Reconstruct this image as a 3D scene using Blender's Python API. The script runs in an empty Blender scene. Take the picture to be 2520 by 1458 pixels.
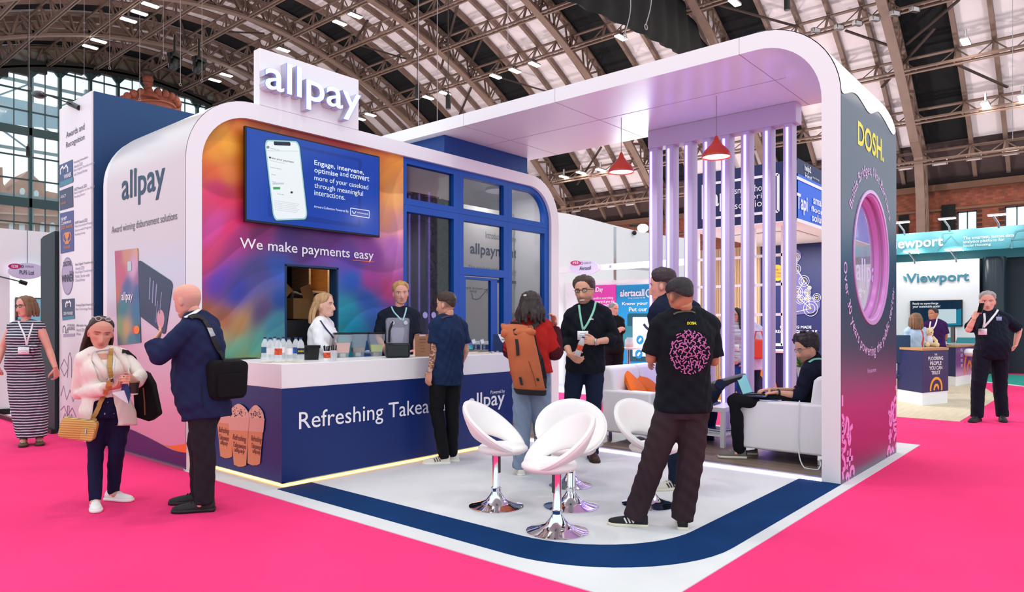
import bpy, bmesh, math, random
import numpy as np
from mathutils import Vector, Matrix, Euler
from mathutils.bvhtree import BVHTree
PI = math.pi
R_ = math.radians
sc = bpy.context.scene
COL = sc.collection
rnd = random.Random(7)

# ---------------------------------------------------------------- camera, world, exposure
# X runs along the stand's long front (and across the hall), Y along the hall, camera stands at the origin
F, HY, H = 1727.0, 801.0, 1.5          # focal length and horizon row for a 2520 x 1458 frame, eye height
AX, AY = 0.65120, 0.75891              # the X axis seen from the camera (right, forward)
cam_d = bpy.data.cameras.new('camera')
cam = bpy.data.objects.new('camera', cam_d)
COL.objects.link(cam)
cam.location = (0, 0, H)
cam.rotation_euler = (PI/2, 0, -math.atan2(AY, AX))
cam_d.sensor_width = 36.0
cam_d.lens = 36.0*F/2520.0
cam_d.shift_y = (HY-729.0)/2520.0
cam_d.clip_end = 400
sc.camera = cam
vs = sc.view_settings
vs.view_transform = 'Standard'
vs.look = 'None'
vs.gamma = 1.0
vs.use_curve_mapping = False
vs.exposure = 0.0
sc.cycles.max_bounces = 7
sc.cycles.diffuse_bounces = 4
sc.cycles.glossy_bounces = 4
sc.cycles.transmission_bounces = 6
sc.cycles.transparent_max_bounces = 8
sc.cycles.caustics_reflective = False
sc.cycles.caustics_refractive = False
sc.cycles.sample_clamp_indirect = 6.0

world = bpy.data.worlds.new('daylight')
sc.world = world
world.use_nodes = True
wn = world.node_tree
wn.nodes['Background'].inputs[0].default_value = (0.83, 0.93, 1.0, 1)
wn.nodes['Background'].inputs[1].default_value = 1.35

UPL_W = 900.0                          # watts of one uplighter added to brighten the roof
LAMP_W = 165.0                          # watts of one high-bay lamp
# ---------------------------------------------------------------- measuring helpers
def ray(px, py):
    r = (px-1260.0)/F
    return Vector((AX*r+AY, -AY*r+AX, -(py-HY)/F))
EYE = Vector((0, 0, H))
def G(px, py, z=0.0):
    d = ray(px, py); return EYE+d*((z-H)/d.z)
def PV(px, py, v):
    d = ray(px, py); return EYE+d*(v/d.y)
def PU(px, py, u):
    d = ray(px, py); return EYE+d*(u/d.x)
def PD(px, py, dep):
    return EYE+ray(px, py)*dep
def depth_of(p):
    return p.x*AY+p.y*AX
RIGHT = Vector((AX, -AY, 0))
FWD = Vector((AY, AX, 0))
UP = Vector((0, 0, 1))
XU = Vector((1, 0, 0))
YV = Vector((0, 1, 0))

# ---------------------------------------------------------------- materials
def lin(c):
    if isinstance(c, str):
        c = c.lstrip('#'); c = tuple(int(c[i:i+2], 16)/255 for i in (0, 2, 4))
    return tuple((x/12.92 if x <= 0.04045 else ((x+0.055)/1.055)**2.4) for x in c[:3])
_mats = {}
def mat(name, col='#cccccc', rough=0.5, metal=0.0, spec=0.5, emit=None, es=0.0, bump=0.0, bscale=80.0, var=0.0, vscale=3.0,
        trans=0.0, ior=1.45, alpha=1.0, coat=0.0, sheen=0.0, attr=None, stretch=None):
    if name in _mats: return _mats[name]
    m = bpy.data.materials.new(name); m.use_nodes = True
    nt = m.node_tree; b = nt.nodes['Principled BSDF']
    c = lin(col)
    b.inputs['Base Color'].default_value = (*c, 1)
    b.inputs['Roughness'].default_value = rough
    b.inputs['Metallic'].default_value = metal
    b.inputs['Specular IOR Level'].default_value = spec
    b.inputs['IOR'].default_value = ior
    b.inputs['Transmission Weight'].default_value = trans
    b.inputs['Alpha'].default_value = alpha
    b.inputs['Coat Weight'].default_value = coat
    b.inputs['Sheen Weight'].default_value = sheen
    if emit is not None:
        b.inputs['Emission Color'].default_value = (*lin(emit), 1)
        b.inputs['Emission Strength'].default_value = es
    tc = None
    if bump or var:
        tc = nt.nodes.new('ShaderNodeTexCoord')
        src = tc.outputs['Object']
        if stretch:
            mp = nt.nodes.new('ShaderNodeMapping'); mp.inputs['Scale'].default_value = stretch
            nt.links.new(src, mp.inputs['Vector']); src = mp.outputs['Vector']
    csock = None
    if attr:
        a = nt.nodes.new('ShaderNodeAttribute'); a.attribute_name = attr
        csock = a.outputs['Color']
        nt.links.new(csock, b.inputs['Base Color'])
    if var:
        n = nt.nodes.new('ShaderNodeTexNoise'); n.inputs['Scale'].default_value = vscale; n.inputs['Detail'].default_value = 5
        nt.links.new(src, n.inputs['Vector'])
        mr = nt.nodes.new('ShaderNodeMapRange'); mr.inputs[1].default_value = 0.3; mr.inputs[2].default_value = 0.7
        mr.inputs[3].default_value = 1-var; mr.inputs[4].default_value = 1+var
        nt.links.new(n.outputs['Fac'], mr.inputs[0])
        mx = nt.nodes.new('ShaderNodeMix'); mx.data_type = 'RGBA'; mx.blend_type = 'MULTIPLY'; mx.inputs[0].default_value = 1
        if csock: nt.links.new(csock, mx.inputs[6])
        else: mx.inputs[6].default_value = (*c, 1)
        nt.links.new(mr.outputs[0], mx.inputs[7])
        nt.links.new(mx.outputs[2], b.inputs['Base Color'])
    if bump:
        n2 = nt.nodes.new('ShaderNodeTexNoise'); n2.inputs['Scale'].default_value = bscale; n2.inputs['Detail'].default_value = 4
        nt.links.new(src, n2.inputs['Vector'])
        bp = nt.nodes.new('ShaderNodeBump'); bp.inputs['Strength'].default_value = bump; bp.inputs['Distance'].default_value = 0.006
        nt.links.new(n2.outputs['Fac'], bp.inputs['Height'])
        nt.links.new(bp.outputs['Normal'], b.inputs['Normal'])
    _mats[name] = m
    return m
def ramp_mat(name, axis, stops, rough=0.4, coat=0.0, scale=1.0, noise=0.0, nscale=1.2):
    """printed panel whose colour runs along one object axis (metres)"""
    m = bpy.data.materials.new(name); m.use_nodes = True
    nt = m.node_tree; b = nt.nodes['Principled BSDF']; b.inputs['Roughness'].default_value = rough
    b.inputs['Coat Weight'].default_value = coat
    tc = nt.nodes.new('ShaderNodeTexCoord'); sx = nt.nodes.new('ShaderNodeSeparateXYZ')
    nt.links.new(tc.outputs['Object'], sx.inputs[0])
    lo, hi = stops[0][0], stops[-1][0]
    mr = nt.nodes.new('ShaderNodeMapRange'); mr.inputs[1].default_value = lo; mr.inputs[2].default_value = hi
    src = sx.outputs['XYZ'.index(axis)]
    if noise:
        n = nt.nodes.new('ShaderNodeTexNoise'); n.inputs['Scale'].default_value = nscale
        nt.links.new(tc.outputs['Object'], n.inputs['Vector'])
        ma = nt.nodes.new('ShaderNodeMath'); ma.operation = 'MULTIPLY_ADD'; ma.inputs[1].default_value = noise
        nt.links.new(n.outputs['Fac'], ma.inputs[0]); nt.links.new(src, ma.inputs[2]); src = ma.outputs[0]
    nt.links.new(src, mr.inputs[0])
    cr = nt.nodes.new('ShaderNodeValToRGB')
    el = cr.color_ramp.elements
    for i, (p, c) in enumerate(stops):
        t = (p-lo)/(hi-lo)
        e = el[i] if i < 2 else el.new(t)
        e.position = t; e.color = (*lin(c), 1)
    nt.links.new(mr.outputs[0], cr.inputs[0]); nt.links.new(cr.outputs[0], b.inputs['Base Color'])
    return m
def stripe_mat(name, c1, c2, period, duty, axis='Z', rough=0.7, bump=0.0):
    m = bpy.data.materials.new(name); m.use_nodes = True
    nt = m.node_tree; b = nt.nodes['Principled BSDF']; b.inputs['Roughness'].default_value = rough
    tc = nt.nodes.new('ShaderNodeTexCoord'); sx = nt.nodes.new('ShaderNodeSeparateXYZ')
    nt.links.new(tc.outputs['Object'], sx.inputs[0])
    n = nt.nodes.new('ShaderNodeTexNoise'); n.inputs['Scale'].default_value = 6
    nt.links.new(tc.outputs['Object'], n.inputs['Vector'])
    ad = nt.nodes.new('ShaderNodeMath'); ad.operation = 'MULTIPLY_ADD'; ad.inputs[1].default_value = period*0.35
    nt.links.new(n.outputs['Fac'], ad.inputs[0]); nt.links.new(sx.outputs['XYZ'.index(axis)], ad.inputs[2])
    md = nt.nodes.new('ShaderNodeMath'); md.operation = 'FLOORED_MODULO'; md.inputs[1].default_value = period
    nt.links.new(ad.outputs[0], md.inputs[0])
    gt = nt.nodes.new('ShaderNodeMath'); gt.operation = 'GREATER_THAN'; gt.inputs[1].default_value = period*duty
    nt.links.new(md.outputs[0], gt.inputs[0])
    mx = nt.nodes.new('ShaderNodeMix'); mx.data_type = 'RGBA'
    mx.inputs[6].default_value = (*lin(c1), 1); mx.inputs[7].default_value = (*lin(c2), 1)
    nt.links.new(gt.outputs[0], mx.inputs[0]); nt.links.new(mx.outputs[2], b.inputs['Base Color'])
    return m

# ---------------------------------------------------------------- objects
def prop(o, label=None, cat=None, group=None, kind=None):
    if label: o['label'] = label
    if cat: o['category'] = cat
    if group: o['group'] = group
    if kind: o['kind'] = kind
    return o
def thing(name, label, cat, loc=(0, 0, 0), rz=0.0, group=None, kind=None):
    o = bpy.data.objects.new(name, None); COL.objects.link(o)
    o.empty_display_size = 0.1
    o.location = loc; o.rotation_euler = (0, 0, rz)
    return prop(o, label, cat, group, kind)
def wmat(o):
    m = Matrix.Identity(4)
    while o is not None:
        m = o.matrix_basis @ m; o = o.parent
    return m
def smooth(me, angle=None):
    me.polygons.foreach_set('use_smooth', [True]*len(me.polygons))
    if angle is not None:
        try: me.set_sharp_from_angle(angle=angle)
        except Exception: pass
class MB:
    """collects shapes and links them as ONE mesh object"""
    def __init__(s): s.v = []; s.f = []; s.mi = []
    def add(s, vs, fs, mi=0):
        o = len(s.v); s.v += [tuple(p) for p in vs]; s.f += [tuple(i+o for i in f) for f in fs]; s.mi += [mi]*len(fs); return s
    def box(s, lo, hi, mi=0, m=None):
        (a, b, c), (d, e, f) = lo, hi
        vs = [Vector(p) for p in ((a,b,c),(d,b,c),(d,e,c),(a,e,c),(a,b,f),(d,b,f),(d,e,f),(a,e,f))]
        if m is not None: vs = [m @ p for p in vs]
        return s.add(vs, [(0,3,2,1),(4,5,6,7),(0,1,5,4),(1,2,6,5),(2,3,7,6),(3,0,4,7)], mi)
    def beam(s, p, q, w, h=None, up=UP, mi=0):
        p, q = Vector(p), Vector(q); h = h or w
        d = (q-p); L = d.length
        if L < 1e-6: return s
        d.normalize(); sd = d.cross(up)
        if sd.length < 1e-4: sd = d.cross(XU)
        sd.normalize(); u2 = sd.cross(d)
        vs = []
        for c in (p, q):
            for (i, j) in ((-1,-1),(1,-1),(1,1),(-1,1)): vs.append(c+sd*(i*w/2)+u2*(j*h/2))
        return s.add(vs, [(0,1,2,3),(7,6,5,4),(0,4,5,1),(1,5,6,2),(2,6,7,3),(3,7,4,0)], mi)
    def tube(s, pts, r, n=10, closed=False, mi=0, ref=None):
        pts = [Vector(p) for p in pts]; k = len(pts)
        rs = r if isinstance(r, (list, tuple)) else [r]*k
        vs = []; prev = ref
        for i, p in enumerate(pts):
            if closed: d = pts[(i+1) % k]-pts[i-1]
            else: d = pts[min(i+1, k-1)]-pts[max(i-1, 0)]
            if d.length < 1e-9: d = Vector((0,0,1))
            d.normalize()
            if prev is None: prev = Vector((0,0,1)) if abs(d.z) < 0.9 else Vector((1,0,0))
            a = prev-d*prev.dot(d)
            if a.length < 1e-6: a = d.orthogonal()
            a.normalize(); prev = a; b = d.cross(a)
            rr = rs[i]; ra, rb = rr if isinstance(rr, (list, tuple)) else (rr, rr)
            for j in range(n):
                t = 2*PI*j/n; vs.append(p+a*(ra*math.cos(t))+b*(rb*math.sin(t)))
        fs = []
        for i in range(k if closed else k-1):
            for j in range(n):
                a0, b0 = i*n+j, i*n+(j+1) % n; i2 = (i+1) % k
                fs.append((a0, b0, i2*n+(j+1) % n, i2*n+j))
        if not closed: fs += [tuple(range(n-1, -1, -1)), tuple((k-1)*n+j for j in range(n))]
        return s.add(vs, fs, mi)
    def rings(s, rings, cap=True, mi=0):
        n = len(rings[0]); vs = [p for r in rings for p in r]; fs = []
        for i in range(len(rings)-1):
            for j in range(n): fs.append((i*n+j, i*n+(j+1) % n, (i+1)*n+(j+1) % n, (i+1)*n+j))
        if cap: fs += [tuple(range(n-1, -1, -1)), tuple((len(rings)-1)*n+j for j in range(n))]
        return s.add(vs, fs, mi)
    def lathe(s, prof, c=(0,0,0), n=32, mi=0, m=None, cap=True):
        c = Vector(c); rg = []
        for (r, z) in prof:
            ring = [Vector((max(r,1e-4)*math.cos(2*PI*j/n), max(r,1e-4)*math.sin(2*PI*j/n), z)) for j in range(n)]
            rg.append([(m @ p if m is not None else p)+c for p in ring])
        return s.rings(rg, cap, mi)
    def ball(s, c, r, n=12, k=8, mi=0, m=None):
        r = Vector(r) if isinstance(r, (tuple, list, Vector)) else Vector((r, r, r)); c = Vector(c); rg = []
        for i in range(k+1):
            a = -PI/2+PI*i/k; ca = max(math.cos(a), 1e-3)
            ring = [Vector((r.x*ca*math.cos(2*PI*j/n), r.y*ca*math.sin(2*PI*j/n), r.z*math.sin(a))) for j in range(n)]
            rg.append([(m @ p if m is not None else p)+c for p in ring])
        return s.rings(rg, True, mi)
    def prism(s, poly, d, mi=0):
        """closed polygon (world points) pushed along vector d"""
        p = [Vector(q) for q in poly]; n = len(p); d = Vector(d)
        vs = p+[q+d for q in p]
        fs = [tuple(range(n-1, -1, -1)), tuple(range(n, 2*n))]+[(i, (i+1) % n, n+(i+1) % n, n+i) for i in range(n)]
        return s.add(vs, fs, mi)
    def ring_prism(s, outer, inner, d, mi=0, closed=True):
        """band between two equally long outlines pushed along d"""
        o = [Vector(q) for q in outer]; i_ = [Vector(q) for q in inner]; n = len(o); d = Vector(d)
        vs = o+i_+[q+d for q in o]+[q+d for q in i_]; fs = []
        for k in range(n if closed else n-1):
            l = (k+1) % n
            fs += [(k, l, n+l, n+k), (2*n+l, 2*n+k, 3*n+k, 3*n+l), (k, 2*n+k, 2*n+l, l), (n+k, n+l, 3*n+l, 3*n+k)]
        if not closed:
            fs += [(0, n, 3*n, 2*n), (n-1, 3*n-1, 4*n-1, 2*n-1)]
        return s.add(vs, fs, mi)
    def ribbon(s, pts, nrm, w, t=0.003, mi=0):
        """flat strip of width w following pts, lying on a surface with normals nrm"""
        pts = [Vector(p) for p in pts]; k = len(pts)
        if not isinstance(nrm, list): nrm = [Vector(nrm)]*k
        vs = []
        for i, p in enumerate(pts):
            d = pts[min(i+1, k-1)]-pts[max(i-1, 0)]
            if d.length < 1e-9: d = Vector((0,0,1))
            d.normalize(); sd = d.cross(nrm[i])
            if sd.length < 1e-6: sd = d.orthogonal()
            sd.normalize(); N = nrm[i].normalized(); h = w/2
            vs += [p-sd*h, p+sd*h, p+sd*h+N*t, p-sd*h+N*t]
        fs = [(0,1,2,3), tuple(4*(k-1)+j for j in (3,2,1,0))]
        for i in range(k-1):
            for j in range(4): fs.append((4*i+j, 4*i+4+j, 4*i+4+(j+1) % 4, 4*i+(j+1) % 4))
        return s.add(vs, fs, mi)
    def build(s, name, m, parent=None, world=True, sm=False, bevel=0.0, segs=2, label=None, kind=None, ang=0.6, subd=0):
        me = bpy.data.meshes.new(name); me.from_pydata(s.v, [], s.f)
        if world and parent is not None: me.transform(wmat(parent).inverted())
        bm = bmesh.new(); bm.from_mesh(me); bmesh.ops.recalc_face_normals(bm, faces=bm.faces); bm.to_mesh(me); bm.free()
        ms = m if isinstance(m, (list, tuple)) else [m]
        for q in ms: me.materials.append(q)
        if len(ms) > 1: me.polygons.foreach_set('material_index', s.mi)
        if sm: smooth(me, ang)
        o = bpy.data.objects.new(name, me); COL.objects.link(o)
        if parent is not None: o.parent = parent
        if bevel:
            bv = o.modifiers.new('bevel', 'BEVEL'); bv.width = bevel; bv.segments = segs; bv.limit_method = 'ANGLE'; bv.angle_limit = 0.7
            smooth(me, 0.7)
        if subd:
            sd = o.modifiers.new('subd', 'SUBSURF'); sd.levels = subd; sd.render_levels = subd; smooth(me)
        if label: o['label'] = label
        if kind: o['kind'] = kind
        return o
def single(o, label, cat, group=None):
    """a thing that is one mesh: its origin goes to its base"""
    me = o.data; n = len(me.vertices); co = np.empty(n*3); me.vertices.foreach_get('co', co); co = co.reshape(-1, 3)
    c = Vector(((co[:,0].min()+co[:,0].max())/2, (co[:,1].min()+co[:,1].max())/2, co[:,2].min()))
    me.transform(Matrix.Translation(-c)); o.location = c
    return prop(o, label, cat, group)
def struct(o): o['kind'] = 'structure'; return o
def dup(root, loc=None, rz=None, label=None, group=None):
    def cp(o, par):
        c = o.copy(); COL.objects.link(c)
        if par is not None: c.parent = par
        for ch in list(o.children): cp(ch, c)
        return c
    r = cp(root, None)
    if loc is not None: r.location = loc
    if rz is not None: r.rotation_euler = (0, 0, rz)
    if label: r['label'] = label
    if group: r['group'] = group
    return r
# ---------------------------------------------------------------- lettering: the built-in font turned into a mesh
def text_raw(s, bold=0.0, spacing=1.0, extrude=0.0, res=3):
    cu = bpy.data.curves.new('lettering', 'FONT'); cu.body = s; cu.resolution_u = res
    cu.offset = bold*.5; cu.extrude = extrude; cu.space_character = spacing; cu.fill_mode = 'BOTH'
    ob = bpy.data.objects.new('lettering', cu); COL.objects.link(ob)
    dg = bpy.context.evaluated_depsgraph_get(); dg.update()
    me = bpy.data.meshes.new_from_object(ob.evaluated_get(dg))
    bpy.data.objects.remove(ob); bpy.data.curves.remove(cu)
    n = len(me.vertices); co = np.empty(n*3); me.vertices.foreach_get('co', co); co = co.reshape(-1, 3)
    fs = [tuple(p.vertices) for p in me.polygons]
    bpy.data.meshes.remove(me)
    return co, fs
def text(s, m, parent, o, xd, ud, w=None, h=None, size=None, bold=0.0, spacing=1.0, align='l', lift=0.003, depth=0.0, name='lettering', shear=0.0, box=True, mb=None):
    """o = lower-left corner of the letters' box (align l), xd right, ud up; w and h fit the box"""
    co, fs = text_raw(s, bold, spacing, 0.5 if depth else 0.0)
    lo = co.min(0); hi = co.max(0)
    sx = sy = size or 1.0
    if w is not None: sx = w/(hi[0]-lo[0])
    if h is not None: sy = h/(hi[1]-lo[1])
    if w is not None and h is None: sy = size or sx
    if h is not None and w is None: sx = sy
    x = (co[:,0]-(lo[0] if box else 0))*sx; y = (co[:,1]-(lo[1] if box else 0))*sy
    W = (hi[0]-lo[0])*sx
    x = x-{'l': 0, 'c': W/2, 'r': W}[align]+shear*y
    xd = Vector(xd).normalized(); ud = Vector(ud).normalized(); nd = xd.cross(ud)
    o = Vector(o)
    z = (co[:,2]+0.5)*depth if depth else np.zeros(len(x))
    P = np.outer(x, xd)+np.outer(y, ud)+np.outer(z+lift, nd)+np.array(o)
    b = mb or MB(); b.add([tuple(p) for p in P], fs)
    return b if mb else b.build(name, m, parent)
def ptext(s, m, parent, fn, p0, p1, htop=None, **k):
    """lettering that runs from p0 to p1 (baseline ends) on the plane fn; htop: a point at the letters' top above p0"""
    a, b, c = fn(*p0), fn(*p1), fn(*htop)
    xd = b-a; xd.z = 0
    up = Vector((0,0,1))
    return text(s, m, parent, a, xd, up, w=xd.length, h=(c.z-a.z), **k)
def rrect(w0, h0, w1, h1, r, n=8):
    """rounded rectangle outline in 2D; r is one radius or four (bl, br, tr, tl)"""
    rs = r if isinstance(r, (list, tuple)) else [r]*4
    out = []
    for (cx, cy, a0, q) in ((w0, h0, PI, rs[0]), (w1, h0, 1.5*PI, rs[1]), (w1, h1, 0, rs[2]), (w0, h1, PI/2, rs[3])):
        ox = cx+(q if cx == w0 else -q); oy = cy+(q if cy == h0 else -q)
        for i in range(n+1):
            a = a0+PI/2*i/n; out.append((ox+q*math.cos(a), oy+q*math.sin(a)))
    return out
def circ(cx, cy, r, n=40, ry=None):
    return [(cx+r*math.cos(2*PI*i/n), cy+(ry or r)*math.sin(2*PI*i/n)) for i in range(n)]
def spline(pts, n=8):
    p = [Vector(q) for q in pts]; out = []
    for i in range(len(p)-1):
        a, b, c, d = p[max(i-1, 0)], p[i], p[i+1], p[min(i+2, len(p)-1)]
        for k in range(n):
            t = k/n
            out.append(0.5*((2*b)+(c-a)*t+(2*a-5*b+4*c-d)*t*t+(3*b-a-3*c+d)*t**3))
    out.append(p[-1]); return out
def flat(poly2, plane, m, parent, t=0.002, lift=0.001, name='print', mb=None):
    """flat printed shape: 2D outline -> plane(x, y) gives the world point and plane.n the outward normal"""
    b = mb or MB(); pts = [plane(*q) for q in poly2]
    b.prism([p+plane.n*lift for p in pts], plane.n*t)
    return b if mb else b.build(name, m, parent)
class Plane:
    """px plane: outline given in photo pixels measured on a real plane"""
    def __init__(s, axis, c):
        s.axis, s.c = axis, c; s.n = Vector((-1,0,0)) if axis == 'u' else Vector((0,-1,0))
    def __call__(s, px, py): return PU(px, py, s.c) if s.axis == 'u' else PV(px, py, s.c)
class Face:
    """metre plane: u = const (x = y coordinate, y = z) or v = const (x = x coordinate)"""
    def __init__(s, axis, c, sgn=-1):
        s.axis, s.c = axis, c; s.n = Vector((sgn,0,0)) if axis == 'u' else Vector((0,sgn,0))
    def __call__(s, a, z): return Vector((s.c, a, z)) if s.axis == 'u' else Vector((a, s.c, z))
M_WHITE = mat('white_laminate', '#f2f0ef', 0.35)
M_PRINTW = mat('white_vinyl', '#f7f7f8', 0.4)
M_BLACK = mat('black_plastic', '#0b0b0c', 0.4)
M_CHROME = mat('chrome', '#e6e6ea', 0.06, 1.0)
M_STEEL = mat('brushed_steel', '#b9b9bd', 0.3, 1.0)
M_NAVY = mat('navy_vinyl', '#0c2a63', 0.4)
M_INK = mat('dark_ink', '#1c2a4a', 0.5)
M_GREYINK = mat('grey_ink', '#6a6670', 0.5)
M_WOOD = mat('pale_plywood', '#d8b27c', 0.5, var=0.12, vscale=4, stretch=(1, 1, 8))
M_GLASS = mat('clear_glass', '#ffffff', 0.02, trans=1.0, ior=1.45)
# ================================================================ THE HALL
CX_, CZ_, RB_, RA_, RN_ = 25.50, -22.45, 45.80, 40.42, 1.847
V5_, DV_ = 9.43, 9.313
def archz(u, off=0.0):
    return CZ_+(RB_+off)*(1-(abs(u-CX_)/(RA_+off))**RN_)**(1/RN_)
def arch_n(u):
    e = 0.05; t = Vector((2*e, 0, archz(u+e)-archz(u-e))).normalized()
    return Vector((-t.z, 0, t.x))
_us = [CX_+i*0.02 for i in range(1400)]
_ss = [0.0]
for i in range(1, len(_us)): _ss.append(_ss[-1]+math.hypot(0.02, archz(_us[i])-archz(_us[i-1])))
def arc_u(s):
    u = float(np.interp(abs(s), _ss, _us)); return u if s >= 0 else 2*CX_-u
def roof_hit(px, py, off=0.0):
    d = ray(px, py); t = 8.0
    while t < 140:
        p = EYE+d*t
        if p.z >= archz(min(max(p.x, -6), 56))+off: return p
        t += 0.05
    return p
M_CARPET = mat('pink_carpet', '#fa3c7c', 0.95, spec=0.15, bump=0.35, bscale=260, var=0.09, vscale=0.7)
M_BEAM = mat('painted_steel', '#7c6459', 0.55, var=0.1, vscale=1.5)
M_BEAMD = mat('dark_steel', '#40332f', 0.6)
M_ROOF = mat('roof_lining', '#e6dadd', 0.85, var=0.05, vscale=0.5, bump=0.15, bscale=3)
M_ROOFB = mat('black_roof_lining', '#0d0c10', 0.9)
M_ROOFD = mat('brown_cladding', '#4b3a3a', 0.8, var=0.1, vscale=2, stretch=(1, 1, 6))
M_WINF = mat('window_steel', '#2f4a4f', 0.5)
M_PANE = mat('window_pane', '#dff2f6', 0.05, alpha=0.10)
M_LAMP = mat('lamp_glow', '#ffffff', 0.4, emit='#fff3df', es=14)
M_CLOTHB = mat('black_drape', '#101011', 0.95, bump=0.3, bscale=6)

floor = MB().box((-14, -12, -0.2), (60, 100, -0.004)).build('floor', mat('hall_floor', '#c9c2c2', .8)); struct(floor)
aisle = MB().prism([(-3, -1.5, 0), (30, -1.5, 0), (30, 3.4, 0), (12.9, 3.4, 0), (12.9, 12, 0), (9.9, 12, 0), (9.9, 2.2, 0), (3.4, 2.2, 0), (3.4, 15, 0), (-3, 15, 0)], (0, 0, -.004)).build('pink_carpet', M_CARPET); single(aisle, 'bright pink carpet of the hall aisles round the stand', 'carpet')
# vaulted roof lining: pale panels, a blacked-out strip beside every arch, brown cladding low down
ceil_b = MB()
vk = [V5_+DV_*(6-k) for k in range(8)]       # arches, far to near
edges = []
for v in vk: edges += [(v-2.7, 1), (v+0.15, 0)]
edges = sorted(edges)
us = [arc_u(s) for s in np.linspace(-21.8, 29.6, 36)]+[99.0]
cuts = sorted(set([-4.0, 67.0]+[e[0] for e in edges if -4 < e[0] < 67]))
pts = [[(u, v) for v in cuts] for u in us]
def roofp(u, v, off=1.75):
    if u > 90: return Vector((53.9, v, 10.2))
    n = arch_n(min(u, 52.6)); return Vector((u, v, archz(u)))+n*off
vs_ = []; fs_ = []; mi_ = []
for i, u in enumerate(us):
    for v in cuts: vs_.append(roofp(u, v))
K = len(cuts)
for i in range(len(us)-1):
    for j in range(K-1):
        mid = (cuts[j]+cuts[j+1])/2
        dark = any(v-2.7 < mid < v+0.15 for v in vk)
        low = us[i] > arc_u(27.6) or us[i] > 90
        fs_.append((i*K+j, i*K+j+1, (i+1)*K+j+1, (i+1)*K+j)); mi_.append(2 if low else (1 if dark else 0))
ceil_b.v = vs_; ceil_b.f = fs_; ceil_b.mi = mi_
ceiling = ceil_b.build('ceiling', [M_ROOF, M_ROOFB, M_ROOFD], sm=True); struct(ceiling)
sol = ceiling.modifiers.new('skin', 'SOLIDIFY'); sol.thickness = 0.12; sol.offset = 1
# arches
def rib_line(lo=8.0):
    L = [Vector((u, 0, archz(u))) for u in np.linspace(lo, 49.4, 44)]
    return L+[Vector((50.6, 0, 12.2)), Vector((51.2, 0, 9.6)), Vector((51.45, 0, 6.0)), Vector((51.5, 0, 0))]
for k, v in enumerate(vk[:7]):
    b = MB(); L = rib_line(); off = Vector((0, v, 0))
    nrm = []
    for i, p in enumerate(L):
        t = (L[min(i+1, len(L)-1)]-L[max(i-1, 0)]).normalized(); nrm.append(Vector((-t.z, 0, t.x)))
    lo = [p+off for p in L]; hi = [p+off+nrm[i]*1.45 for i, p in enumerate(L)]
    for i in range(len(L)-1):
        b.beam(lo[i], lo[i+1], 0.50, 0.16, up=nrm[i]); b.beam(hi[i], hi[i+1], 0.42, 0.14, up=nrm[i])
        b.beam(lo[i]+nrm[i]*0.2, lo[i+1]+nrm[i+1]*0.2, 0.1, 0.3, up=nrm[i])
        for sd in (-0.17, 0.17):
            o2 = Vector((0, sd, 0))
            if i % 2 == 0:
                b.beam(lo[i]+o2, hi[i+1]+o2, 0.07, 0.14); b.beam(hi[i+1]+o2, lo[min(i+2, len(L)-1)]+o2, 0.07, 0.14)
                b.beam(lo[i]+o2, hi[i]+o2, 0.06, 0.1)
    o = b.build('roof_arch', M_BEAM); struct(o)
# purlins: light lattice girders along the hall
raft = sorted([v-d for v in vk for d in (2.7, 4.45, 6.2, 7.95) if v-d > 0])
for s in [-14.2, -10.6, -7.0, -3.5, 0.1, 3.6, 6.8, 10.1, 13.5, 17.5, 21.6, 25.2, 28.3]:
    u = arc_u(s); n = arch_n(u); c = Vector((u, 0, archz(u))); b = MB()
    v0 = max(1.0, 0.0)
    for w in (-0.09, 0.09):
        t = Vector((-n.z, 0, n.x))*w*1.4
        b.beam(c+t+YV*v0, c+t+YV*65.2, 0.09, 0.15, up=n)
    b.beam(c+n*1.15+YV*v0, c+n*1.15+YV*65.2, 0.14, 0.10, up=n)
    prev = None
    for v in raft+[q for q in vk if q < 66]:
        b.beam(c+YV*v, c+n*1.2+YV*v, 0.10, 0.14)
        for d in (-0.85, 0.85): b.beam(c+n*1.15+YV*v, c+YV*(v+d), 0.06, 0.06)
    o = b.build('roof_purlin', M_BEAM); struct(o)
# rafters under the lining
for v in raft:
    b = MB(); L = [roofp(u, v, 1.5) for u in np.linspace(9, 52.3, 34)]
    for i in range(len(L)-1): b.beam(L[i], L[i+1], 0.22, 0.34, up=arch_n(min(52, L[i].x)))
    o = b.build('roof_rafter', M_BEAM); struct(o)
# crossed tie rods
b = MB()
def rod(p, q): b.beam(roof_hit(*p, 0.9), roof_hit(*q, 0.9), 0.16, 0.08)
for p, q in (((1130, 0), (1085, 170)), ((1195, 75), (1155, 165)), ((1210, 185), (1345, 225)), ((880, 110), (1000, 145)), ((1130, 285), (1160, 215)),
             ((2080, 75), (2210, 120)), ((2335, 150), (2480, 215)), ((2360, 0), (2230, 110)), ((2170, 215), (2300, 70)), ((1760, 10), (1960, 65)),
             ((540, 78), (650, 82)), ((440, 40), (470, 130)), ((905, 50), (820, 190)), ((1420, 455), (1480, 362))):
    rod(p, q)
struct(b.build('roof_tie', M_BEAMD))
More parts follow.
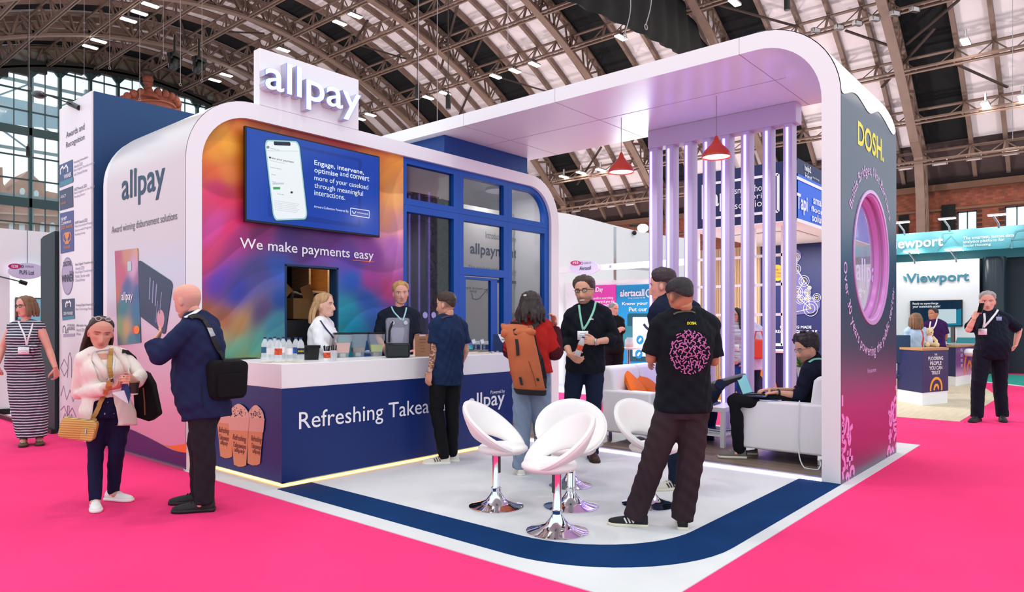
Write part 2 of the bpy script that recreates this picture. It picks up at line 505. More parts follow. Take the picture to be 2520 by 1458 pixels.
# far glazed gable
VE = vk[0]
b = MB(); thick = [13.05, 15.2, 17.36, 19.43, 21.67, 23.83, 26.18, 28.45, 30.73, 32.95, 35.1, 37.3, 39.5]
for u in thick: b.box((u-0.10, VE-0.2, 0), (u+0.10, VE+0.2, archz(u)))
for i in range(len(thick)-1):
    u = (thick[i]+thick[i+1])/2; b.box((u-0.03, VE-0.05, 0), (u+0.03, VE+0.08, archz(u)))
for z, h in ((20.08, .05), (18.44, .05), (14.85, .05), (13.02, .05), (9.6, .05), (7.8, .05), (22.1, .05)):
    b.box((12, VE-0.1, z-h), (40, VE+0.1, z+h))
for z0, z1 in ((16.55, 17.15), (10.85, 11.55), (5.6, 6.2)): b.box((12, VE-0.2, z0), (40, VE+0.2, z1))
for i in range(len(thick)-1):
    for u, sg in ((thick[i], 1), (thick[i+1], -1)):
        zz = archz(u)-0.15; b.prism([(u, VE-.1, zz), (u+sg*.75, VE-.1, zz), (u, VE-.1, zz-.9)], (0, .2, 0))
w1 = b.build('window_1', M_WINF); struct(w1)
pn = MB().box((10, VE-0.02, 0), (41, VE+0.02, 23.3)); pane = pn.build('pane', M_PANE, w1)
b = MB(); top = [(u, archz(u)) for u in np.linspace(8, 46, 30)]
for i in range(len(top)-1):
    (u0, z0), (u1, z1) = top[i], top[i+1]
    b.box((u0, VE-0.25, min(z0, z1)-0.30), (u1, VE+0.25, max(z0, z1)+0.25))
struct(b.build('trim_1', mat('gable_beam', '#2c2b29', 0.6)))
b = MB().prism([(u, VE+0.3, archz(u)+.1) for u in np.linspace(8, 46, 30)]+[(u, VE+0.3, archz(u)+1.8) for u in np.linspace(46, 8, 30)], (0, .1, 0))
struct(b.build('wall_gable', mat('gable_board', '#8d8474', 0.8)))
b = MB().box((41, VE-.1, 0), (56, VE+.3, 18)).box((-9, VE-.1, 0), (12, VE+.3, 14)); struct(b.build('wall_far', mat('far_wall', '#5c4038', 0.9)))
# pale steel porch and banner outside the gable, the street front beyond
M_PALE = mat('porch_steel', '#8fb4bf', 0.5)
po = thing('entrance_porch', 'pale blue steel porch standing outside the glazed gable', 'porch', (23, VE+4, 0))
b = MB()
for u in (14.3, 18.5, 22.7, 26.9, 31.1): b.box((u-.15, VE+3.8, 0), (u+.15, VE+4.2, 22.4))
b.build('column', M_PALE, po); b = MB()
for z in (21.9, 19.0, 16.2, 12.3): b.box((13, VE+3.9, z-.12), (33, VE+4.1, z+.12))
for u in (14.3, 18.5, 22.7, 26.9):
    b.beam((u, VE+4, 19), (u+4.2, VE+4, 21.9), .12); b.beam((u+4.2, VE+4, 16.2), (u, VE+4, 19), .12)
b.build('rail', M_PALE, po)
PB = Plane('v', VE+3.6)
bn = thing('banner', 'pale blue banner with reversed lettering on the glazed gable', 'banner', tuple(PV(80, 320, VE+3.6)))
fl = [PB(-30, 230), PB(178, 272), PB(178, 322), PB(-30, 300)]
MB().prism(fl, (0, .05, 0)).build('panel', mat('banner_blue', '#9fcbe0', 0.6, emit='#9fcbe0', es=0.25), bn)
for s, (a, c), (d, e), (tx, ty) in (('th aure', (130, 283), (62, 270), (130, 262)), ('ng', (15, 262), (-10, 257), (15, 250))):
    p0, p1 = PB(a, c), PB(d, e); text(s, M_PRINTW, bn, p0-Vector((0, .08, 0)), (p1-p0), UP, w=(p1-p0).length, h=(PB(tx, ty)-p0).z, lift=0)
VB = 84.0; P2 = Plane('v', VB)
M_TERR = mat('terracotta', '#b9856c', 0.8, var=0.2, vscale=1.2)
bd = thing('street_building', 'terracotta gabled building across the street behind the glazed gable', 'building', tuple(G(70, 830)*1.0))
bd.location = (PV(70, 700, VB).x, VB, 0)
gz = lambda px, py: PB_(px, py)
body = [P2(-40, 432), P2(-6, 430), P2(-4, 412), P2(6, 412), P2(8, 452), P2(18, 470), P2(28, 468), P2(38, 452), P2(70, 420), P2(104, 452), P2(108, 446), P2(112, 470), P2(150, 478), P2(150, 700), P2(-40, 700)]
MB().prism(body, (0, 6, 0)).build('wall', M_TERR, bd)
M_OUTG = mat('pale_window', '#dfeaf0', 0.2)
for (cx, cy, r) in ((54, 472, 9), (88, 478, 9)): flat([(cx+r*.75*math.cos(t*.4), cy+r*math.sin(t*.4)) for t in range(16)], P2, M_OUTG, bd, .1, .05, 'window')
for x in (28, 53, 78, 104, 128):
    flat([(x-7, 575), (x-7, 556)]+[(x+7*math.cos(a), 556-8*math.sin(a)) for a in np.linspace(PI, 0, 8)]+[(x+7, 575)], P2, M_OUTG, bd, .1, .05, 'window')
for y in (522, 545): flat([(-40, y-1), (150, y+9), (150, y+13), (-40, y+3)], P2, mat('stone_band', '#c9a58c', 0.8), bd, .3, .05, 'cornice')
# right-hand brick wall with windows
UW = 53.0
def brick():
    m = bpy.data.materials.new('brick_wall'); m.use_nodes = True; nt = m.node_tree; pb = nt.nodes['Principled BSDF']; pb.inputs['Roughness'].default_value = .9
    tc = nt.nodes.new('ShaderNodeTexCoord'); sp = nt.nodes.new('ShaderNodeSeparateXYZ'); mp = nt.nodes.new('ShaderNodeCombineXYZ')
    nt.links.new(tc.outputs['Object'], sp.inputs[0]); nt.links.new(sp.outputs[1], mp.inputs[0]); nt.links.new(sp.outputs[2], mp.inputs[1])
    bt = nt.nodes.new('ShaderNodeTexBrick'); bt.inputs['Scale'].default_value = 1.6
    bt.inputs['Color1'].default_value = (*lin('#8a4630'), 1); bt.inputs['Color2'].default_value = (*lin('#6d3222'), 1); bt.inputs['Mortar'].default_value = (*lin('#5b443b'), 1)
    nt.links.new(mp.outputs[0], bt.inputs[0]); nt.links.new(bt.outputs[0], pb.inputs['Base Color'])
    return m
M_BRICK = brick()
wa = [PU(2404, 560, UW).y, PU(2355, 520, UW).y]; wb = [PU(2532, 560, UW).y, PU(2472, 505, UW).y]
zt_a, zt_b, zs = PU(2380, 519, UW).z, PU(2490, 507, UW).z, PU(2380, 590, UW).z
b = MB(); zT = 10.4
spans = [(66, wa[1]+0.0), (wa[0], wb[1]), (wb[0], -3)]
for hi, lo in spans: b.box((UW, lo, 0), (UW+.6, hi, zT))
for (lo, hi), zt in ((wa, zt_a), (wb, zt_b)): b.box((UW, lo, 0), (UW+.6, hi, zs)); b.box((UW, lo, zt), (UW+.6, hi, zT))
struct(b.build('wall_right', M_BRICK))
for i, ((lo, hi), zt) in enumerate(((wa, zt_a), (wb, zt_b))):
    b = MB(); mid = (lo+hi)/2
    for y in (lo, mid-.03, hi-.06): b.box((UW+.2, y, zs), (UW+.3, y+.06, zt))
    for z in (zs, zs+(zt-zs)*.1, zt-.07): b.box((UW+.2, lo, z), (UW+.3, hi, z+.07))
    w = struct(b.build('window_%d' % (i+2), M_WINF)); MB().box((UW+.24, lo, zs), (UW+.26, hi, zt)).build('pane', M_PANE, w)
    b = MB(); 
    for z in np.arange(zs, zt+.2, .28): b.box((UW-.06, lo-.28, z), (UW+.05, lo, z+.14)); b.box((UW-.06, hi, z), (UW+.05, hi+.28, z+.14))
    struct(b.build('trim_%d' % (i+2), mat('dark_quoin', '#3a2420', 0.9)))
b = MB().box((UW-.35, -3, zT-.15), (UW+.2, 66, zT+.25)); b.box((UW-.12, -3, 8.95), (UW+.1, 66, 9.1)); struct(b.build('trim_4', mat('gutter_brown', '#6b4a38', 0.7)))
nb = MB().box((UW-.15, PU(2352, 540, UW).y, 0), (UW-.05, PU(2318, 540, UW).y, PU(2330, 505, UW).z)); single(nb.build('blackout_blind', M_CLOTHB), 'black blind hanging between the steel arch and the brick wall window', 'blind')
nb = MB().box((UW-.15, PU(2236, 540, UW).y, 0), (UW-.05, PU(2212, 540, UW).y, PU(2220, 532, UW).z)); single(nb.build('dark_shutter', M_CLOTHB), 'dark shutter in the brick wall beside the round-windowed pillar', 'shutter')
# grey gusset behind the near arch foot
vg = vk[6]+.45; PG = Plane('v', vg)
struct(MB().prism([PG(2268, 382), PG(2292, 388), PG(2316, 458), PG(2318, 640), PG(2286, 640), PG(2270, 400)], (0, .3, 0)).build('arch_gusset', mat('gusset_grey', '#756a6b', 0.8, var=.1)))

# ---- lamps under the girders
lamp_n = 0
def high_bay(p, label, group, W=None, glow=True):
    """a white high-bay lamp with its own light"""
    global lamp_n
    t = thing('ceiling_light', label, 'lamp', p, 0, group)
    MB().box((-.5, -.2, .06), (.5, .2, .16)).box((-.06, -.06, .16), (.06, .06, .7)).build('housing', M_STEEL, t, world=False, bevel=.02)
    MB().box((-.48, -.18, .0), (.48, .18, .06)).build('diffuser', M_LAMP, t, world=False)
    ld = bpy.data.lights.new('lamp_light', 'AREA'); ld.shape = 'RECTANGLE'; ld.size = 0.9; ld.size_y = 0.35; ld.energy = W or LAMP_W; ld.color = (1.0, 0.93, 0.84)
    lo = bpy.data.objects.new('lamp_light', ld); COL.objects.link(lo); lo.parent = t; lo.location = (0, 0, -.03)
    lamp_n += 1
    return t
lampset = [([(370, 14), (343, 33), (316, 51)], 'in the row of three at the far top left'),
 ([(243, 102), (222, 117)], 'in the pair above the left part of the glazed gable'),
 ([(874, 40), (836, 58)], 'in the pair above the lit rooftop sign'),
 ([(697, 124)], 'alone beside the top left corner of the lit rooftop sign'),
 ([(557, 186), (529, 199)], 'in the pair left of the lit rooftop sign'),
 ([(1315, 160), (1267, 176), (1220, 190)], 'in the row of three above the middle of the canopy'),
 ([(1095, 231), (1054, 242)], 'in the pair by the hanging chain hoists'),
 ([(912, 284), (886, 294)], 'in the pair right of the lit rooftop sign'),
 ([(1528, 94)], 'under the hem of the black drape'), ([(1808, 8)], 'alone above the highest stretch of the canopy'),
 ([(2425, 260)], 'over the pale roof panels right of the pillar'), ([(2516, 243)], 'at the very edge of the picture over the pale roof panels'),
 ([(1430, 427), (1478, 420)], 'in the pair seen below the canopy, left of the red pendant'), ([(1388, 437)], 'beside the dark roof strip seen below the canopy')]
for pts_, where in lampset:
    for i, p in enumerate(pts_):
        q = ('', '')[0] if len(pts_) == 1 else (['left', 'middle', 'right'] if len(pts_) == 3 else ['left', 'right'])[[0, 1, 2][i] if len(pts_) < 3 else i]
        if len(pts_) > 1:
            order = sorted(range(len(pts_)), key=lambda k: pts_[k][0]).index(i)
            q = ((['left', 'middle', 'right'] if len(pts_) == 3 else ['left', 'right'])[order])+' one '
        else: q = ''
        high_bay(roof_hit(p[0], p[1], -.35), 'high-bay lamp, '+q+where, 'high-bay lamps under the roof')
for u in (4, 14, 24, 34, 44):
    for v in (-3, 6, 15):
        if u == 44 and v == 15: continue
        z = archz(u)-.6
        high_bay((u, v, z), 'white high-bay lamp in the rows above the camera', 'high-bay lamps above the camera', LAMP_W*1.25)
# floodlights along a girder, right of the pillar
for i, (x, y) in enumerate(((2008, 72), (2065, 64), (2110, 54), (2152, 43), (2202, 30), (2250, 20))):
    p = roof_hit(x, y, -.25); t = thing('floodlight', 'square floodlight on the girder above the pillar, %s from the white fascia' % ['first', 'second', 'third', 'fourth', 'fifth', 'sixth'][i], 'floodlight', p, -.5, 'floodlights along one girder')
    MB().box((-.28, -.12, -.2), (.28, .12, .05)).build('housing', M_STEEL, t, world=False, bevel=.02)
    MB().box((-.2, -.13, -.17), (.2, -.11, .0)).build('lens', mat('flood_lens', '#c7c2c4', .3), t, world=False)
# vents under the lowest girder
def vent(px, py, lab):
    p = PU(px, py, 51.0); t = thing('vent_grille', lab, 'vent', p, 0, 'vent grilles under the lowest girder')
    b = MB()
    for z in (-.17, .17): b.box((-.05, -.38, z-.05), (.05, .38, z+.05))
    for y in (-.38, .38): b.box((-.05, y-.03, -.22), (.05, y+.03, .22))
    b.build('frame', mat('vent_white', '#d9cfd0', .6), t, world=False)
    b = MB().box((.0, -.37, -.16), (.03, .37, .16)); b.build('backing', M_BLACK, t, world=False)
    MB().box((-.06, -.36, -.02), (.02, .36, .02)).build('slat', mat('vent_white'), t, world=False)
for (x, y), w in (((2229, 410), 'nearest the pillar'), ((2313, 398), 'second from the pillar'), ((2397, 386), 'third from the pillar'), ((2487, 373), 'fourth from the pillar')):
    vent(x, y, 'white framed vent under the lowest girder, '+w)
for (x, y), w in (((1418, 516), 'leftmost'), ((1460, 510), 'second from left'), ((1504, 504), 'third from left'), ((1551, 499), 'nearest the slatted screen')):
    vent(x, y, 'white framed vent seen below the canopy, '+w)
# black drape hung from the roof
vd = 19.4; PDr = Plane('v', vd); hem = [PDr(1330, -25), PDr(1440, 24), PDr(1560, 78), PDr(1640, 118), PDr(1700, 148), PDr(1760, 160)]
hem = spline(hem, 12); b = MB(); rg = []
for i, p in enumerate(hem):
    y = vd+.10*math.sin(i*1.1)
    zt = min(archz(p.x)+.3, p.z+4.5)
    rg.append([Vector((p.x, y-.25, p.z+.45)), Vector((p.x, y-.1, p.z)), Vector((p.x, y+.2, p.z+.2)), Vector((p.x, y+.1, zt)), Vector((p.x, y, zt))])
b.rings(rg); single(b.build('black_drape', M_CLOTHB, sm=True), 'wide black drape slung under the roof above the canopy', 'drape')
# chain hoists, moving lights and wires
def hoist(px, py, dep, lab):
    p = PD(px, py, dep); t = thing('chain_hoist', lab, 'chain hoist', p, 0, 'chain hoists')
    MB().lathe([(.0, -.32), (.1, -.32), (.11, -.28), (.11, .22), (.08, .3), (0, .3)], n=14).build('body', M_BLACK, t, world=False, sm=True)
    MB().tube([(0, 0, .3), (0, 0, archz(min(max(p.x, -5), 52))-p.z)], .018, 6).build('chain', M_BEAMD, t, world=False)
    MB().tube([(.05*math.cos(a), 0, .38+.06*math.sin(a)) for a in np.linspace(0, 2*PI, 12)], .015, 6).build('hook', M_BEAMD, t, world=False)
hoist(1027, 226, 30, 'black chain hoist hanging higher, nearer the lit rooftop sign'); hoist(1103, 250, 30, 'black chain hoist hanging lower, nearer the canopy edge'); hoist(1937, 4, 26, 'black chain hoist above the canopy corner')
hoist(69, 372, 45, 'black chain hoist hanging in front of the glazed gable')
for (x, y), w in (((430, 138), 'left'), ((490, 147), 'right')):
    p = PD(x, y, 40); t = thing('stage_light', 'black moving stage light hanging above the blue tower, %s one of the two' % w, 'stage light', p, .4, 'stage lights')
    MB().box((-.35, -.25, -.1), (.35, .25, .12)).box((-.06, -.06, .1), (.06, .06, 1.2)).build('base', M_BLACK, t, world=False, bevel=.03)
    [MB().box((x_, -.08, -.5), (x_+.09, .08, .05)).build('yoke', M_BLACK, t, world=False) for x_ in (-.42, .33)]
    MB().lathe([(0, -.4), (.2, -.4), (.26, -.2), (.26, .15), (.2, .3), (0, .3)], n=18, m=Matrix.Rotation(.6, 4, 'X'), c=(0, 0, -.42)).build('head', M_BLACK, t, world=False, sm=True)
for i, (x, y, dep, w) in enumerate(((72, 215, 40, 'far left over the glazed gable'), (207, 190, 40, 'just left of the blue tower'), (270, 165, 38, 'above the top corner of the blue tower'), (344, 242, 36, 'in front of the carved clock top'), (402, 140, 36, 'passing the left stage light'), (497, 196, 34, 'passing the right stage light'), (444, 205, 33, 'ending in a hook over the blue tower'), (1030, 330, 24, 'behind the left chain hoist'), (1076, 330, 24, 'between the two chain hoists'), (1250, 110, 22, 'short, above the middle of the canopy'), (1590, 60, 16, 'curved, in front of the black drape'), (1538, 82, 16, 'looped, in front of the black drape'), (2492, 335, 30, 'far right over the pale roof panels'))):
    p = PD(x, y, dep); top = archz(min(max(p.x, -5), 52))
    pts_ = [p, Vector((p.x, p.y, top))]
    if 'curved' in w or 'looped' in w: pts_ = spline([p, p+Vector((.25, 0, .7)), p+Vector((.1, 0, 1.8)), p+Vector((-.1, 0, 4))], 6)
    b = MB().tube(pts_, .011, 5); b.tube([p+Vector((.06*math.cos(a), 0, -.06+.06*math.sin(a))) for a in np.linspace(0, 2*PI, 9)], .012, 5)
    single(b.build('rigging_wire', mat('wire_grey', '#9b9298', .5)), 'thin rigging wire '+w, 'wire', 'rigging wires')
# carved terracotta clock top beside the gable
vc = 61.0; PC = Plane('v', vc); M_CARV = mat('carved_terracotta', '#8a4a38', .7, bump=.5, bscale=14, var=.2, vscale=5)
ck = thing('clock_top', 'ornate red terracotta clock top with a ball finial above the blue tower', 'clock', tuple(PC(368, 262)))
arc = [PC(368+78*math.cos(a), 262-30*math.sin(a)) for a in np.linspace(0, PI, 24)]
MB().prism(arc+[PC(290, 300), PC(446, 300)], (0, .7, 0)).build('pediment', M_CARV, ck)
b = MB()
for i in range(11):
    a = PI*(i+.3)/10.6; p = PC(368+70*math.cos(a), 258-32*math.sin(a)); b.ball(p, (.32, .3, .36))
b.build('scroll', M_CARV, ck, sm=True)
p = PC(368, 232); k = (PC(368, 180)-p).z
MB().lathe([(.9, -.3), (.75, .05), (.35, .35), (.28, k*.45), (.42, k*.55)], c=p+Vector((0, .3, 0)), n=20).build('neck', M_CARV, ck, sm=True)
b = MB().ball(PC(368, 193)+Vector((0, .3, 0)), .42, 20, 12); b.build('finial', M_CARV, ck, sm=True)
MB().ball(PC(366, 178)+Vector((0, .3, 0)), (.5, .5, .3), 14, 8).build('crown', M_BEAMD, ck, sm=True)
MB().tube([PC(368+64*math.cos(a), 268-22*math.sin(a))-Vector((0, .05, 0)) for a in np.linspace(.1, PI-.1, 24)], .09, 8).build('moulding', mat('moulding_red', '#9c5a44', .5), ck, sm=True)
# ================================================================ THE STAND
def ptx(s, m, parent, pl, x0, x1, yb, yt, **k):
    """lettering on a measured plane: left and right columns, bottom and top rows at the left end"""
    a, b, c = pl(x0, yb), pl(x1, yb), pl(x0, yt)
    d = b-a; d.z = 0
    return text(s, m, parent, a, d, UP, w=d.length, h=c.z-a.z, **k)
def vp(pl, x0, y0, x1):
    """row at x1 of the level line that passes (x0, y0) on the plane"""
    z = pl(x0, y0).z; q = pl(x1, HY)
    return HY-F*(z-H)/depth_of(q)
M_FWHITE = mat('stand_carpet_white', '#dfdedf', 0.95, spec=0.1, bump=0.3, bscale=300, var=0.05, vscale=1.5)
M_FBLUE = mat('stand_carpet_blue', '#0f3566', 0.95, spec=0.1, bump=0.4, bscale=300, var=0.12, vscale=2)
M_SATIN = mat('satin_white_paint', '#f0ecee', 0.28)
M_BLUEP = mat('blue_paint', '#0950ac', 0.4)
M_TOWER = mat('tower_blue', '#17406f', 0.55, bump=.1, bscale=60)
# hall concrete under the other stands (the pink runs only along the aisles round this one)
# stand carpet
def fillet(c, r, a0, n=14): return [(c[0]+r*math.cos(a0+PI/2*i/n), c[1]+r*math.sin(a0+PI/2*i/n)) for i in range(n+1)]
carpet = MB().prism([(3.28, 1.84, 0), (9.975, 1.84, 0), (9.975, 2.11, 0), (9.975, 12.3, 0), (3.28, 12.3, 0)], (0, 0, .006)).build('stand_carpet', M_FWHITE)
carpet = single(carpet, 'white carpet of the stand with a straight edge against the pink', 'carpet')
o_ = [(3.455, 5.78)]+fillet((4.52, 3.005), 1.065, PI)[0:]+[(7.0, 1.94)]
i_ = [(3.815, 5.78)]+fillet((4.69, 3.19), .875, PI)[0:]+[(7.0, 2.325)]
b = MB().ring_prism([(x, y, .006) for x, y in o_], [(x, y, .006) for x, y in i_], (0, 0, .004), closed=False)
single(b.build('carpet_border', M_FBLUE), 'dark blue curved border strip laid round the white stand carpet', 'carpet')

# ------------------------------------------------ kiosk with art wall and glazing
KV = 7.25
kio = thing('kiosk', 'white rounded kiosk with a colourful art wall and blue glazing', 'kiosk', (6.5, KV, 0))
def yz(pl, v): return [(a, v, c) for a, c in pl]
out = rrect(3.297, 0, 9.683, 3.965, [.01, .01, .74, .74], 12); inn = rrect(3.463, .0, 9.476, 3.785, [.01, .01, .56, .56], 12)
MB().ring_prism(yz(out, KV), yz(inn, KV), (0, .17, 0)).build('frame', M_SATIN, kio, bevel=.004)
out2 = rrect(3.30, 0, 9.68, 3.962, [.01, .01, .74, .74], 12); in2 = rrect(3.38, .0, 9.6, 3.88, [.01, .01, .66, .66], 12)
MB().ring_prism(yz(out2, KV+.17), yz(in2, KV+.17), (0, 2.08, 0)).build('shell', M_SATIN, kio)
# printed skin on the left flank, running over the rounded shoulder
prof = [(a, c) for a, c in rrect(3.297, 0, 9.683, 3.965, [.01, .01, .74, .74], 16)]
left = [p for p in prof if p[0] < 4.05 and p[1] > .02]; left = sorted(left, key=lambda p: (p[1], p[0])); left = [(3.297, .02)]+left
M_FLANK = ramp_mat('flank_print_and_bounce', 'Z', [(0, '#d58fa6'), (.7, '#d79ab0'), (1.35, '#d6aebd'), (1.75, '#cfc6d4'), (2.1, '#c9d0de'), (2.45, '#d3cbd0'), (4, '#dcd4d4')], .25)  # print tones with the pink floor bounce mixed into the lower part
b = MB(); rg = []
for (a, c) in left: q_ = Vector((a-4.037, 0, c-3.225)) if c > 3.225 else Vector((-1, 0, 0)); q_.normalize(); rg.append([Vector((a, KV+.004, c))+q_*.005, Vector((a, 9.36, c))+q_*.005])
vs_ = [p for r in rg for p in r]; b.add(vs_, [(2*i, 2*i+1, 2*i+3, 2*i+2) for i in range(len(rg)-1)])
flank = b.build('flank_graphic', M_FLANK, kio, sm=True)
PF = Plane('u', 3.290)
M_TEALINK = mat('teal_ink', '#1f4a66', .5); M_PURP = mat('purple_print', '#3a1b58', .4); M_ORNG = mat('orange_print', '#ee6f2a', .4)
ptx('allpay', M_TEALINK, flank, PF, 300, 406, 515.6, 425.8, bold=.022)
ptx('Award winning disbursement solutions', M_GREYINK, flank, PF, 275, 436, 581, 558)
ptx('Find out more', M_GREYINK, flank, PF, 322, 366, 917, 905)
wave = spline([Vector((x, y, 0)) for x, y in ((266, 1052), (295, 1050), (323, 1058), (360, 1075), (391, 1091), (417, 1105), (438, 1112), (458.5, 1115))], 6)
flat([(p.x, p.y) for p in wave]+[(458.5, 1156), (266, 1102)], PF, M_PURP, flank)
og = spline([Vector((x, y, 0)) for x, y in ((403, 1095.5), (418, 1097.5), (434, 1096.5), (458.5, 1092.5))], 6)
flat([(p.x, p.y) for p in og]+[(458.5, 1116), (438, 1111), (420, 1104)], PF, M_ORNG, flank, lift=.0006)
# colour field shared by the art wall and the bank card
ART = [((510,330),'c98a1e'),((545,335),'d9901c'),((560,380),'f0a82a'),((520,400),'f09a2c'),((580,330),'c86a20'),((640,300),'b8501c'),((760,325),'a33a22'),((850,350),'b03030'),((940,365),'e07a30'),((975,390),'f09a3a'),((960,430),'f5a040'),((980,480),'f7b060'),((945,440),'e86a3a'),((510,440),'f06a30'),((545,450),'f58a3a'),((585,420),'e07828'),((510,480),'d82a70'),((530,500),'e22a5a'),((570,490),'e04a40'),((590,540),'d03060'),((510,560),'d84aa0'),((545,570),'e02a6a'),((520,620),'e0407a'),((580,600),'b02a80'),((620,600),'7a1f6a'),((700,590),'4a2a7a'),((800,610),'6a2f8a'),((900,600),'8a3f9a'),((960,580),'c070c0'),((975,540),'e8a0a0'),((960,520),'f0a070'),((510,680),'a03a90'),((560,680),'5a3ab0'),((600,720),'3040a8'),((640,690),'4a4a90'),((680,680),'2a5ab8'),((520,730),'b0603a'),((560,760),'a05a40'),((600,790),'c08a50'),((650,780),'604878'),((690,760),'2050a0'),((520,770),'d08a40'),((540,800),'b8a070'),((600,830),'80c0a0'),((560,850),'70c8b0'),((650,850),'60b8a8'),((690,820),'4a9ab0'),((640,880),'c0d070'),((560,870),'60c0a0'),((600,880),'e0d060'),((840,650),'5a3a9a'),((900,680),'a03a8a'),((950,690),'b83a70'),((975,700),'a04090'),((850,700),'1a5ab8'),((900,740),'0f5ab0'),((960,750),'3a4aa0'),((850,780),'2aa0b8'),((870,830),'2090b0'),((920,800),'1a60a8'),((840,850),'30b0b0'),((960,850),'104a98'),((930,870),'0f4a90'),((740,640),'5a3080'),((740,480),'a02a50'),((800,420),'b04030')]
AP = Plane('v', 7.31)
A_uv = np.array([[AP(*p).x, AP(*p).z] for p, c in ART]); A_c = np.array([lin(c) for p, c in ART])
def art_cols(U_, Z_):
    x = U_+.10*np.sin(2.3*Z_+1.1*U_)+.05*np.sin(5.1*Z_-2.7*U_+1); z = Z_+.12*np.sin(2.0*U_+.8*Z_)+.05*np.sin(4.7*U_+2.2*Z_)
    d = (x[:,None]-A_uv[None,:,0])**2+(z[:,None]-A_uv[None,:,1])**2
    w = 1/(d+.006)**1.9; col = (w[:,:,None]*A_c[None]).sum(1)/w.sum(1)[:,None]
    ph = 9*z+4*np.sin(1.7*x+.6*z)+2.2*np.sin(3.1*x-1.3*z); f = (ph/(2*PI)) % 1.0
    sw = lambda f, p: (f**p)*(1-np.clip((f-.93)/.07, 0, 1)**2*(3-2*np.clip((f-.93)/.07, 0, 1)))
    fold = .80+.42*sw(f, 1.5)
    ph2 = 5*z-5.5*x+3*np.sin(1.3*z+.9*x); fold *= .88+.26*sw((ph2/(2*PI)) % 1.0, 2); ph3 = 21*z-8*x+5*np.sin(1.9*x+1.3*z); fold *= .95+.09*sw((ph3/(2*PI)) % 1.0, 1.0)
    return np.clip(col*fold[:,None], 0, 1)
def paint(o, cols):
    me = o.data; at = me.color_attributes.new('paint', 'FLOAT_COLOR', 'POINT')
    at.data.foreach_set('color', np.c_[cols, np.ones(len(cols))].astype(np.float32).ravel())
M_ART = mat('art_print', '#ffffff', .35, attr='paint')
uh0, uh1 = AP(702, 660).x, AP(829, 660).x; zh1 = AP(702, 652).z; zh0 = .95
us_ = sorted(set(list(np.linspace(3.44, 6.25, 260))+[uh0, uh1])); zs_ = sorted(set(list(np.linspace(.0, 3.86, 340))+[zh0, zh1]))
gv = [(u, 7.31, z) for u in us_ for z in zs_]; nz = len(zs_); gf = []
for i in range(len(us_)-1):
    for j in range(nz-1):
        uc, zc = (us_[i]+us_[i+1])/2, (zs_[j]+zs_[j+1])/2
        if uh0 < uc < uh1 and zh0 < zc < zh1: continue
        if zc > 3.4 and uc < 3.9 and math.hypot(uc-4.02, zc-3.225) > .585 and uc < 4.02 and zc > 3.225: continue
        gf.append((i*nz+j, (i+1)*nz+j, (i+1)*nz+j+1, i*nz+j+1))
art = MB().add(gv, gf).build('art_wall', M_ART, kio); sld = art.modifiers.new('board', 'SOLIDIFY'); sld.thickness = .02; sld.offset = 0
paint(art, art_cols(np.array([p[0] for p in gv]), np.array([p[2] for p in gv])))
PA = Plane('v', 7.297)
ptx('We make payments easy', M_PRINTW, art, PA, 590, 919, 619, 585, bold=.012)
flat([(867.8, vp(PA, 867.8, 640, 867.8)), (921.5, vp(PA, 867.8, 640, 921.5)), (921.5, vp(PA, 867.8, 641.7, 921.5)), (867.8, 641.7)], PA, M_ORNG, art, name='underline')
# bank cards printed on the flank
class Quad:
    def __init__(s, pl, a, b, c, d): s.pl, s.q, s.n = pl, (a, b, c, d), pl.n
    def px(s, x, y):
        (a, b, c, d) = s.q
        return tuple((a[k]*(1-x)+b[k]*x)*(1-y)+(d[k]*(1-x)+c[k]*x)*y for k in (0, 1))
    def __call__(s, x, y): return s.pl(*s.px(x, y))
PF2 = Plane('u', 3.288)
qd = Quad(PF2, (344, 778), (407, 826), (426, 695), (340, 638)); c2 = flat(rrect(0, 0, 1, 1, .09), qd, mat('navy_card', '#1b2350', .4), flank, name='bank_card')
for k, (x, y, w) in enumerate(((.35, .62, .03), (.45, .6, .03), (.55, .58, .03), (.62, .3, .02), (.72, .5, .02))):
    flat([(x, y-.2), (x+w, y-.2), (x+w, y+.2), (x, y+.2)], qd, mat('card_silver', '#8f93b8', .4), c2, lift=.003)
flat(circ(.78, .22, .13, 24, .17), qd, mat('card_spot', '#d49aa6', .4), c2, lift=.003)
PF3 = Plane('u', 3.285); qd = Quad(PF3, (289.7, 850.4), (346.7, 843.8), (338.4, 611), (282.5, 618.3))
b = MB(); nx, ny = 18, 60; gv2 = [qd(i/nx, j/ny) for i in range(nx+1) for j in range(ny+1)]
b.add(gv2, [(i*(ny+1)+j, (i+1)*(ny+1)+j, (i+1)*(ny+1)+j+1, i*(ny+1)+j+1) for i in range(nx) for j in range(ny)])
c1 = b.build('bank_card', M_ART, flank); sld = c1.modifiers.new('card', 'SOLIDIFY'); sld.thickness = .003; sld.offset = 0
tt = np.array([[i/nx, j/ny] for i in range(nx+1) for j in range(ny+1)])
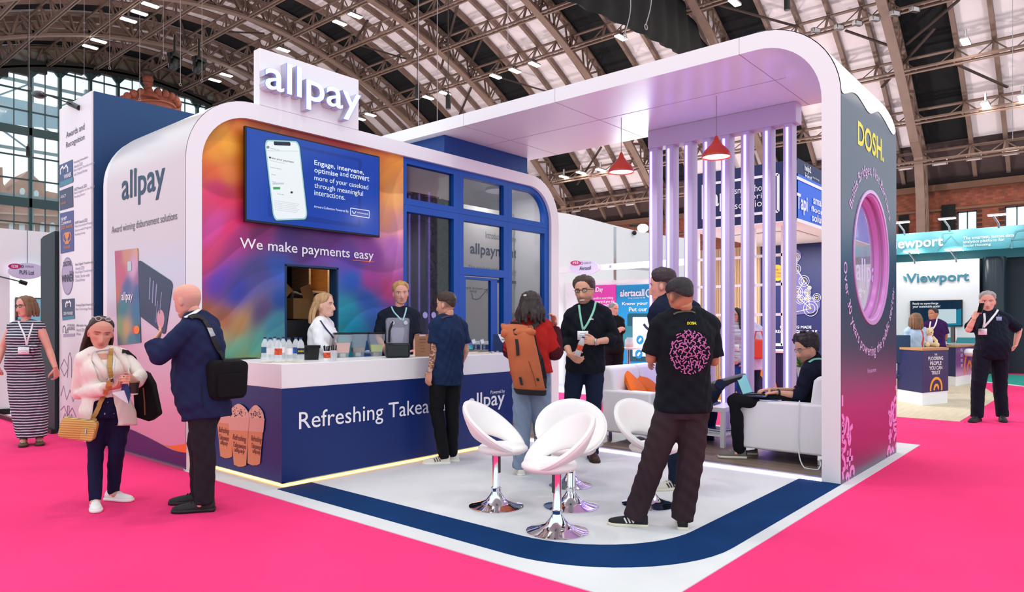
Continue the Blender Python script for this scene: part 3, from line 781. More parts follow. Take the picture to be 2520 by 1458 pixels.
def card_col(t):
    x, y = t[:,0]+.12*np.sin(5*t[:,1]), t[:,1]
    K = [((0,.95),'b8436e'),((.4,.95),'c98a6a'),((1,.97),'d8a070'),((.2,.75),'c0406a'),((.7,.8),'d0a0c0'),((1,.7),'9a5a90'),((0,.55),'c8563a'),((.5,.6),'3a4a90'),((1,.55),'244f88'),((0,.35),'3a6a58'),((.4,.4),'2a7a88'),((1,.35),'1f6a90'),((.2,.2),'7a9a60'),((.5,.15),'c09a60'),((0,.05),'3f5a60'),((.6,.05),'2a7a8a'),((1,.1),'20607c')]
    P = np.array([k for k, c in K]); C = np.array([lin(c) for k, c in K]); d = ((np.c_[x, y][:,None]-P[None])**2*np.array([.5, 1.6])).sum(2)
    w = 1/(d+.004)**2; return (w[:,:,None]*C[None]).sum(1)/w.sum(1)[:,None]
paint(c1, card_col(tt))
PF4 = Plane('u', 3.282)
ptx('allpay', M_PRINTW, c1, PF4, 299.6, 327, 746, 719.5, bold=.02)
flat(rrect(.55, .77, .72, .87, .03), qd, M_STEEL, c1, lift=.003); flat(circ(.78, .14, .12, 24, .045), qd, mat('card_red', '#d8402a', .4), c1, lift=.003); flat(circ(.86, .14, .12, 24, .045), qd, mat('card_orange', '#ee7f2a', .4), c1, lift=.004)
MB().box((3.27, KV, .0), (3.297, 9.5, .03)).build('base_trim', M_STEEL, kio)
# store room behind the serving hatch
M_ROOM = mat('store_navy', '#173a5c', .7)
b = MB().box((3.42, 9.2, .0), (uh1+1.6, 9.25, 3.0)).box((3.42, 7.45, 0), (3.47, 9.2, 3.0)).box((uh1+1.6, 7.45, 0), (uh1+1.65, 9.2, 3.0)).box((3.42, 7.45, 3.0), (uh1+1.6, 9.25, 3.05))
b.build('store_room', M_ROOM, kio)
b = MB()
for z in (zh0-.01, zh1): b.box((uh0-.015, 7.295, z-.012), (uh1+.015, 7.45, z+.012))
for u in (uh0, uh1): b.box((u-.012, 7.295, zh0), (u+.012, 7.45, zh1))
b.build('hatch_lining', M_ROOM, kio)
PS = Plane('v', 8.35)
sh = thing('shelf_unit', 'pale wooden cubby shelf in the store room behind the hatch', 'shelf', (PS(760, 700).x, 8.35, 0))
u0, u1 = PS(760, 700).x, PS(900, 700).x; zz = [PS(760, 718).z, PS(760, 718).z+.62, PS(760, 718).z-.45, .1]; um = PS(806, 700).x
b = MB().box((u0, 8.75, .0), (u1, 8.77, 3.0)); b.build('back_board', M_WOOD, sh)
b = MB()
for u in (u0, um, um+(um-u0)): b.box((u, 8.35, 0), (u+.03, 8.75, 2.95))
b.build('upright', M_WOOD, sh)
b = MB()
for z in (zz[0], zz[0]+.7, zz[2], zz[3]): b.box((u0, 8.36, z-.015), (u1, 8.75, z+.015))
b.build('board', M_WOOD, sh)
ld = bpy.data.lights.new('store_lamp', 'AREA'); ld.shape = 'DISK'; ld.size = .25; ld.energy = 22; ld.color = (1, .8, .55)
lt = thing('store_lamp', 'small warm store room lamp behind the serving hatch', 'lamp', (u0+.5, 8.2, 2.93)); lo = bpy.data.objects.new('store_lamp_light', ld); COL.objects.link(lo); lo.parent = lt; lo.location = (0, 0, -.02)
MB().lathe([(0, 0), (.1, 0), (.1, .06), (0, .06)], n=18).build('housing', M_WHITE, lt, world=False)
M_CARD = mat('cardboard', '#a97a48', .8, var=.08)
PB1 = Plane('v', 7.95); a, c = PB1(722, 785), PB1(755, 735)
bx = thing('cardboard_box', 'opened brown cardboard box inside the serving hatch', 'box', (a.x, 7.95, a.z)); MB().box((a.x, 7.95, a.z), (c.x+.05, 8.25, c.z)).build('body', M_CARD, bx)
MB().beam((a.x-.02, 8.1, c.z), (a.x-.12, 8.1, c.z+.10), .01, .3).build('flap', M_CARD, bx); MB().beam((c.x+.05, 8.1, c.z), (c.x+.2, 8.1, c.z+.06), .01, .3).build('flap', M_CARD, bx)
sb = MB().box((uh0+.02, 7.7, 0), (uh1+.1, 8.3, a.z-.02)); single(sb.build('dark_cabinet', M_BLACK), 'low black cabinet standing behind the serving hatch', 'cabinet')
pa = MB().tube(spline([PS(716, 735), PS(722, 722), PS(745, 728), PS(775, 722)], 6), [.03]*18+[.02], 8); single(pa.build('rolled_sheet', mat('grey_sheet', '#3a3a3e', .6), sm=True), 'dark rolled sheet lying on the cardboard box behind the hatch', 'sheet')

# blue glazing
GV = 7.30; PGz = Plane('v', GV+.0)
ux = lambda x: PGz(x, 700).x
uc = [6.24, ux(1128.5), ux(1250), 9.476]; zr = PGz(1001, 504).z
pz = lambda x, y: PGz(x, y).z
M_TINT = mat('tinted_pane', '#17171a', .03, spec=1.0, ior=1.7, alpha=.22)
glz = thing('glazing', 'blue framed glazing with an inner door right of the art wall', 'glazing', ((6.24+9.476)/2, GV, 0))
def cell(o, i, name='window_frame', d=.10, v=GV):
    n = len(i); f = MB().ring_prism(yz(o, v), yz(i, v), (0, d, 0)).build(name, M_BLUEP, glz, bevel=.004)
    MB().prism(yz(i, v+d*.55), (0, .008, 0)).build('pane', M_TINT, f); return f
def rr(a, b, c, d, r=.004): return rrect(a, b, c, d, r if isinstance(r, list) else [r]*4, 10)
p1a, p1b, p2a, p2b, p3a, p3b = ux(1001), ux(1117), ux(1141), ux(1240), ux(1260), ux(1340)
zt1, zb1, zt2 = pz(1001, 403), pz(1001, 488), pz(1001, 521)
TT = 3.785
cell(rr(uc[0], zr, uc[1], TT), rr(p1a, zb1, p1b, zt1)); cell(rr(uc[1], zr, uc[2], TT), rr(p2a, zb1, p2b, zt1))
cell(rr(uc[2], zr, uc[3], TT, [.004, .004, .55, .004]), rr(p3a, zb1, p3b, zt1, [.004, .004, .38, .004]))
cell(rr(uc[0], .0, uc[1], zr), rr(p1a, .25, p1b, zt2))
zd1 = pz(1141, 657); zd0 = pz(1141, 677)
cell(rr(uc[1], zd0, uc[2], zr), rr(p2a, zd1, p2b, zt2)); cell(rr(uc[2], 0, uc[3], zr), rr(p3a, .25, p3b, zt2))
b = MB().box((uc[1], GV, 0), (uc[1]+.12, GV+.1, zd0)).box((uc[2]-.10, GV, 0), (uc[2], GV+.1, zd0)); b.build('door_jamb', M_BLUEP, glz)
d0, d1 = ux(1141), ux(1222); door = cell(rr(d0, .02, d1+.05, zd0-.02), rr(ux(1150), .25, ux(1212), pz(1150, 687)), 'door', .06, GV+.03)
MB().box((d1-.02, GV-.02, 1.0), (d1+.02, GV+.03, 1.25)).build('handle', M_STEEL, door)
for x in (1031, 1052, 1073): flat(circ(ux(x), pz(x, 776), .045, 20), Face('v', GV+.05), mat('lilac_dot', '#a9a4d8', .4), glz, name='safety_dot')
# printed inner wall seen through the glazing
IV = 8.15
iw = thing('inner_wall', 'pale grey printed wall behind the blue glazing', 'wall panel', (8.9, IV, 0)); I0 = PV(1128, 700, IV).x-.1
MB().box((I0, IV, 0), (9.55, IV+.05, 3.5)).build('panel', mat('grey_wall', '#b9b4ae', .6), iw)
PI_ = Plane('v', IV-.002); M_INKD = mat('app_ink', '#1c2848', .5); M_INKG = mat('app_grey', '#6a6866', .5)
ptx('Introducing our new', M_INKG, iw, PI_, 1195, 1271, vp(PI_, 1157, 586, 1195), 570)
ptx('allpayments app', M_INKD, iw, PI_, 1157, 1322, 632, 597, bold=.03)
ptx('The quickest and smartest way to make and', M_INKG, iw, PI_, 1152, 1325, 665, 652); ptx('manage your payments on-the-go!', M_INKG, iw, PI_, 1195, 1306, 677, 660)
ptx('Simple account', M_INKD, iw, PI_, 1137, 1188, 713, 704); ptx('setup', M_INKD, iw, PI_, 1156, 1173, 722, 714)
ptx('Payments', M_INKG, iw, PI_, 1304, 1341, 746, 738); ptx('on', M_INKG, iw, PI_, 1325, 1341, 758, 752)
def line(pts_, pl, m, parent, w=.012, name='line_art'):
    return MB().ribbon([pl(*p) for p in pts_], pl.n, w, .002).build(name, m, parent)
line([(1161, 722), (1163, 735), (1172, 738), (1180, 735), (1199, 713)], PI_, M_INKD, iw, .014); line([(1191, 714), (1200, 712), (1198, 723)], PI_, M_INKD, iw, .014)
line([(1277, 708), (1290, 706), (1305, 710), (1313, 718)], PI_, M_INKD, iw, .014); line([(1285, 702), (1276, 708), (1285, 714)], PI_, M_INKD, iw, .014)
o2 = rrect(PI_(1206, 700).x, .9, PI_(1278, 700).x, PI_(1212, 688).z, .12); i2 = rrect(PI_(1206, 700).x+.05, .95, PI_(1278, 700).x-.05, PI_(1212, 688).z-.05, .08)
MB().ring_prism(yz(o2, IV-.008), yz(i2, IV-.008), (0, .006, 0)).build('phone_outline', M_INKD, iw)
ld = bpy.data.lights.new('added_fill_lamp', 'AREA'); ld.shape = 'DISK'; ld.size = .5; ld.energy = 18; lt = thing('added_fill_lamp', 'round ceiling lamp in the room behind the blue glazing', 'lamp', (8.7, 7.72, 3.72)); lo = bpy.data.objects.new('added_fill_light', ld); COL.objects.link(lo); lo.parent = lt; lo.location = (0, 0, -.02); MB().lathe([(0, 0), (.25, 0), (.25, .05), (0, .05)], n=24).build('housing', M_WHITE, lt, world=False)  # unseen fill lamp, added to brighten the printed inner wall
# planted wall behind the first pane
gw = thing('green_wall', 'dark artificial plant wall behind the leftmost glazing pane', 'plant wall', (7.3, 8.5, 0)); gu0, gu1 = PV(985, 700, 8.5).x, I0
MB().box((gu0, 8.5, 0), (gu1+.6, 8.55, 3.6)).build('backing', mat('plant_dark', '#10130f', .9), gw)
b = MB(); r2 = random.Random(3)
for k in range(700):
    u, z = r2.uniform(gu0+.15, gu1+.5), r2.uniform(.6, 3.5); c = Vector((u, 8.47-r2.random()*.1, z)); a = r2.uniform(0, 6.28); L = r2.uniform(.06, .15)
    d = Vector((math.cos(a), -.35, math.sin(a)))*L; s_ = Vector((-math.sin(a), -.1, math.cos(a)))*L*.28
    b.add([c-d, c+s_, c+d, c-s_], [(0, 1, 2, 3)])
o = b.build('foliage', mat('plant_leaf', '#2c3a26', .6, var=.3, vscale=20), gw); o['kind'] = 'stuff'

# ------------------------------------------------ reception counter
ct = thing('serving_counter', 'navy serving counter with a thick white top and warm under-light', 'counter', (5.1, 6.1, 0))
Lp = lambda e: [(3.50+e, 5.78+e), (6.75-e, 5.78+e), (6.75-e, 6.45-e), (4.15-e, 6.45-e), (4.15-e, 7.2), (3.50+e, 7.2)]
M_CNT = ramp_mat('counter_navy', 'Z', [(0, '#123a80'), (.9, '#123a80')], .4)
MB().prism([(x, y, .055) for x, y in Lp(0)], (0, 0, .862)).build('body', mat('counter_blue', '#08286a', .42), ct)
MB().prism([(x, y, .917) for x, y in Lp(-.004)], (0, 0, .226)).build('worktop', M_WHITE, ct, bevel=.004)
MB().prism([(x, y, .006) for x, y in Lp(.07)], (0, 0, .049)).build('plinth', M_STEEL, ct)
M_WARM = mat('warm_led', '#ffd9a0', .4, emit='#ffa23c', es=15)
b = MB().box((3.545, 5.825, .008), (6.70, 5.835, .022)).box((3.545, 5.835, .008), (3.555, 7.2, .022)).box((6.69, 5.835, .008), (6.70, 6.40, .022)); b.build('light_strip', M_WARM, ct)
b = MB().box((3.52, 5.80, .040), (6.73, 5.835, .055)).box((3.52, 5.80, .04), (3.555, 7.2, .055)); b.build('lip', M_STEEL, ct)
PCt = Plane('v', 5.777)
w_part = np.ptp(text_raw('Refreshing Takea')[0][:,0]); w_full = np.ptp(text_raw('Refreshing Takeaways')[0][:,0])
a0, a1 = PCt(735.4, 1060).x, PCt(1055, 1025).x; wf = (a1-a0)*w_full/w_part
text('Refreshing Takeaways', M_PRINTW, ct, (a0, 5.777, PCt(735.4, 1071).z), XU, UP, w=wf, h=PCt(735.4, 1015).z-PCt(735.4, 1071).z, bold=.004)
MB().box((a0+1.95, 5.772, PCt(735, 1066).z), (a0+wf, 5.777, PCt(735, 1066).z+.008)).build('underline', M_ORNG, ct)
ptx('allpay', M_PRINTW, ct, PCt, 1153.5, 1241.5, 1018.6, 969.6, bold=.02); ptx('Powered by', M_PRINTW, ct, PCt, 1207, 1242, 973.2, 962)
PCl = Plane('u', 3.497); cq = lambda x, y: (500+x/3.0375, 900+y/3.0375)
M_CUP = mat('cup_print', '#dd8f62', .45); M_CUPT = mat('cup_top_print', '#e2a894', .45); M_CRM = mat('cream_print', '#e3b49b', .5); M_CHOC = mat('choc_print', '#4a2018', .5); M_CINK = mat('cup_ink', '#5a2426', .5)
def cup(l, r, yt, bl, br, yb, name='drink_print', dz=0):
    lift = .001+dz
    g = flat([cq(l, yt), cq(r, yt+8)]+[cq(br, yb)]+[cq(br-(br-bl)*.25, yb+10), cq(br-(br-bl)*.6, yb+12), cq(bl, yb-4)], PCl, M_CUP, ct, lift=lift, name=name)
    flat([cq(l-4, yt-12), cq(r+6, yt-4), cq(r-4, yt+100), cq(l+4, yt+92)], PCl, M_CUPT, g, lift=lift+.0012)
    cx = (l+r)/2; w = (r-l)/2
    dome = [(cx+w*1.02*math.cos(a), yt-2-(105)*(math.sin(a)**.8)*(1-.25*abs(math.cos(a)))) for a in np.linspace(PI, 0, 14)]
    flat([cq(*p) for p in dome], PCl, M_CRM, g, lift=lift+.002)
    rr2 = random.Random(int(l)); 
    for k in range(34):
        a = rr2.uniform(.1, PI-.1); q = rr2.uniform(.2, .95); x, y = cx+w*.95*q*math.cos(a), yt-4-92*q*math.sin(a); s_ = rr2.uniform(3, 6)
        flat([cq(x-s_, y-2), cq(x, y-s_), cq(x+s_, y+1), cq(x+1, y+s_)], PCl, M_CHOC, g, lift=lift+.003, mb=spr)
    m1 = l+(r-l)*.12
    for s_, y0, y1 in (('Refreshing', yt+175, yt+120), ('Takeaways', yt+228, yt+178), ('allpay', yt+262, yt+222)):
        xa, xb = cq(m1+4, y0), cq(r-(r-l)*.2, y0)
        if s_ == 'allpay': xa, xb = cq(m1+18, y0), cq(r-(r-l)*.24, y0)
        ptx(s_, M_CINK, g, Plane('u', 3.497-.003-dz), xa[0], xb[0], cq(0, y0)[1], cq(0, y1)[1], shear=(.25 if s_ != 'allpay' else 0), bold=.01)
    return g
for args, dz in (((98, 212, 335, 130, 217, 682), 0), ((338, 458, 400, 336, 428, 735), .0035), ((198, 348, 390, 237, 328, 745), .007)):
    spr = MB(); g = cup(*args, dz=dz); o = spr.build('sprinkle_print', M_CHOC, g); o['kind'] = 'stuff'

# ------------------------------------------------ lit sign on the roof of the kiosk
sg = thing('lit_sign', 'white rooftop sign box with glowing company letters', 'sign', (4.8, KV, 3.965))
b = MB().box((4.117, KV+.0, 3.968), (5.472, KV+.13, 4.605)); b.build('panel', M_SATIN, sg, bevel=.004)
PSg = Plane('v', 7.13)
M_GLOW = mat('letter_glow', '#ffffff', .4, emit='#e6ecff', es=1.6); M_GLOWB = mat('letter_edge', '#3f6df0', .4, emit='#3b6cff', es=1.0); M_SIDE = mat('letter_side', '#c9c4d6', .4)
ptx('allpay', M_SIDE, sg, PSg, 651, 889, 241.5, 137, bold=.028, depth=.115, lift=-.118, name='letters')
ptx('allpay', M_GLOWB, sg, PSg, 651, 889, 241.5, 137, bold=.028, lift=.0)
ptx('allpay', M_GLOW, sg, PSg, 652.5, 887.5, 240.7, 138.4, bold=.012, lift=.003)

# ------------------------------------------------ television
tv = thing('television', 'wide wall television showing a payment phone screen on blue', 'television', (4.85, 7.2, 2.6))
PT = Plane('v', 7.19); t0, t1 = PT(603, 309), PT(934.5, 585)
MB().box((t0.x, 7.19, t1.z), (t1.x, 7.232, t0.z)).build('case', M_BLACK, tv, bevel=.004); MB().box((4.4, 7.232, 2.9), (5.3, 7.299, 3.5)).build('mount', M_BLACK, tv)
def em(name, c, s=1.0): return mat(name, '#040406', .15, emit=c, es=s*1.15)
S_BLUE = em('screen_blue', '#0a46b4', .75); S_WHITE = em('screen_white', '#f4fbff', .8); S_BLUE2 = em('screen_blue_dark', '#0a3da0', .7); S_GREEN = em('screen_green', '#3fb862', .7); S_DARK = em('screen_ink', '#1b2038', .5); S_GREY = em('screen_grey', '#9aa4b8', .6); S_TEAL = em('screen_teal', '#1d5878', .5)
m_ = .018; scrn = MB().box((t0.x+m_, 7.186, t1.z+m_*1.4), (t1.x-m_, 7.192, t0.z-m_)).build('screen', S_BLUE, tv)
PT2 = Plane('v', 7.185); zz_ = lambda x, y: (590+x/4.7027, 290+y/4.7027)
flat([zz_(*p) for p in ((700, 325), (1410, 480), (1395, 1275), (330, 1145), (335, 880))], PT2, S_BLUE2, scrn, .0008, .0002, 'backdrop_shape')
flat([zz_(*p) for p in ((705, 360), (1370, 505), (1370, 1240), (345, 1060), (345, 880))], PT2, S_BLUE, scrn, .0008, .0008, 'backdrop_shape')
q = Quad(PT2, zz_(383, 1203), zz_(795, 1188), zz_(692, 262), zz_(272, 242))
ph = flat(rrect(0, 0, 1, 1, .11), q, S_TEAL, scrn, .001, .002, 'phone'); flat(rrect(.02, .012, .98, .988, .10), q, em('phone_rim', '#a9dcf0', .7), ph, .001, .003); flat(rrect(.05, .03, .95, .97, .09), q, S_WHITE, ph, .001, .004)
flat(rrect(.27, .925, .73, .972, .02), q, S_DARK, ph, .001, .005, 'notch'); PT3 = Plane('v', 7.179)
def ztx(s, m, x0, x1, yb, yt, **k): p0, p1, p2 = zz_(x0, yb), zz_(x1, yb), zz_(x0, yt); ptx(s, m, k.pop('par', scrn), PT3, p0[0], p1[0], p0[1], p2[1], **k)
ztx('Make your payment', S_DARK, 337, 625, 478, 446, par=ph, bold=.012); ztx('Please enter your details below', S_DARK, 343, 520, 501, 491, par=ph)
ztx('Customer Reference', S_DARK, 352, 480, 577, 565, par=ph); ztx('Amount', S_DARK, 364, 418, 660, 648, par=ph); ztx('Service', S_DARK, 374, 416, 744, 733, par=ph); ztx('Queen Housing   Home', S_DARK, 352, 458, 362, 346, par=ph)
for k in range(6): ztx('Terms of the service and of the card payment page', S_GREY, 392+3*k, 690-18*(k % 3), 964+21*k, 953+21*k, par=ph)
ztx("I'm not a robot", S_DARK, 433, 508, 886, 872, par=ph)
qq = lambda *a: [zz_(*p) for p in a]
flat(qq((385, 802), (466, 802), (468, 830), (388, 832)), PT3, S_GREEN, ph, .001, .0); flat(qq((300, 380), (680, 386), (680, 389), (300, 383)), PT3, S_GREY, ph, .001, .0)
flat(qq((378, 752), (510, 750), (511, 772), (380, 775)), PT3, em('field_grey', '#d6dde6', .75), ph, .001, .0); flat([zz_(326+17*math.cos(a), 342+17*math.sin(a)) for a in np.linspace(0, 6.28, 20)], PT3, S_GREY, ph, .001, .0); flat([zz_(600+14*math.cos(a), 865+14*math.sin(a)) for a in np.linspace(0, 6.28, 20)], PT3, S_TEAL, ph, .001, .0)
ztx('Engage, intervene,', S_WHITE, 862, 1435, 562, 488, bold=.02)
ztx('optimise', S_WHITE, 862, 1135, 650, 575, bold=.02); ztx('and', S_WHITE, 1160, 1255, 673, 615); ztx('convert', S_WHITE, 1275, 1497, 696, 640, bold=.02)
ztx('more of your caseload', S_WHITE, 862, 1485, 738, 662); ztx('through meaningful', S_WHITE, 862, 1425, 829, 750); ztx('interactions.', S_WHITE, 862, 1218, 895, 836); ztx('Arrears Collection Powered By', S_WHITE, 858, 1258, 1048, 1012)
ztx('voicescape', S_WHITE, 1355, 1482, 1112, 1085)
for a, c in (((1283, 1045), (1498, 1078)), ((1498, 1078), (1497, 1162)), ((1497, 1162), (1281, 1126)), ((1281, 1126), (1283, 1045))): MB().ribbon([PT3(*zz_(*a)), PT3(*zz_(*c))], PT3.n, .008, .001).build('logo_box', S_WHITE, scrn)
line([zz_(1300, 1080), zz_(1322, 1112), zz_(1345, 1085)], PT3, S_WHITE, scrn, .010, 'logo_mark')

# ------------------------------------------------ blue tower with the awards panel
PTw = Plane('v', 9.87); zt = PTw(241.5, 226.3).z
tw = thing('awards_tower', 'tall blue tower with a white awards panel on its flank', 'tower', (6, 10.5, 0))
MB().box((3.32, 9.87, 0), (8.6, 11.07, zt)).build('body', M_TOWER, tw)
pan = MB().box((3.295, 9.89, .0), (3.33, 11.09, zt-.0)).build('awards_panel', M_SATIN, tw)
PW = Plane('u', 3.293); W_INK = mat('award_ink', '#40394f', .5); W_BLUE = mat('award_navy', '#262c58', .4); W_PURP = mat('award_violet', '#3d3f86', .4); W_TEAL = mat('award_teal', '#2f7f98', .4); W_OR = mat('award_orange', '#e08a3a', .4); W_LIL = mat('award_lilac', '#8e84a4', .5)
ptx('Awards and', W_INK, pan, PW, 163, 208, 341, 326); ptx('Recognition', W_INK, pan, PW, 163, 208, 369, 351)
def badge(c4, m, name='badge'): return flat(c4, PW, m, pan, name=name)
PW2 = Plane('u', 3.290)
b1 = badge([(146, 407.5), (179, 392.7), (180, 448), (147, 462)], mat('badge_blue', '#1d3f7c', .4)); flat([(147, 449), (180, 436), (180, 448), (147, 462)], PW2, W_TEAL, b1)
line([(149, 430), (149, 418), (154, 410), (158, 418), (158, 426), (158, 416), (163, 407), (167, 414), (167, 424)], PW2, M_PRINTW, b1, .03); ptx('WINNER', M_PRINTW, b1, PW2, 158, 176, 441, 431, bold=.03)
b2 = badge([(147, 470.5), (179.7, 457.7), (180.6, 509.6), (148, 519)], W_BLUE); ptx('ASCP', M_PRINTW, b2, PW2, 150, 163, 489, 482); ptx('WINNER', W_OR, b2, PW2, 150, 163, 505, 500)
b3 = badge([(148, 525.7), (181, 518), (182, 618), (150, 625)], W_PURP); ptx('NHMF', M_PRINTW, b3, PW2, 151, 165, 545, 536, bold=.03); ptx('Conference', M_PRINTW, b3, PW2, 151, 176, 555, 546, bold=.02); ptx('2025 Awards', W_OR, b3, PW2, 151, 179, 566, 557, bold=.02); ptx('WINNER', W_OR, b3, PW2, 157, 174, 614, 607)
flat([(160, 573), (171, 571), (170, 583), (167, 588), (167, 592), (170, 596), (170, 600), (161, 602), (161, 598), (164, 593), (164, 589), (161, 585)], PW2, W_OR, b3)
for sg_ in (-1, 1): line([(165.5+sg_*9.5*math.sin(a), 584-13*math.cos(a)-sg_*1.5) for a in np.linspace(.6, 2.8, 9)], PW2, W_OR, b3, .02)
b4 = flat(circ(166.5, 680, 14, 32, 46.5), PW, W_LIL, pan, name='badge'); flat(circ(166.5, 680, 13, 32, 44), PW2, mat('award_pale', '#b3a9c4', .5), b4, lift=.0); PW3 = Plane('u', 3.287); ptx('DIGITAL', W_INK, b4, PW3, 156, 176, 657, 645, bold=.02); ptx('WINNER', W_INK, b4, PW3, 152.5, 180.5, 696, 678, bold=.03); ptx('2024', W_INK, b4, PW3, 171, 180, 676, 668)
b5 = badge([(152.5, 737), (183.6, 735), (183.6, 784.7), (154, 789)], W_BLUE); line([(162, 757), (162, 748), (165, 743), (168, 748), (168, 756), (168, 747), (171, 742), (174, 747), (174, 756)], PW2, M_PRINTW, b5, .03); ptx('2024 WINNER', M_PRINTW, b5, PW2, 157, 180, 776, 768, bold=.02); flat([(154, 781), (183.6, 777), (183.6, 784.7), (154, 789)], PW2, W_TEAL, b5)
ptx('AFFORDABLE', W_INK, pan, PW, 166, 184, 804, 798); ptx('HOUSING', W_INK, pan, PW, 166, 184, 813, 805, bold=.02); flat([(156, 823), (184, 821), (184, 828), (156, 830)], PW, mat('award_pale'), pan); line([(155, 820), (155, 806), (158, 802), (161, 806), (161, 820), (164, 820), (164, 812), (167, 812), (167, 820)], PW, W_INK, pan, .012)
def lines(x0, y0, L, dy=9.3, h=7.4, k=1.9):
    for i, s in enumerate(L): ptx(s, W_INK if i == 0 else W_LIL, pan, PW, x0, min(x0+len(s)*k, 233), y0+dy*i, y0+dy*i-h)
lines(182, 405, ['Housing Innovation', 'Awards 2025', 'Best Digital Transformation', 'with Onward Homes'], 9.8); lines(183, 471, ['ASCP Awards 2025', 'Best Supplier to the Social', 'Housing Sector'], 9.4); lines(184.5, 553, ['NHMF Awards 2025', 'Most Innovative Property', 'Service with Progress', 'Housing Group'], 9.8)
lines(186, 656, ['Best Digital Transformation', 'Awards 2024', 'Best Digital Transformation -', 'Public Sector with', 'Onward Homes'], 9.6); lines(187, 756, ['Housing Digital Awards 2024', 'Best Technology Partner'], 10); lines(188, 806, ['Affordable Housing', 'Awards 2024', 'Winner'], 10)
for pts_ in ([(149, 905), (158, 885), (168, 906), (158, 926), (149, 905)], [(166, 930), (168, 880), (172, 868), (176, 884), (176, 930)], [(150, 975), (156, 950), (164, 985), (172, 960), (180, 990), (186, 965)], [(149, 1010), (158, 1000), (166, 1024), (178, 1004), (188, 1030)], [(152, 1040), (160, 1018), (168, 1046), (176, 1020), (184, 1044)], [(166, 1000), (166, 1030), (170, 1030), (170, 1000), (166, 1000)]):
    line(pts_, PW, W_LIL, pan, .012)
wl = thing('picture_light', 'thin black arm lamp reaching out over the awards panel', 'lamp', tuple(PW(190, 262))); MB().tube([PW(196, 266), PW(170, 254)], .035, 8).build('bracket', M_BLACK, wl, sm=True)
PL_ = Plane('u', 2.9); MB().tube([PW(178, 257), PL_(112, 232)], .008, 6).build('arm', M_BLACK, wl); p = PL_(96, 233)
MB().ball(p, (.07, .20, .05), 16, 10, m=Matrix.Rotation(.25, 4, 'X')).build('head', M_BLACK, wl, sm=True)
# dark panel of the neighbouring stand behind the tower
PD_ = Plane('u', 3.30); y0 = 11.13; y1 = PD_(110, 800).y
single(MB().prism([(3.25, y0, .007), (3.25, y1, .007), (3.25, y1, PD_(110, 590).z), (3.25, y1-.12, PD_(112, 584).z), (3.25, y0, PD_(140, 571).z)], (1.4, 0, 0)).build('partition_wall', mat('dark_green_panel', '#1f3036', .6)), 'dark green panel standing between the awards tower and the white booth', 'partition')
single(MB().box((3.2, y0-.02, 0.0), (3.248, 14.4, .06)).build('floor_trim', M_BLACK), 'black floor trim along the foot of the dark green panel', 'trim')

# ------------------------------------------------ canopy arch
ca = thing('canopy_arch', 'white rounded canopy arch with a navy printed pillar side', 'canopy', (8.1, 4.5, 0))
U0, U1 = 7.0, 9.19; zc = 3.66; Rr, rr_ = .80, .628
def arcp(r, n=14): return [(1.945+.80-r*math.cos(a), zc+r*math.sin(a)) for a in np.linspace(0, PI/2, n)]
o_ = arcp(Rr)+[(9.3, zc+Rr)]; i_ = arcp(rr_)+[(9.3, zc+rr_)]
MB().ring_prism([(U0, y, z) for y, z in o_], [(U0, y, z) for y, z in i_], (U1-U0, 0, 0), closed=False).build('roof', M_SATIN, ca, sm=True, ang=.5)
PP = Plane('v', 1.945); pu0, pu1 = PP(2099.4, 650).x, PP(2183.8, 650).x; pc = (pu0+pu1)/2; pr = (PP(2139, 478).z-PP(2143, 789).z)/2; pzc = (PP(2139, 478).z+PP(2143, 789).z)/2
pr2 = (pr+(pu1-pu0)/2)/2
N = 72
def to_rect(a, x0, x1, z0, z1):
    dx, dz = math.cos(a), math.sin(a); t = min([((x1-pc) if dx > 0 else (x0-pc))/dx if abs(dx) > 1e-9 else 1e9, ((z1-pzc) if dz > 0 else (z0-pzc))/dz if abs(dz) > 1e-9 else 1e9])
    return (pc+dx*t, pzc+dz*t)
angs = sorted(set([2*PI*i/N for i in range(N)]+[math.atan2(z-pzc, x-pc) % (2*PI) for x in (U0, U1) for z in (0.006, zc)]))
ro = [to_rect(a, U0, U1, .006, zc) for a in angs]; ri = [(pc+pr2*math.cos(a), pzc+pr2*math.sin(a)) for a in angs]
MB().ring_prism([(x, 1.945, z) for x, z in ro], [(x, 1.945, z) for x, z in ri], (0, .172, 0)).build('pillar', M_SATIN, ca)
M_PIL = ramp_mat('pillar_print', 'Z', [(0, '#46586e'), (.10, '#5a3a5c'), (.3, '#8a1f58'), (.75, '#9a2466'), (1.05, '#6c2f5a'), (1.35, '#3c3352'), (1.75, '#1a3050'), (2.2, '#123a5e'), (2.6, '#182850'), (3.0, '#15264c'), (4.5, '#161f46')], .3, noise=.12, nscale=.9)
skin = MB().ring_prism([(x, 1.9405, z) for x, z in ro], [(x, 1.9405, z) for x, z in ri], (0, .0035, 0)).build('pillar_graphic', M_PIL, ca)
b = MB(); pr_ = [(1.945+.80-.8035*math.cos(a), zc+.8035*math.sin(a)) for a in np.linspace(0, PI/2, 16)]
b.rings([[Vector((U0+.004, y, z)), Vector((U1, y, z))] for y, z in pr_], cap=False); b.f = [(2*i, 2*i+1, 2*i+3, 2*i+2) for i in range(15)]
b.mi = [0]*15; b.build('shoulder_graphic', mat('shoulder_navy', '#161f46', .3), ca, sm=True)
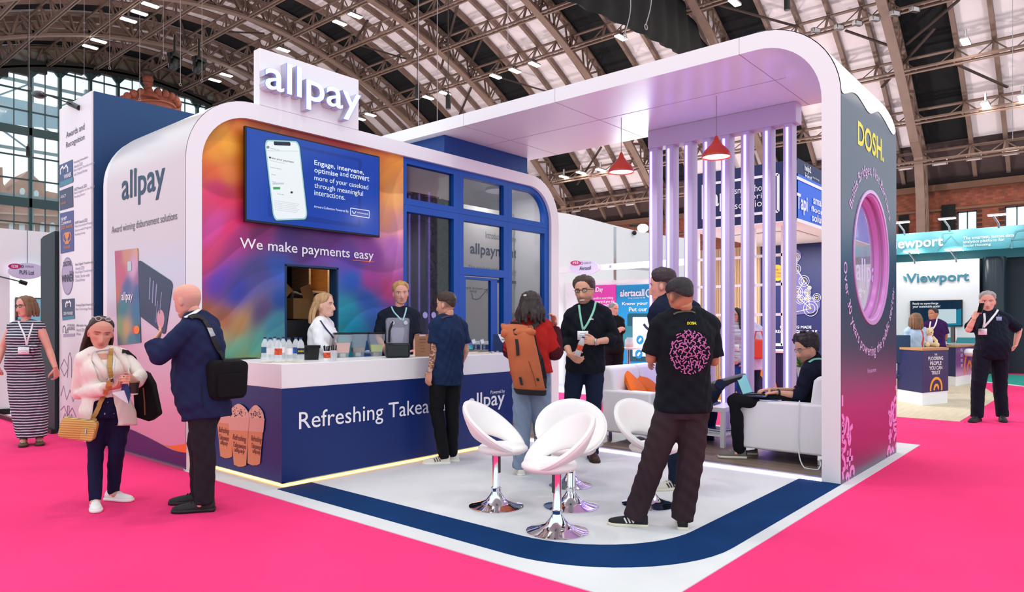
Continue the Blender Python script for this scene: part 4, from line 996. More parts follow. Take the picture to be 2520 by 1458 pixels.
# white drip over the shoulder
dp = spline([PP(*p) for p in ((2066.5, 203), (2069, 222), (2074, 230.5), (2082, 230.5), (2094, 227.5), (2104, 229), (2113, 236), (2125, 258), (2134, 274), (2142, 280), (2151, 277.5), (2162, 274), (2169, 279), (2178, 296), (2187, 317), (2196, 331), (2202, 329), (2206, 319))], 4)
b = MB(); rg = []
for p in dp:
    ring = []
    s0 = p.z-zc; tot = .806*PI/2
    for k in range(20):
        if s0 >= 0: a = s0/.806+(PI/2-s0/.806)*k/19; ring.append(Vector((min(max(p.x, U0+.002), U1), 1.945+.8-.807*math.cos(a), zc+.807*math.sin(a))))
        else:
            s_ = s0+(tot-s0)*k/19
            if s_ < 0: ring.append(Vector((min(max(p.x, U0+.002), U1), 1.938, zc+s_)))
            else: ring.append(Vector((min(max(p.x, U0+.002), U1), 1.945+.8-.807*math.cos(s_/.806), zc+.807*math.sin(s_/.806))))
    rg.append(ring)
vs_ = [q for r in rg for q in r]; b.add(vs_, [(i*20+k, (i+1)*20+k, (i+1)*20+k+1, i*20+k+1) for i in range(len(rg)-1) for k in range(19)])
b.build('drip_graphic', M_PRINTW, ca, sm=True)
M_YEL = mat('yellow_print', '#f2e52e', .4); M_PINKL = mat('pink_print', '#ee8fd6', .4); M_LILAC = mat('lilac_print', '#e6b8ec', .4)
PP2 = Plane('v', 1.9400)
ptx('DOSH.', M_YEL, skin, PP2, 2110, 2174, 355.6, 295.4, bold=.05)
ptx('Find out more', M_LILAC, skin, PP2, 2134.5, 2155, 919, 908)
def arc_text(s, r, a0, a1, up, size, sx=1.0):
    ws = []
    for ch in s:
        co, fs = text_raw(ch if ch != ' ' else 'i'); ws.append((np.ptp(co[:,0])+.10)*size*sx if ch != ' ' else .30*size)
    tot = sum(ws); pos = 0; b = MB()
    for ch, w in zip(s, ws):
        t = (pos+w/2)/tot; pos += w; a = a0+(a1-a0)*t
        if ch == ' ': continue
        c = Vector((pc+r*math.cos(a), 1.940, pzc+r*math.sin(a)))
        if up: xd = Vector((math.sin(a), 0, -math.cos(a))); ud = Vector((math.cos(a), 0, math.sin(a)))
        else: xd = Vector((-math.sin(a), 0, math.cos(a))); ud = Vector((-math.cos(a), 0, -math.sin(a)))
        co, fs = text_raw(ch, .01)
        x = (co[:,0]-(co[:,0].min()+co[:,0].max())/2)*size*sx; y = co[:,1]*size
        P = np.outer(x, xd)+np.outer(y, ud)+np.array(c)+np.array((0, -.002, 0))
        b.add([tuple(q) for q in P], fs)
    b.build('lettering', M_LILAC, skin)
arc_text('Builds Bridges, Not Barriers', pr2+.19, R_(152), R_(32), True, .155)
arc_text('Over 30 years powering the public sector', pr2+.36, R_(186), R_(344), False, .155)
# porthole lining and film
rgm = mat('porthole_rim', '#d7a6dc', .25)
MB().ring_prism([(pc+(pr2+.035)*math.cos(a), 1.93, pzc+(pr2+.035)*math.sin(a)) for a in angs], [(pc+(pr2-.0)*math.cos(a), 1.93, pzc+pr2*math.sin(a)) for a in angs], (0, .012, 0)).build('porthole_rim', rgm, ca)
rim = MB()
for r0, y_, w_ in ((pr2-.005, 1.97, .03), (pr2-.02, 2.06, .05)):
    rim.tube([(pc+r0*math.cos(a), y_, pzc+r0*math.sin(a)) for a in angs], w_, 8, closed=True)
rim.build('porthole_lining', mat('porthole_pink', '#cf7fc6', .3), ca, sm=True)
fm = MB().prism([(pc+(pr2-.02)*math.cos(a), 2.075, pzc+(pr2-.02)*math.sin(a)) for a in angs], (0, .008, 0)).build('porthole_pane', mat('porthole_glass', '#b9b6c4', .04, spec=1.0, alpha=.35), ca)
PH = Plane('v', 2.07)
ptx('allpay', mat('film_lilac', '#d8cfee', .4), fm, PH, 2106, 2166, 708, 632, bold=.02)
ptx('utility', M_PRINTW, fm, PH, 2107, 2129, 722, 709); ptx('ent.', M_PRINTW, fm, PH, 2109, 2120, 731, 722)
# squiggle motifs on the pillar, both lower corners
M_SQ = M_PINKL; zq = lambda x, y: (1900+x/4.86, 950+y/4.86)
SQ = [[(812, 120), (835, 150), (840, 200), (822, 250)], [(815, 345), (845, 370), (860, 425)], [(845, 445), (825, 520), (820, 600), (835, 660), (850, 640), (840, 560)], [(860, 440), (845, 500), (855, 570), (875, 520), (885, 430), (890, 395), (910, 420), (912, 480), (905, 580), (890, 600)], [(962, 480), (940, 510), (930, 540), (935, 640), (925, 690), (912, 660), (915, 590), (935, 560)], [(850, 660), (880, 690), (870, 760), (840, 780), (825, 750)], [(820, 820), (860, 880), (870, 980), (845, 1010)], [(935, 750), (930, 850), (925, 960)], [(890, 885), (965, 865)], [(898, 800), (910, 812)], [(890, 960), (902, 985)], [(930, 1090), (940, 1000), (965, 975), (978, 1020), (970, 1090)], [(880, 1160), (890, 1080), (905, 1060), (915, 1100), (908, 1140)], [(815, 1040), (850, 1120)]]
SQ2 = [[(1480, 0), (1480, 55)], [(1490, 120), (1470, 150), (1455, 190)], [(1440, 200), (1425, 260), (1440, 330), (1455, 250), (1440, 200)], [(1455, 330), (1445, 400), (1470, 420), (1490, 330), (1485, 250), (1465, 240)], [(1390, 310), (1410, 370), (1405, 450), (1425, 460), (1430, 370), (1405, 310)], [(1490, 440), (1455, 470), (1460, 520), (1490, 540), (1470, 600), (1455, 660)], [(1410, 520), (1410, 690)], [(1392, 620), (1430, 590)], [(1430, 540), (1436, 552)], [(1490, 690), (1470, 740)], [(1375, 860), (1385, 770), (1400, 735), (1412, 770), (1408, 840)], [(1425, 830), (1430, 770), (1445, 750), (1450, 800)]]
for S_ in (SQ, SQ2):
    for L in S_:
        pts_ = spline([PP2(*zq(*p)) for p in L], 6) if len(L) > 2 else [PP2(*zq(*p)) for p in L]
        pts_ = [Vector((min(max(p.x, U0+.03), U1-.02), p.y, max(p.z, .02))) for p in pts_]
        MB().ribbon(pts_, PP2.n, .048, .002).build('squiggle_print', M_SQ, skin)
# seams in the soffit and downstand core
b = MB()
for y in (PU(1819, 128, 7.0).y, 5.3, 6.9): b.box((U0, y-.003, zc+rr_-.002), (U1, y+.003, zc+rr_+.001)); b.box((U0-.001, y-.002, zc+rr_), (U0+.001, y+.002, zc+Rr))
b.box((8.0, 2.8, zc+rr_-.002), (8.006, 7.4, zc+rr_)); b.build('soffit_seam', mat('seam_grey', '#a39aa8', .6), ca)
single(MB().box((7.14, 7.43, 3.97), (9.05, 9.2, zc+rr_-.002)).build('blue_core', mat('core_blue', '#0c3c84', .5)), 'blue core block between the kiosk roof and the white canopy', 'block')

# slatted screen with light strips
ss = thing('slatted_screen', 'white slatted screen with vertical light strips under the canopy', 'screen', (9.0, 4.05, 0))
SU = 8.92; M_SLAT = mat('slat_white_violet_spill', '#c9bcdc', .4); M_LED = mat('violet_led', '#ffffff', .4, emit='#9a78ff', es=6.0)  # violet spill of the strips is mixed into the white slat colour
hz0 = PU(1597, 358, SU).z
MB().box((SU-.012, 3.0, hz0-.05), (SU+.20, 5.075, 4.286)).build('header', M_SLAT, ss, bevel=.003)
for xl, xr, xled in ((1597, 1617, 1602), (1638, 1657, 1645), (1683, 1703, 1689), (1729, 1748, 1737), (1774, 1795, 1781), (1823, 1844, 1833), (1876, 1897, 1886), (1927, 1949, 1937)):
    ya, yb, yl = PU(xl, 700, SU).y, PU(xr, 700, SU).y, PU(xled, 700, SU).y
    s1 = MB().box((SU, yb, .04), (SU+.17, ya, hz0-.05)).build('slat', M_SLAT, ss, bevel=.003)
    MB().box((SU-.008, yl-.013, .06), (SU+.001, yl+.013, hz0-.10)).build('light_strip', M_LED, s1)
# lounge floor
def planks():
    m = bpy.data.materials.new('lounge_planks'); m.use_nodes = True; nt = m.node_tree; pb = nt.nodes['Principled BSDF']; pb.inputs['Roughness'].default_value = .45
    tc = nt.nodes.new('ShaderNodeTexCoord'); mp = nt.nodes.new('ShaderNodeMapping'); mp.inputs['Rotation'].default_value = (0, 0, PI/2)
    bt = nt.nodes.new('ShaderNodeTexBrick'); bt.inputs['Scale'].default_value = 1.0; bt.inputs['Row Height'].default_value = .14; bt.inputs['Brick Width'].default_value = 1.2; bt.inputs['Mortar Size'].default_value = .004
    bt.inputs['Color1'].default_value = (*lin('#8c7868'), 1); bt.inputs['Color2'].default_value = (*lin('#6e5c50'), 1); bt.inputs['Mortar'].default_value = (*lin('#40342e'), 1)
    n = nt.nodes.new('ShaderNodeTexNoise'); n.inputs['Scale'].default_value = 5; mp2 = nt.nodes.new('ShaderNodeMapping'); mp2.inputs['Scale'].default_value = (8, .6, 1)
    nt.links.new(tc.outputs['Object'], mp2.inputs[0]); nt.links.new(mp2.outputs[0], n.inputs['Vector'])
    mx = nt.nodes.new('ShaderNodeMix'); mx.data_type = 'RGBA'; mx.blend_type = 'OVERLAY'; mx.inputs[0].default_value = .6
    nt.links.new(tc.outputs['Object'], mp.inputs[0]); nt.links.new(mp.outputs[0], bt.inputs[0]); nt.links.new(bt.outputs[0], mx.inputs[6]); nt.links.new(n.outputs['Fac'], mx.inputs[7]); nt.links.new(mx.outputs[2], pb.inputs['Base Color'])
    return m
lf = thing('lounge_floor', 'wood plank lounge floor with a glowing front edge', 'floor', (8.1, 4.6, 0))
MB().box((7.05, 2.118, .006), (9.3, 7.24, .045)).build('planks', planks(), lf)
MB().box((7.035, 2.118, .006), (7.05, 7.24, .047)).build('edge_trim', M_STEEL, lf)
MB().box((7.012, 2.118, .008), (7.034, 7.24, .026)).build('light_strip', mat('edge_led', '#ffffff', .4, emit='#c9bcff', es=9), lf)
# pendants
def pendant(p, zb, zt_, dia, label):
    t = thing('pendant_lamp', label, 'lamp', (p.x, p.y, zc+rr_), 0, 'red pendant lamps')
    h = zt_-zb; r = dia/2; z0 = zb-(zc+rr_)
    sh_ = [(r*.995, 0), (r, .01), (r*.96, h*.16), (r*.78, h*.34), (r*.45, h*.55), (r*.22, h*.75), (r*.12, h*.93), (r*.06, h)]
    inr = [(r*.03, h*.95), (r*.10, h*.9), (r*.42, h*.53), (r*.74, h*.32), (r*.93, h*.14), (r*.965, .0)]
    MB().lathe(sh_+inr+[sh_[0]], c=(0, 0, z0), n=40, cap=False).build('shade', mat('red_enamel', '#c9432c', .28), t, world=False, sm=True, ang=1.2)
    MB().ball((0, 0, z0+h*.22), (.075, .075, .06), 16, 10).build('bulb', mat('bulb_glow', '#ffffff', .4, emit='#fff4ea', es=14), t, world=False, sm=True)
    MB().lathe([(r*.9, .012), (r*.9, .016), (0, .016)], c=(0, 0, z0), n=30).build('diffuser', mat('pendant_diffuser', '#ffffff', .5, emit='#fff2f2', es=2.2), t, world=False)
    MB().tube([(0, 0, z0+h*.97), (0, 0, 0)], .004, 6).build('cord', mat('lamp_cord', '#8a8088', .5), t, world=False)
    ld = bpy.data.lights.new('pendant_light', 'AREA'); ld.shape = 'DISK'; ld.size = dia*.8; ld.energy = 7; ld.color = (1, .93, .9)
    lo = bpy.data.objects.new('pendant_light', ld); COL.objects.link(lo); lo.parent = t; lo.location = (0, 0, z0-.01)
pendant(Vector((8.112, 5.026, 0)), 3.553, 3.826, .345, 'red pendant lamp hanging nearer the blue glazing'); pendant(Vector((8.089, 3.669, 0)), 3.54, 3.807, .35, 'red pendant lamp hanging in front of the slatted screen')
# ================================================================ FURNITURE AND SMALL THINGS ON THE STAND
M_LEATH = mat('white_leather', '#f3efec', .42, bump=.12, bscale=220); M_LEATH2 = mat('white_upholstery', '#ece8ea', .5, bump=.15, bscale=200)
Z6 = .006
def base_profile(r): return [(0, 0), (r, 0), (r, .006), (r*.93, .012), (r*.62, .03), (r*.38, .055), (r*.24, .095), (r*.165, .125), (r*.15, .14), (0, .14)]
def stool(loc, rz, label):
    t = thing('swivel_stool', label, 'stool', loc, rz, 'white swivel stools')
    MB().lathe(base_profile(.225), n=48).build('base', M_CHROME, t, world=False, sm=True, ang=.9)
    MB().lathe([(.042, .13), (.042, .155), (.036, .16), (.032, .17), (.032, .47), (0, .47)], n=28).build('column', M_CHROME, t, world=False, sm=True, ang=.7)
    MB().box((-.016, -.034, .28), (.016, -.03, .46)).build('label_strip', M_BLACK, t, world=False)
    MB().lathe([(0, .44), (.13, .44), (.185, .455), (.205, .475), (.205, .492), (.185, .512), (.13, .524), (0, .528)], c=(0, -.06, 0), n=40).build('seat', M_LEATH, t, world=False, sm=True, ang=2)
    b = MB(); rg = []; T = R_(39); tv_ = Vector((0, math.cos(T), math.sin(T))); nn = Vector((0, math.sin(T), -math.cos(T))); c = Vector((0, .0, .675))
    N_ = 56
    def po(f): return c+XU*.292*math.sin(f)+tv_*.315*math.cos(f)
    def pi_(f): return c+XU*.150*math.sin(f)+tv_*(-.075+.155*math.cos(f))+nn*(.125*(.5+.5*math.cos(f))+.035)
    for i in range(N_):
        f = 2*PI*i/N_; o, q = po(f), pi_(f); e1 = (o-q); w = e1.length/2; e1.normalize(); tg = (po(f+.02)-po(f-.02)).normalized(); e2 = tg.cross(e1).normalized(); m = (o+q)/2+nn*.022*1.0
        ring = []
        for k in range(16):
            a = 2*PI*k/16; ca, sa = math.cos(a), math.sin(a); ring.append(m+e1*w*(abs(ca)**.75)*(1 if ca > 0 else -1)+e2*.030*(abs(sa)**.8)*(1 if sa > 0 else -1)+nn*.02*(sa*0))
        rg.append(ring)
    rg.append(rg[0]); vs_ = [p for r in rg[:-1] for p in r]; fs_ = []
    for i in range(N_):
        for k in range(16): fs_.append((i*16+k, i*16+(k+1) % 16, ((i+1) % N_)*16+(k+1) % 16, ((i+1) % N_)*16+k))
    b.add(vs_, fs_); bk = b.build('backrest', M_LEATH, t, world=False, sm=True, ang=3)
    MB().tube([po(2*PI*i/N_)+nn*.022+tv_*0 for i in range(N_)], .007, 6, closed=True).build('piping', M_LEATH, bk, world=False, sm=True)
    return t
def face_to(d): return math.atan2(-d.x, d.y)          # rotation that turns local +Y to d
LFT = -RIGHT
def at6(x, y): p = G(x, y, Z6); return p
stool(at6(1221, 1247), face_to((LFT*.93+FWD*.36)), 'white swivel stool nearest the counter, its high back turned to the left')
stool(at6(1371, 1308), face_to((RIGHT*.93+FWD*.36)), 'white swivel stool standing frontmost, by the blue carpet border')
stool(at6(1405, 1247), face_to((RIGHT*.12+FWD)), 'white swivel stool behind the frontmost one, its round opening facing the camera')
stool(at6(1597, 1242), face_to((LFT*.55+FWD*.85)), 'white swivel stool half hidden by the person with the pink squiggle print')
# glass table with brochures
tp = at6(1404, 1196)
gt = thing('glass_table', 'low round glass table on a chrome trumpet foot among the stools', 'table', tp)
MB().lathe(base_profile(.20), n=44).build('base', M_CHROME, gt, world=False, sm=True, ang=.9); MB().lathe([(.03, .12), (.03, .385), (.07, .39), (0, .39)], n=24).build('column', M_CHROME, gt, world=False, sm=True)
MB().lathe([(0, .39), (.30, .39), (.303, .395), (.30, .40), (0, .40)], n=56).build('tabletop', mat('table_glass', '#cfe6df', .03, alpha=.35, spec=.8), gt, world=False)
def stack(p, n, rz, label, group, m=None, w=.21, d=.15, th=.006, name='brochure'):
    m = m or mat('brochure_navy', '#16305f', .35); r3 = random.Random(n)
    for i in range(n):
        t = thing(name, label[0] if i == n-1 else label[1], 'brochure', Vector(p)+Vector((r3.uniform(-.012, .012), r3.uniform(-.012, .012), i*th)), rz+r3.uniform(-.12, .12), group)
        MB().box((-w/2, -d/2, .0003), (w/2, d/2, th-.0006)).build('cover', m, t, world=False); MB().box((-w/2-.0008, -d/2+.004, .0014), (w/2-.003, d/2+.0008, th-.0018)).build('pages', M_PRINTW, t, world=False)
tb = Vector(tp)+Vector((0, 0, .401))
stack(PD(1362, 1098, depth_of(tb)-.02)*0+tb+LFT*.13+FWD*(-.02), 13, .4, ('navy brochure on top of the taller stack on the glass table', 'navy brochure inside the taller stack on the glass table'), 'tall brochure stack on the glass table', th=.0095)
stack(tb+LFT*.20+FWD*.16, 8, -.3, ('navy brochure on top of the lower stack on the glass table', 'navy brochure inside the lower stack on the glass table'), 'low brochure stack on the glass table', w=.2, d=.1, th=.009)
b = MB(); r3 = random.Random(5); c = tb+RIGHT*.19+FWD*.02
rg = []
for i in range(9):
    z = i*.011; rg.append([c+Vector(((.055+.02*r3.random()-.002*i)*math.cos(a), (.055+.02*r3.random()-.002*i)*math.sin(a), z+.01*r3.random())) for a in np.linspace(0, 2*PI, 15)[:-1]])
b.rings(rg); single(b.build('crumpled_bag', mat('clear_plastic', '#eef0f4', .1, alpha=.5), sm=False), 'crumpled clear plastic bag on the glass table', 'bag')

# sofas facing each other in the lounge
LZ = .045
def sofa(v_back, v_front, u0, u1, label, seat_cush):
    sgn = 1 if v_front > v_back else -1
    t = thing('sofa', label, 'sofa', ((u0+u1)/2, (v_back+v_front)/2, LZ))
    def bx(name, ua, va, za, ub, vb, zb, bev=.025, m=M_LEATH2): return MB().box((ua, min(va, vb), za), (ub, max(va, vb), zb)).build(name, m, t, bevel=bev, segs=3)
    zt = .69; zb = .17
    bx('arm', u0, v_back+sgn*.02, zb, u0+.20, v_front, zt); bx('arm', u1-.20, v_back+sgn*.02, zb, u1, v_front, zt)
    bx('seat_base', u0+.2, v_back+sgn*.05, zb, u1-.2, v_front-sgn*.01, .36); um = (u0+u1)/2
    bx('seat_cushion', u0+.2, v_back+sgn*.2, .36, um-.003, v_front-sgn*.005, .49, .04); bx('seat_cushion', um+.003, v_back+sgn*.2, .36, u1-.2, v_front-sgn*.005, .49, .04)
    for a, c in ((u0+.04, um-.003), (um+.003, u1-.04)):
        b = MB(); y0, y1 = v_back, v_back+sgn*.22; zt2 = .98
        b.prism([(a, y0, .40), (a, y1, .40), (a, y1-sgn*.07, zt2-.05), (a, y1-sgn*.12, zt2), (a, y0-sgn*.08, zt2), (a, y0-sgn*.1, zt2-.05)], (c-a, 0, 0)); b.build('back_cushion', M_LEATH2, t, bevel=.04, segs=4)
    for u in (u0+.03, u1-.11):
        for v in (v_front-sgn*.03, v_back+sgn*.10):
            b = MB(); s2 = -sgn
            b.prism([(u, v, LZ), (u, v+s2*.02, LZ), (u, v+s2*.03, LZ+.09), (u, v+s2*.14, LZ+.115), (u, v+s2*.14, zb+.002), (u, v, zb+.002)], (.08, 0, 0)); b.build('leg', M_CHROME, t)
    return t
us0, us1 = 7.42, 8.82
vf = PU(1600, 1000, us0).y; vb = PU(1478, 1000, us0).y
sofa(vb, vf, us0, us1, 'white leather sofa at the back of the lounge holding orange cushions', 0)
vfr = PU(1817, 1050, us0).y
sofa(vfr-.92, vfr, us0, us1, 'white leather sofa beside the pillar where a person types on a laptop', 1)
def pillow(p, rx, rz, m, label, s=.46, tilt=.4):
    b = MB(); n = 14; rg = []
    for side in (1, -1):
        for i in range(n+1):
            for j in range(n+1):
                x, y = -1+2*i/n, -1+2*j/n; k = (1-x*x)**.5*(1-y*y)**.5; pin = 1-.10*(1-abs(x*y)); b.v.append((x*s/2*(1-.07*(1-y*y)), y*s/2*(1-.07*(1-x*x)), side*.075*(k**.6 if k > 0 else 0)))
    W = n+1
    for s_ in range(2):
        for i in range(n):
            for j in range(n): b.f.append((s_*W*W+i*W+j, s_*W*W+(i+1)*W+j, s_*W*W+(i+1)*W+j+1, s_*W*W+i*W+j+1)); b.mi.append(0)
    M4 = Matrix.Translation(p) @ Matrix.Rotation(rz, 4, 'Z') @ Matrix.Rotation(rx, 4, 'X') @ Matrix.Rotation(tilt, 4, 'Z')
    b.v = [tuple(M4 @ Vector(q)) for q in b.v]; o = b.build('cushion', m, sm=True, ang=3); return single(o, label, 'cushion', 'orange cushions')
M_ORC = mat('orange_fabric', '#f0711c', .85, bump=.2, bscale=40)
pc1 = PD(1572, 952, 8.75); pillow(PU(1568, 960, 7.86), .95, 0.35, M_ORC, 'orange cushion in front on the white sofa', .50, .75); pillow(PU(1590, 950, 8.25), .85, .2, M_ORC, 'orange cushion behind on the white sofa', .50, .6)
# white side table with magazines
st = thing('side_table', 'square white side table with a lower shelf between the sofas', 'table', (8.2, 3.78, LZ)); su0, su1, sv0, sv1 = 7.93, 8.5, 3.5, 4.06; zt = .52
MB().box((su0, sv0, zt-.055), (su1, sv1, zt)).build('tabletop', M_WHITE, st, bevel=.004)
for u in (su0, su1-.05):
    for v in (sv0, sv1-.05): MB().box((u, v, LZ), (u+.05, v+.05, zt-.055)).build('leg', M_WHITE, st)
MB().box((su0+.02, sv0+.02, .17), (su1-.02, sv1-.02, .185)).build('shelf', M_WHITE, st)
stack((8.2, 3.82, zt+.0005), 3, .2, ('navy magazine on top of the pile on the white side table', 'navy magazine in the pile on the white side table'), 'magazines on the side table', w=.3, d=.22, th=.008, name='magazine')
stack((8.22, 3.72, .1855), 4, 1.3, ('navy magazine topmost on the shelf of the side table', 'navy magazine in the pile on the shelf of the side table'), 'magazines on the table shelf', w=.3, d=.22, th=.012, name='magazine')
# notebook on the sofa arm, charging cable
nbp = PU(1890, 991, 7.5); t = thing('notebook', 'thin blue notebook lying on the white sofa arm under the laptop', 'notebook', (7.53, PU(1880, 990, 7.53).y, .6905), PI/2)
MB().box((-.17, -.09, 0), (.17, .09, .014)).build('cover', mat('notebook_blue', '#2b4a8c', .4), t, world=False); MB().box((-.1715, -.087, .003), (.168, .0915, .011)).build('pages', M_PRINTW, t, world=False)
cb = spline([PU(1966, 990, 7.41)+Vector((.02, 0, .01)), PU(1966, 1000, 7.41)-Vector((.003, 0, 0)), PU(1964, 1060, 7.41)-Vector((.004, 0, 0)), PU(1966, 1112, 7.41)-Vector((.005, 0, 0)), PU(1972, 1140, 7.36), PU(1985, 1157, 7.33), PU(2005, 1162, 7.32), PU(2018, 1150, 7.36), PU(2018, 1135, 7.44), PU(2012, 1131, 7.47)], 6)
cb = [Vector((p.x, p.y, max(p.z, LZ+.006))) for p in cb]
single(MB().tube(cb, .006, 8).build('charging_cable', mat('cable_white', '#e9ecee', .4), sm=True), 'white charging cable looping from the sofa arm to the floor', 'cable')

# ------------------------------------------------ on the counter (top at 1.143)
CZ = 1.1435
def on(x, y): return G(x, y, CZ)
M_WATER = mat('bottle_plastic', '#f4f8fb', .06, alpha=.45, spec=.7); M_CAPB = mat('cap_blue', '#182f6a', .4)
def bottle(p, lab, lm, name='water_bottle', group='water bottles on the counter', s=1.0, cap=M_CAPB, txt=None, mm=None, lean=None):
    t = thing(name, lab, 'bottle', p, 0, group); h = .235*s; r = .036*s
    prof = [(0, 0), (r*.9, 0), (r, h*.03), (r, h*.28), (r*.97, h*.30), (r*.97, h*.56), (r, h*.58), (r*.98, h*.68), (r*.75, h*.8), (r*.42, h*.89), (r*.36, h*.91), (r*.36, h*.94), (0, h*.94)]
    MB().lathe(prof, n=22).build('body', mm or M_WATER, t, world=False, sm=True, ang=.9)
    MB().lathe([(0, h*.93), (r*.43, h*.93), (r*.43, h), (0, h)], n=18).build('cap', cap, t, world=False)
    lb = MB().lathe([(r*.985, h*.30), (r*.985, h*.56)], n=26, cap=False).build('label', lm, t, world=False, sm=True)
    if txt:
        d = Vector((p.x, p.y, 0)).normalized()*-1; sx_ = Vector((-d.y, d.x, 0)); text(txt[0], txt[1], lb, Vector(p)+d*(r*1.0)-sx_*r*.7+Vector((0, 0, h*.40)), sx_, UP, w=r*1.4, h=h*.07, bold=.03)
    if lean: t.rotation_euler = lean
    return t
L_WHITE = mat('label_white', '#f3f0ee', .4); L_RED = mat('label_red', '#d8502f', .4, var=.5, vscale=40); L_BLUE = mat('label_blue', '#23549a', .4, var=.5, vscale=40); L_DARK = mat('label_dark', '#191f38', .4); L_TEAL = mat('label_teal', '#1f5878', .4)
bottle(on(652, 886), 'water bottle with a teal label, leftmost at the back of the row', L_TEAL)
bottle(on(665, 890), 'water bottle with a white label, leftmost in the front row', L_WHITE); bottle(on(676, 883), 'water bottle behind, between the white labelled and the red labelled one', L_WHITE)
bottle(on(685, 892), 'water bottle with a red and orange label', L_RED); bottle(on(697, 885), 'water bottle with a white label just right of the red labelled one', L_WHITE)
bottle(on(711, 891), 'water bottle with a white label standing between red and blue labels', L_WHITE); bottle(on(728, 887), 'water bottle with a blue patterned label', L_BLUE)
bottle(on(740, 890), 'water bottle with a dark label and yellow letters beside the black tub', L_DARK, txt=('DOSH', M_YEL))
bottle(on(709, 868), 'taller white squeeze bottle behind the water bottles', L_WHITE, 'squeeze_bottle', None, 1.22, M_WHITE, mm=M_WHITE)
t = thing('tub', 'black plastic tub with a lid beside the water bottles', 'tub', on(765, 886)); MB().rings([[Vector((x*w, y*w*.8, z)) for x, y in rrect(-1, -1, 1, 1, .2, 5)] for z, w in ((0, .062), (.09, .07), (.12, .073))]).build('body', M_BLACK, t, world=False, sm=True, ang=.6); MB().rings([[Vector((x*w, y*w*.8, z)) for x, y in rrect(-1, -1, 1, 1, .2, 5)] for z, w in ((.12, .079), (.15, .08))]).build('lid', M_BLACK, t, world=False)
def cupof(p, lab, r, h, m, sticks, lm=None):
    t = thing('cup', lab, 'cup', p); MB().lathe([(0, 0), (r*.85, 0), (r, h), (r*.94, h), (r*.8, .006), (0, .006)], n=20, cap=False).build('body', m, t, world=False, sm=True, ang=.9); r4 = random.Random(9)
    for k in range(sticks):
        a = 2*PI*k/max(sticks, 1); q = r*.55; MB().tube([(q*.5*math.cos(a), q*.5*math.sin(a), .01), (q*1.5*math.cos(a), q*1.5*math.sin(a), h+.045+.012*r4.random())], .005, 6).build('straw', M_BLACK, t, world=False)
    if lm: MB().lathe([(r*.90, h*.3), (r*.99, h*.85)], n=20, cap=False).build('print', lm, t, world=False, sm=True)
cupof(on(804, 889), 'printed paper cup holding black straws', .036, .10, M_WHITE, 11, L_RED); cupof(on(822, 890), 'clear cup with black stirrers beside the straw cup', .034, .11, M_WATER, 5)
def jug(p, lab, m, lev):
    t = thing('blender_jug', lab, 'jug', p, -.5, 'blender jugs on the counter')
    def sq(w, z, k=.25): return [Vector((x*w, y*w, z)) for x, y in rrect(-1, -1, 1, 1, k, 4)]
    MB().rings([sq(.060, 0), sq(.066, .05), sq(.068, .055), sq(.082, .17), sq(.092, .185), sq(.094, .255)]).build('body', mat('jug_plastic', '#dfe2e6', .08, alpha=.28, spec=.6), t, world=False, sm=True, ang=.7)
    MB().rings([sq(.062, .052), sq(.064+.014*lev, .052+.11*lev)]).build('smoothie', m, t, world=False, sm=True, ang=.7)
    MB().rings([sq(.095, .254), sq(.098, .262), sq(.098, .272), sq(.06, .276)]).build('lid', M_BLACK, t, world=False)
    MB().box((-.03, -.02, .0), (.03, .02, .045)).build('drive', M_STEEL, t, world=False)
jug(on(843, 880), 'clear blender jug of pink smoothie', mat('smoothie_pink', '#e8a99a', .5), 1.0); jug(on(881, 878), 'clear blender jug with a little brown smoothie', mat('smoothie_brown', '#9a8271', .5), .42); jug(on(925, 877), 'clear blender jug of green smoothie', mat('smoothie_green', '#c5cd6c', .5), .75)
t = thing('blender', 'black countertop blender under a clear sound cover', 'blender', on(978, 880), -.62); MB().box((-.13, -.11, 0), (.13, .12, .16)).build('motor_base', M_BLACK, t, world=False, bevel=.02); MB().box((-.11, -.112, .02), (.11, -.108, .13)).build('control_panel', mat('gloss_black', '#050506', .08), t, world=False)
def sq2(w, d, z, y=0, k=.2): return [Vector((x*w, y+yy*d, z)) for x, yy in rrect(-1, -1, 1, 1, k, 5)]
MB().rings([sq2(.118, .105, .16), sq2(.122, .11, .3), sq2(.128, .105, .40), sq2(.12, .095, .43), sq2(.10, .08, .44)]).build('sound_cover', mat('cover_plastic', '#c9cbe0', .05, alpha=.25, spec=1.0), t, world=False, sm=True, ang=.8)
MB().rings([sq2(.055, .055, .16), sq2(.075, .07, .30), sq2(.075, .07, .33)]).build('jar', mat('jar_plastic', '#d5d8e6', .08, alpha=.25), t, world=False, sm=True)
MB().tube([(-.10, -.115, .17), (-.095, -.118, .3), (-.06, -.115, .40)], .013, 8).build('arm', M_BLACK, t, world=False); 
for x in (-.06, .08): MB().lathe([(0, 0), (.022, 0), (.022, .01), (0, .01)], n=16, m=Matrix.Rotation(PI/2, 4, 'X'), c=(x, -.112, .385)).build('knob', M_STEEL, t, world=False)
t = thing('menu_board', 'brown A-frame menu clipboard beside the blender', 'menu', on(1040, 878), -.75); MB().box((-.085, -.01, .0), (.085, .0, .24), m=Matrix.Rotation(-.16, 4, 'X')).build('board', mat('kraft_brown', '#a87456', .7), t, world=False); MB().box((-.085, .085, 0), (.085, .095, .24), m=Matrix.Rotation(.16, 4, 'X')).build('back_board', mat('kraft_brown'), t, world=False); MB().box((-.035, -.045, .232), (.035, -.025, .25)).build('clip', M_STEEL, t, world=False)
R4 = Matrix.Translation(t.location) @ Matrix.Rotation(-.75, 4, 'Z') @ Matrix.Rotation(-.16, 4, 'X')
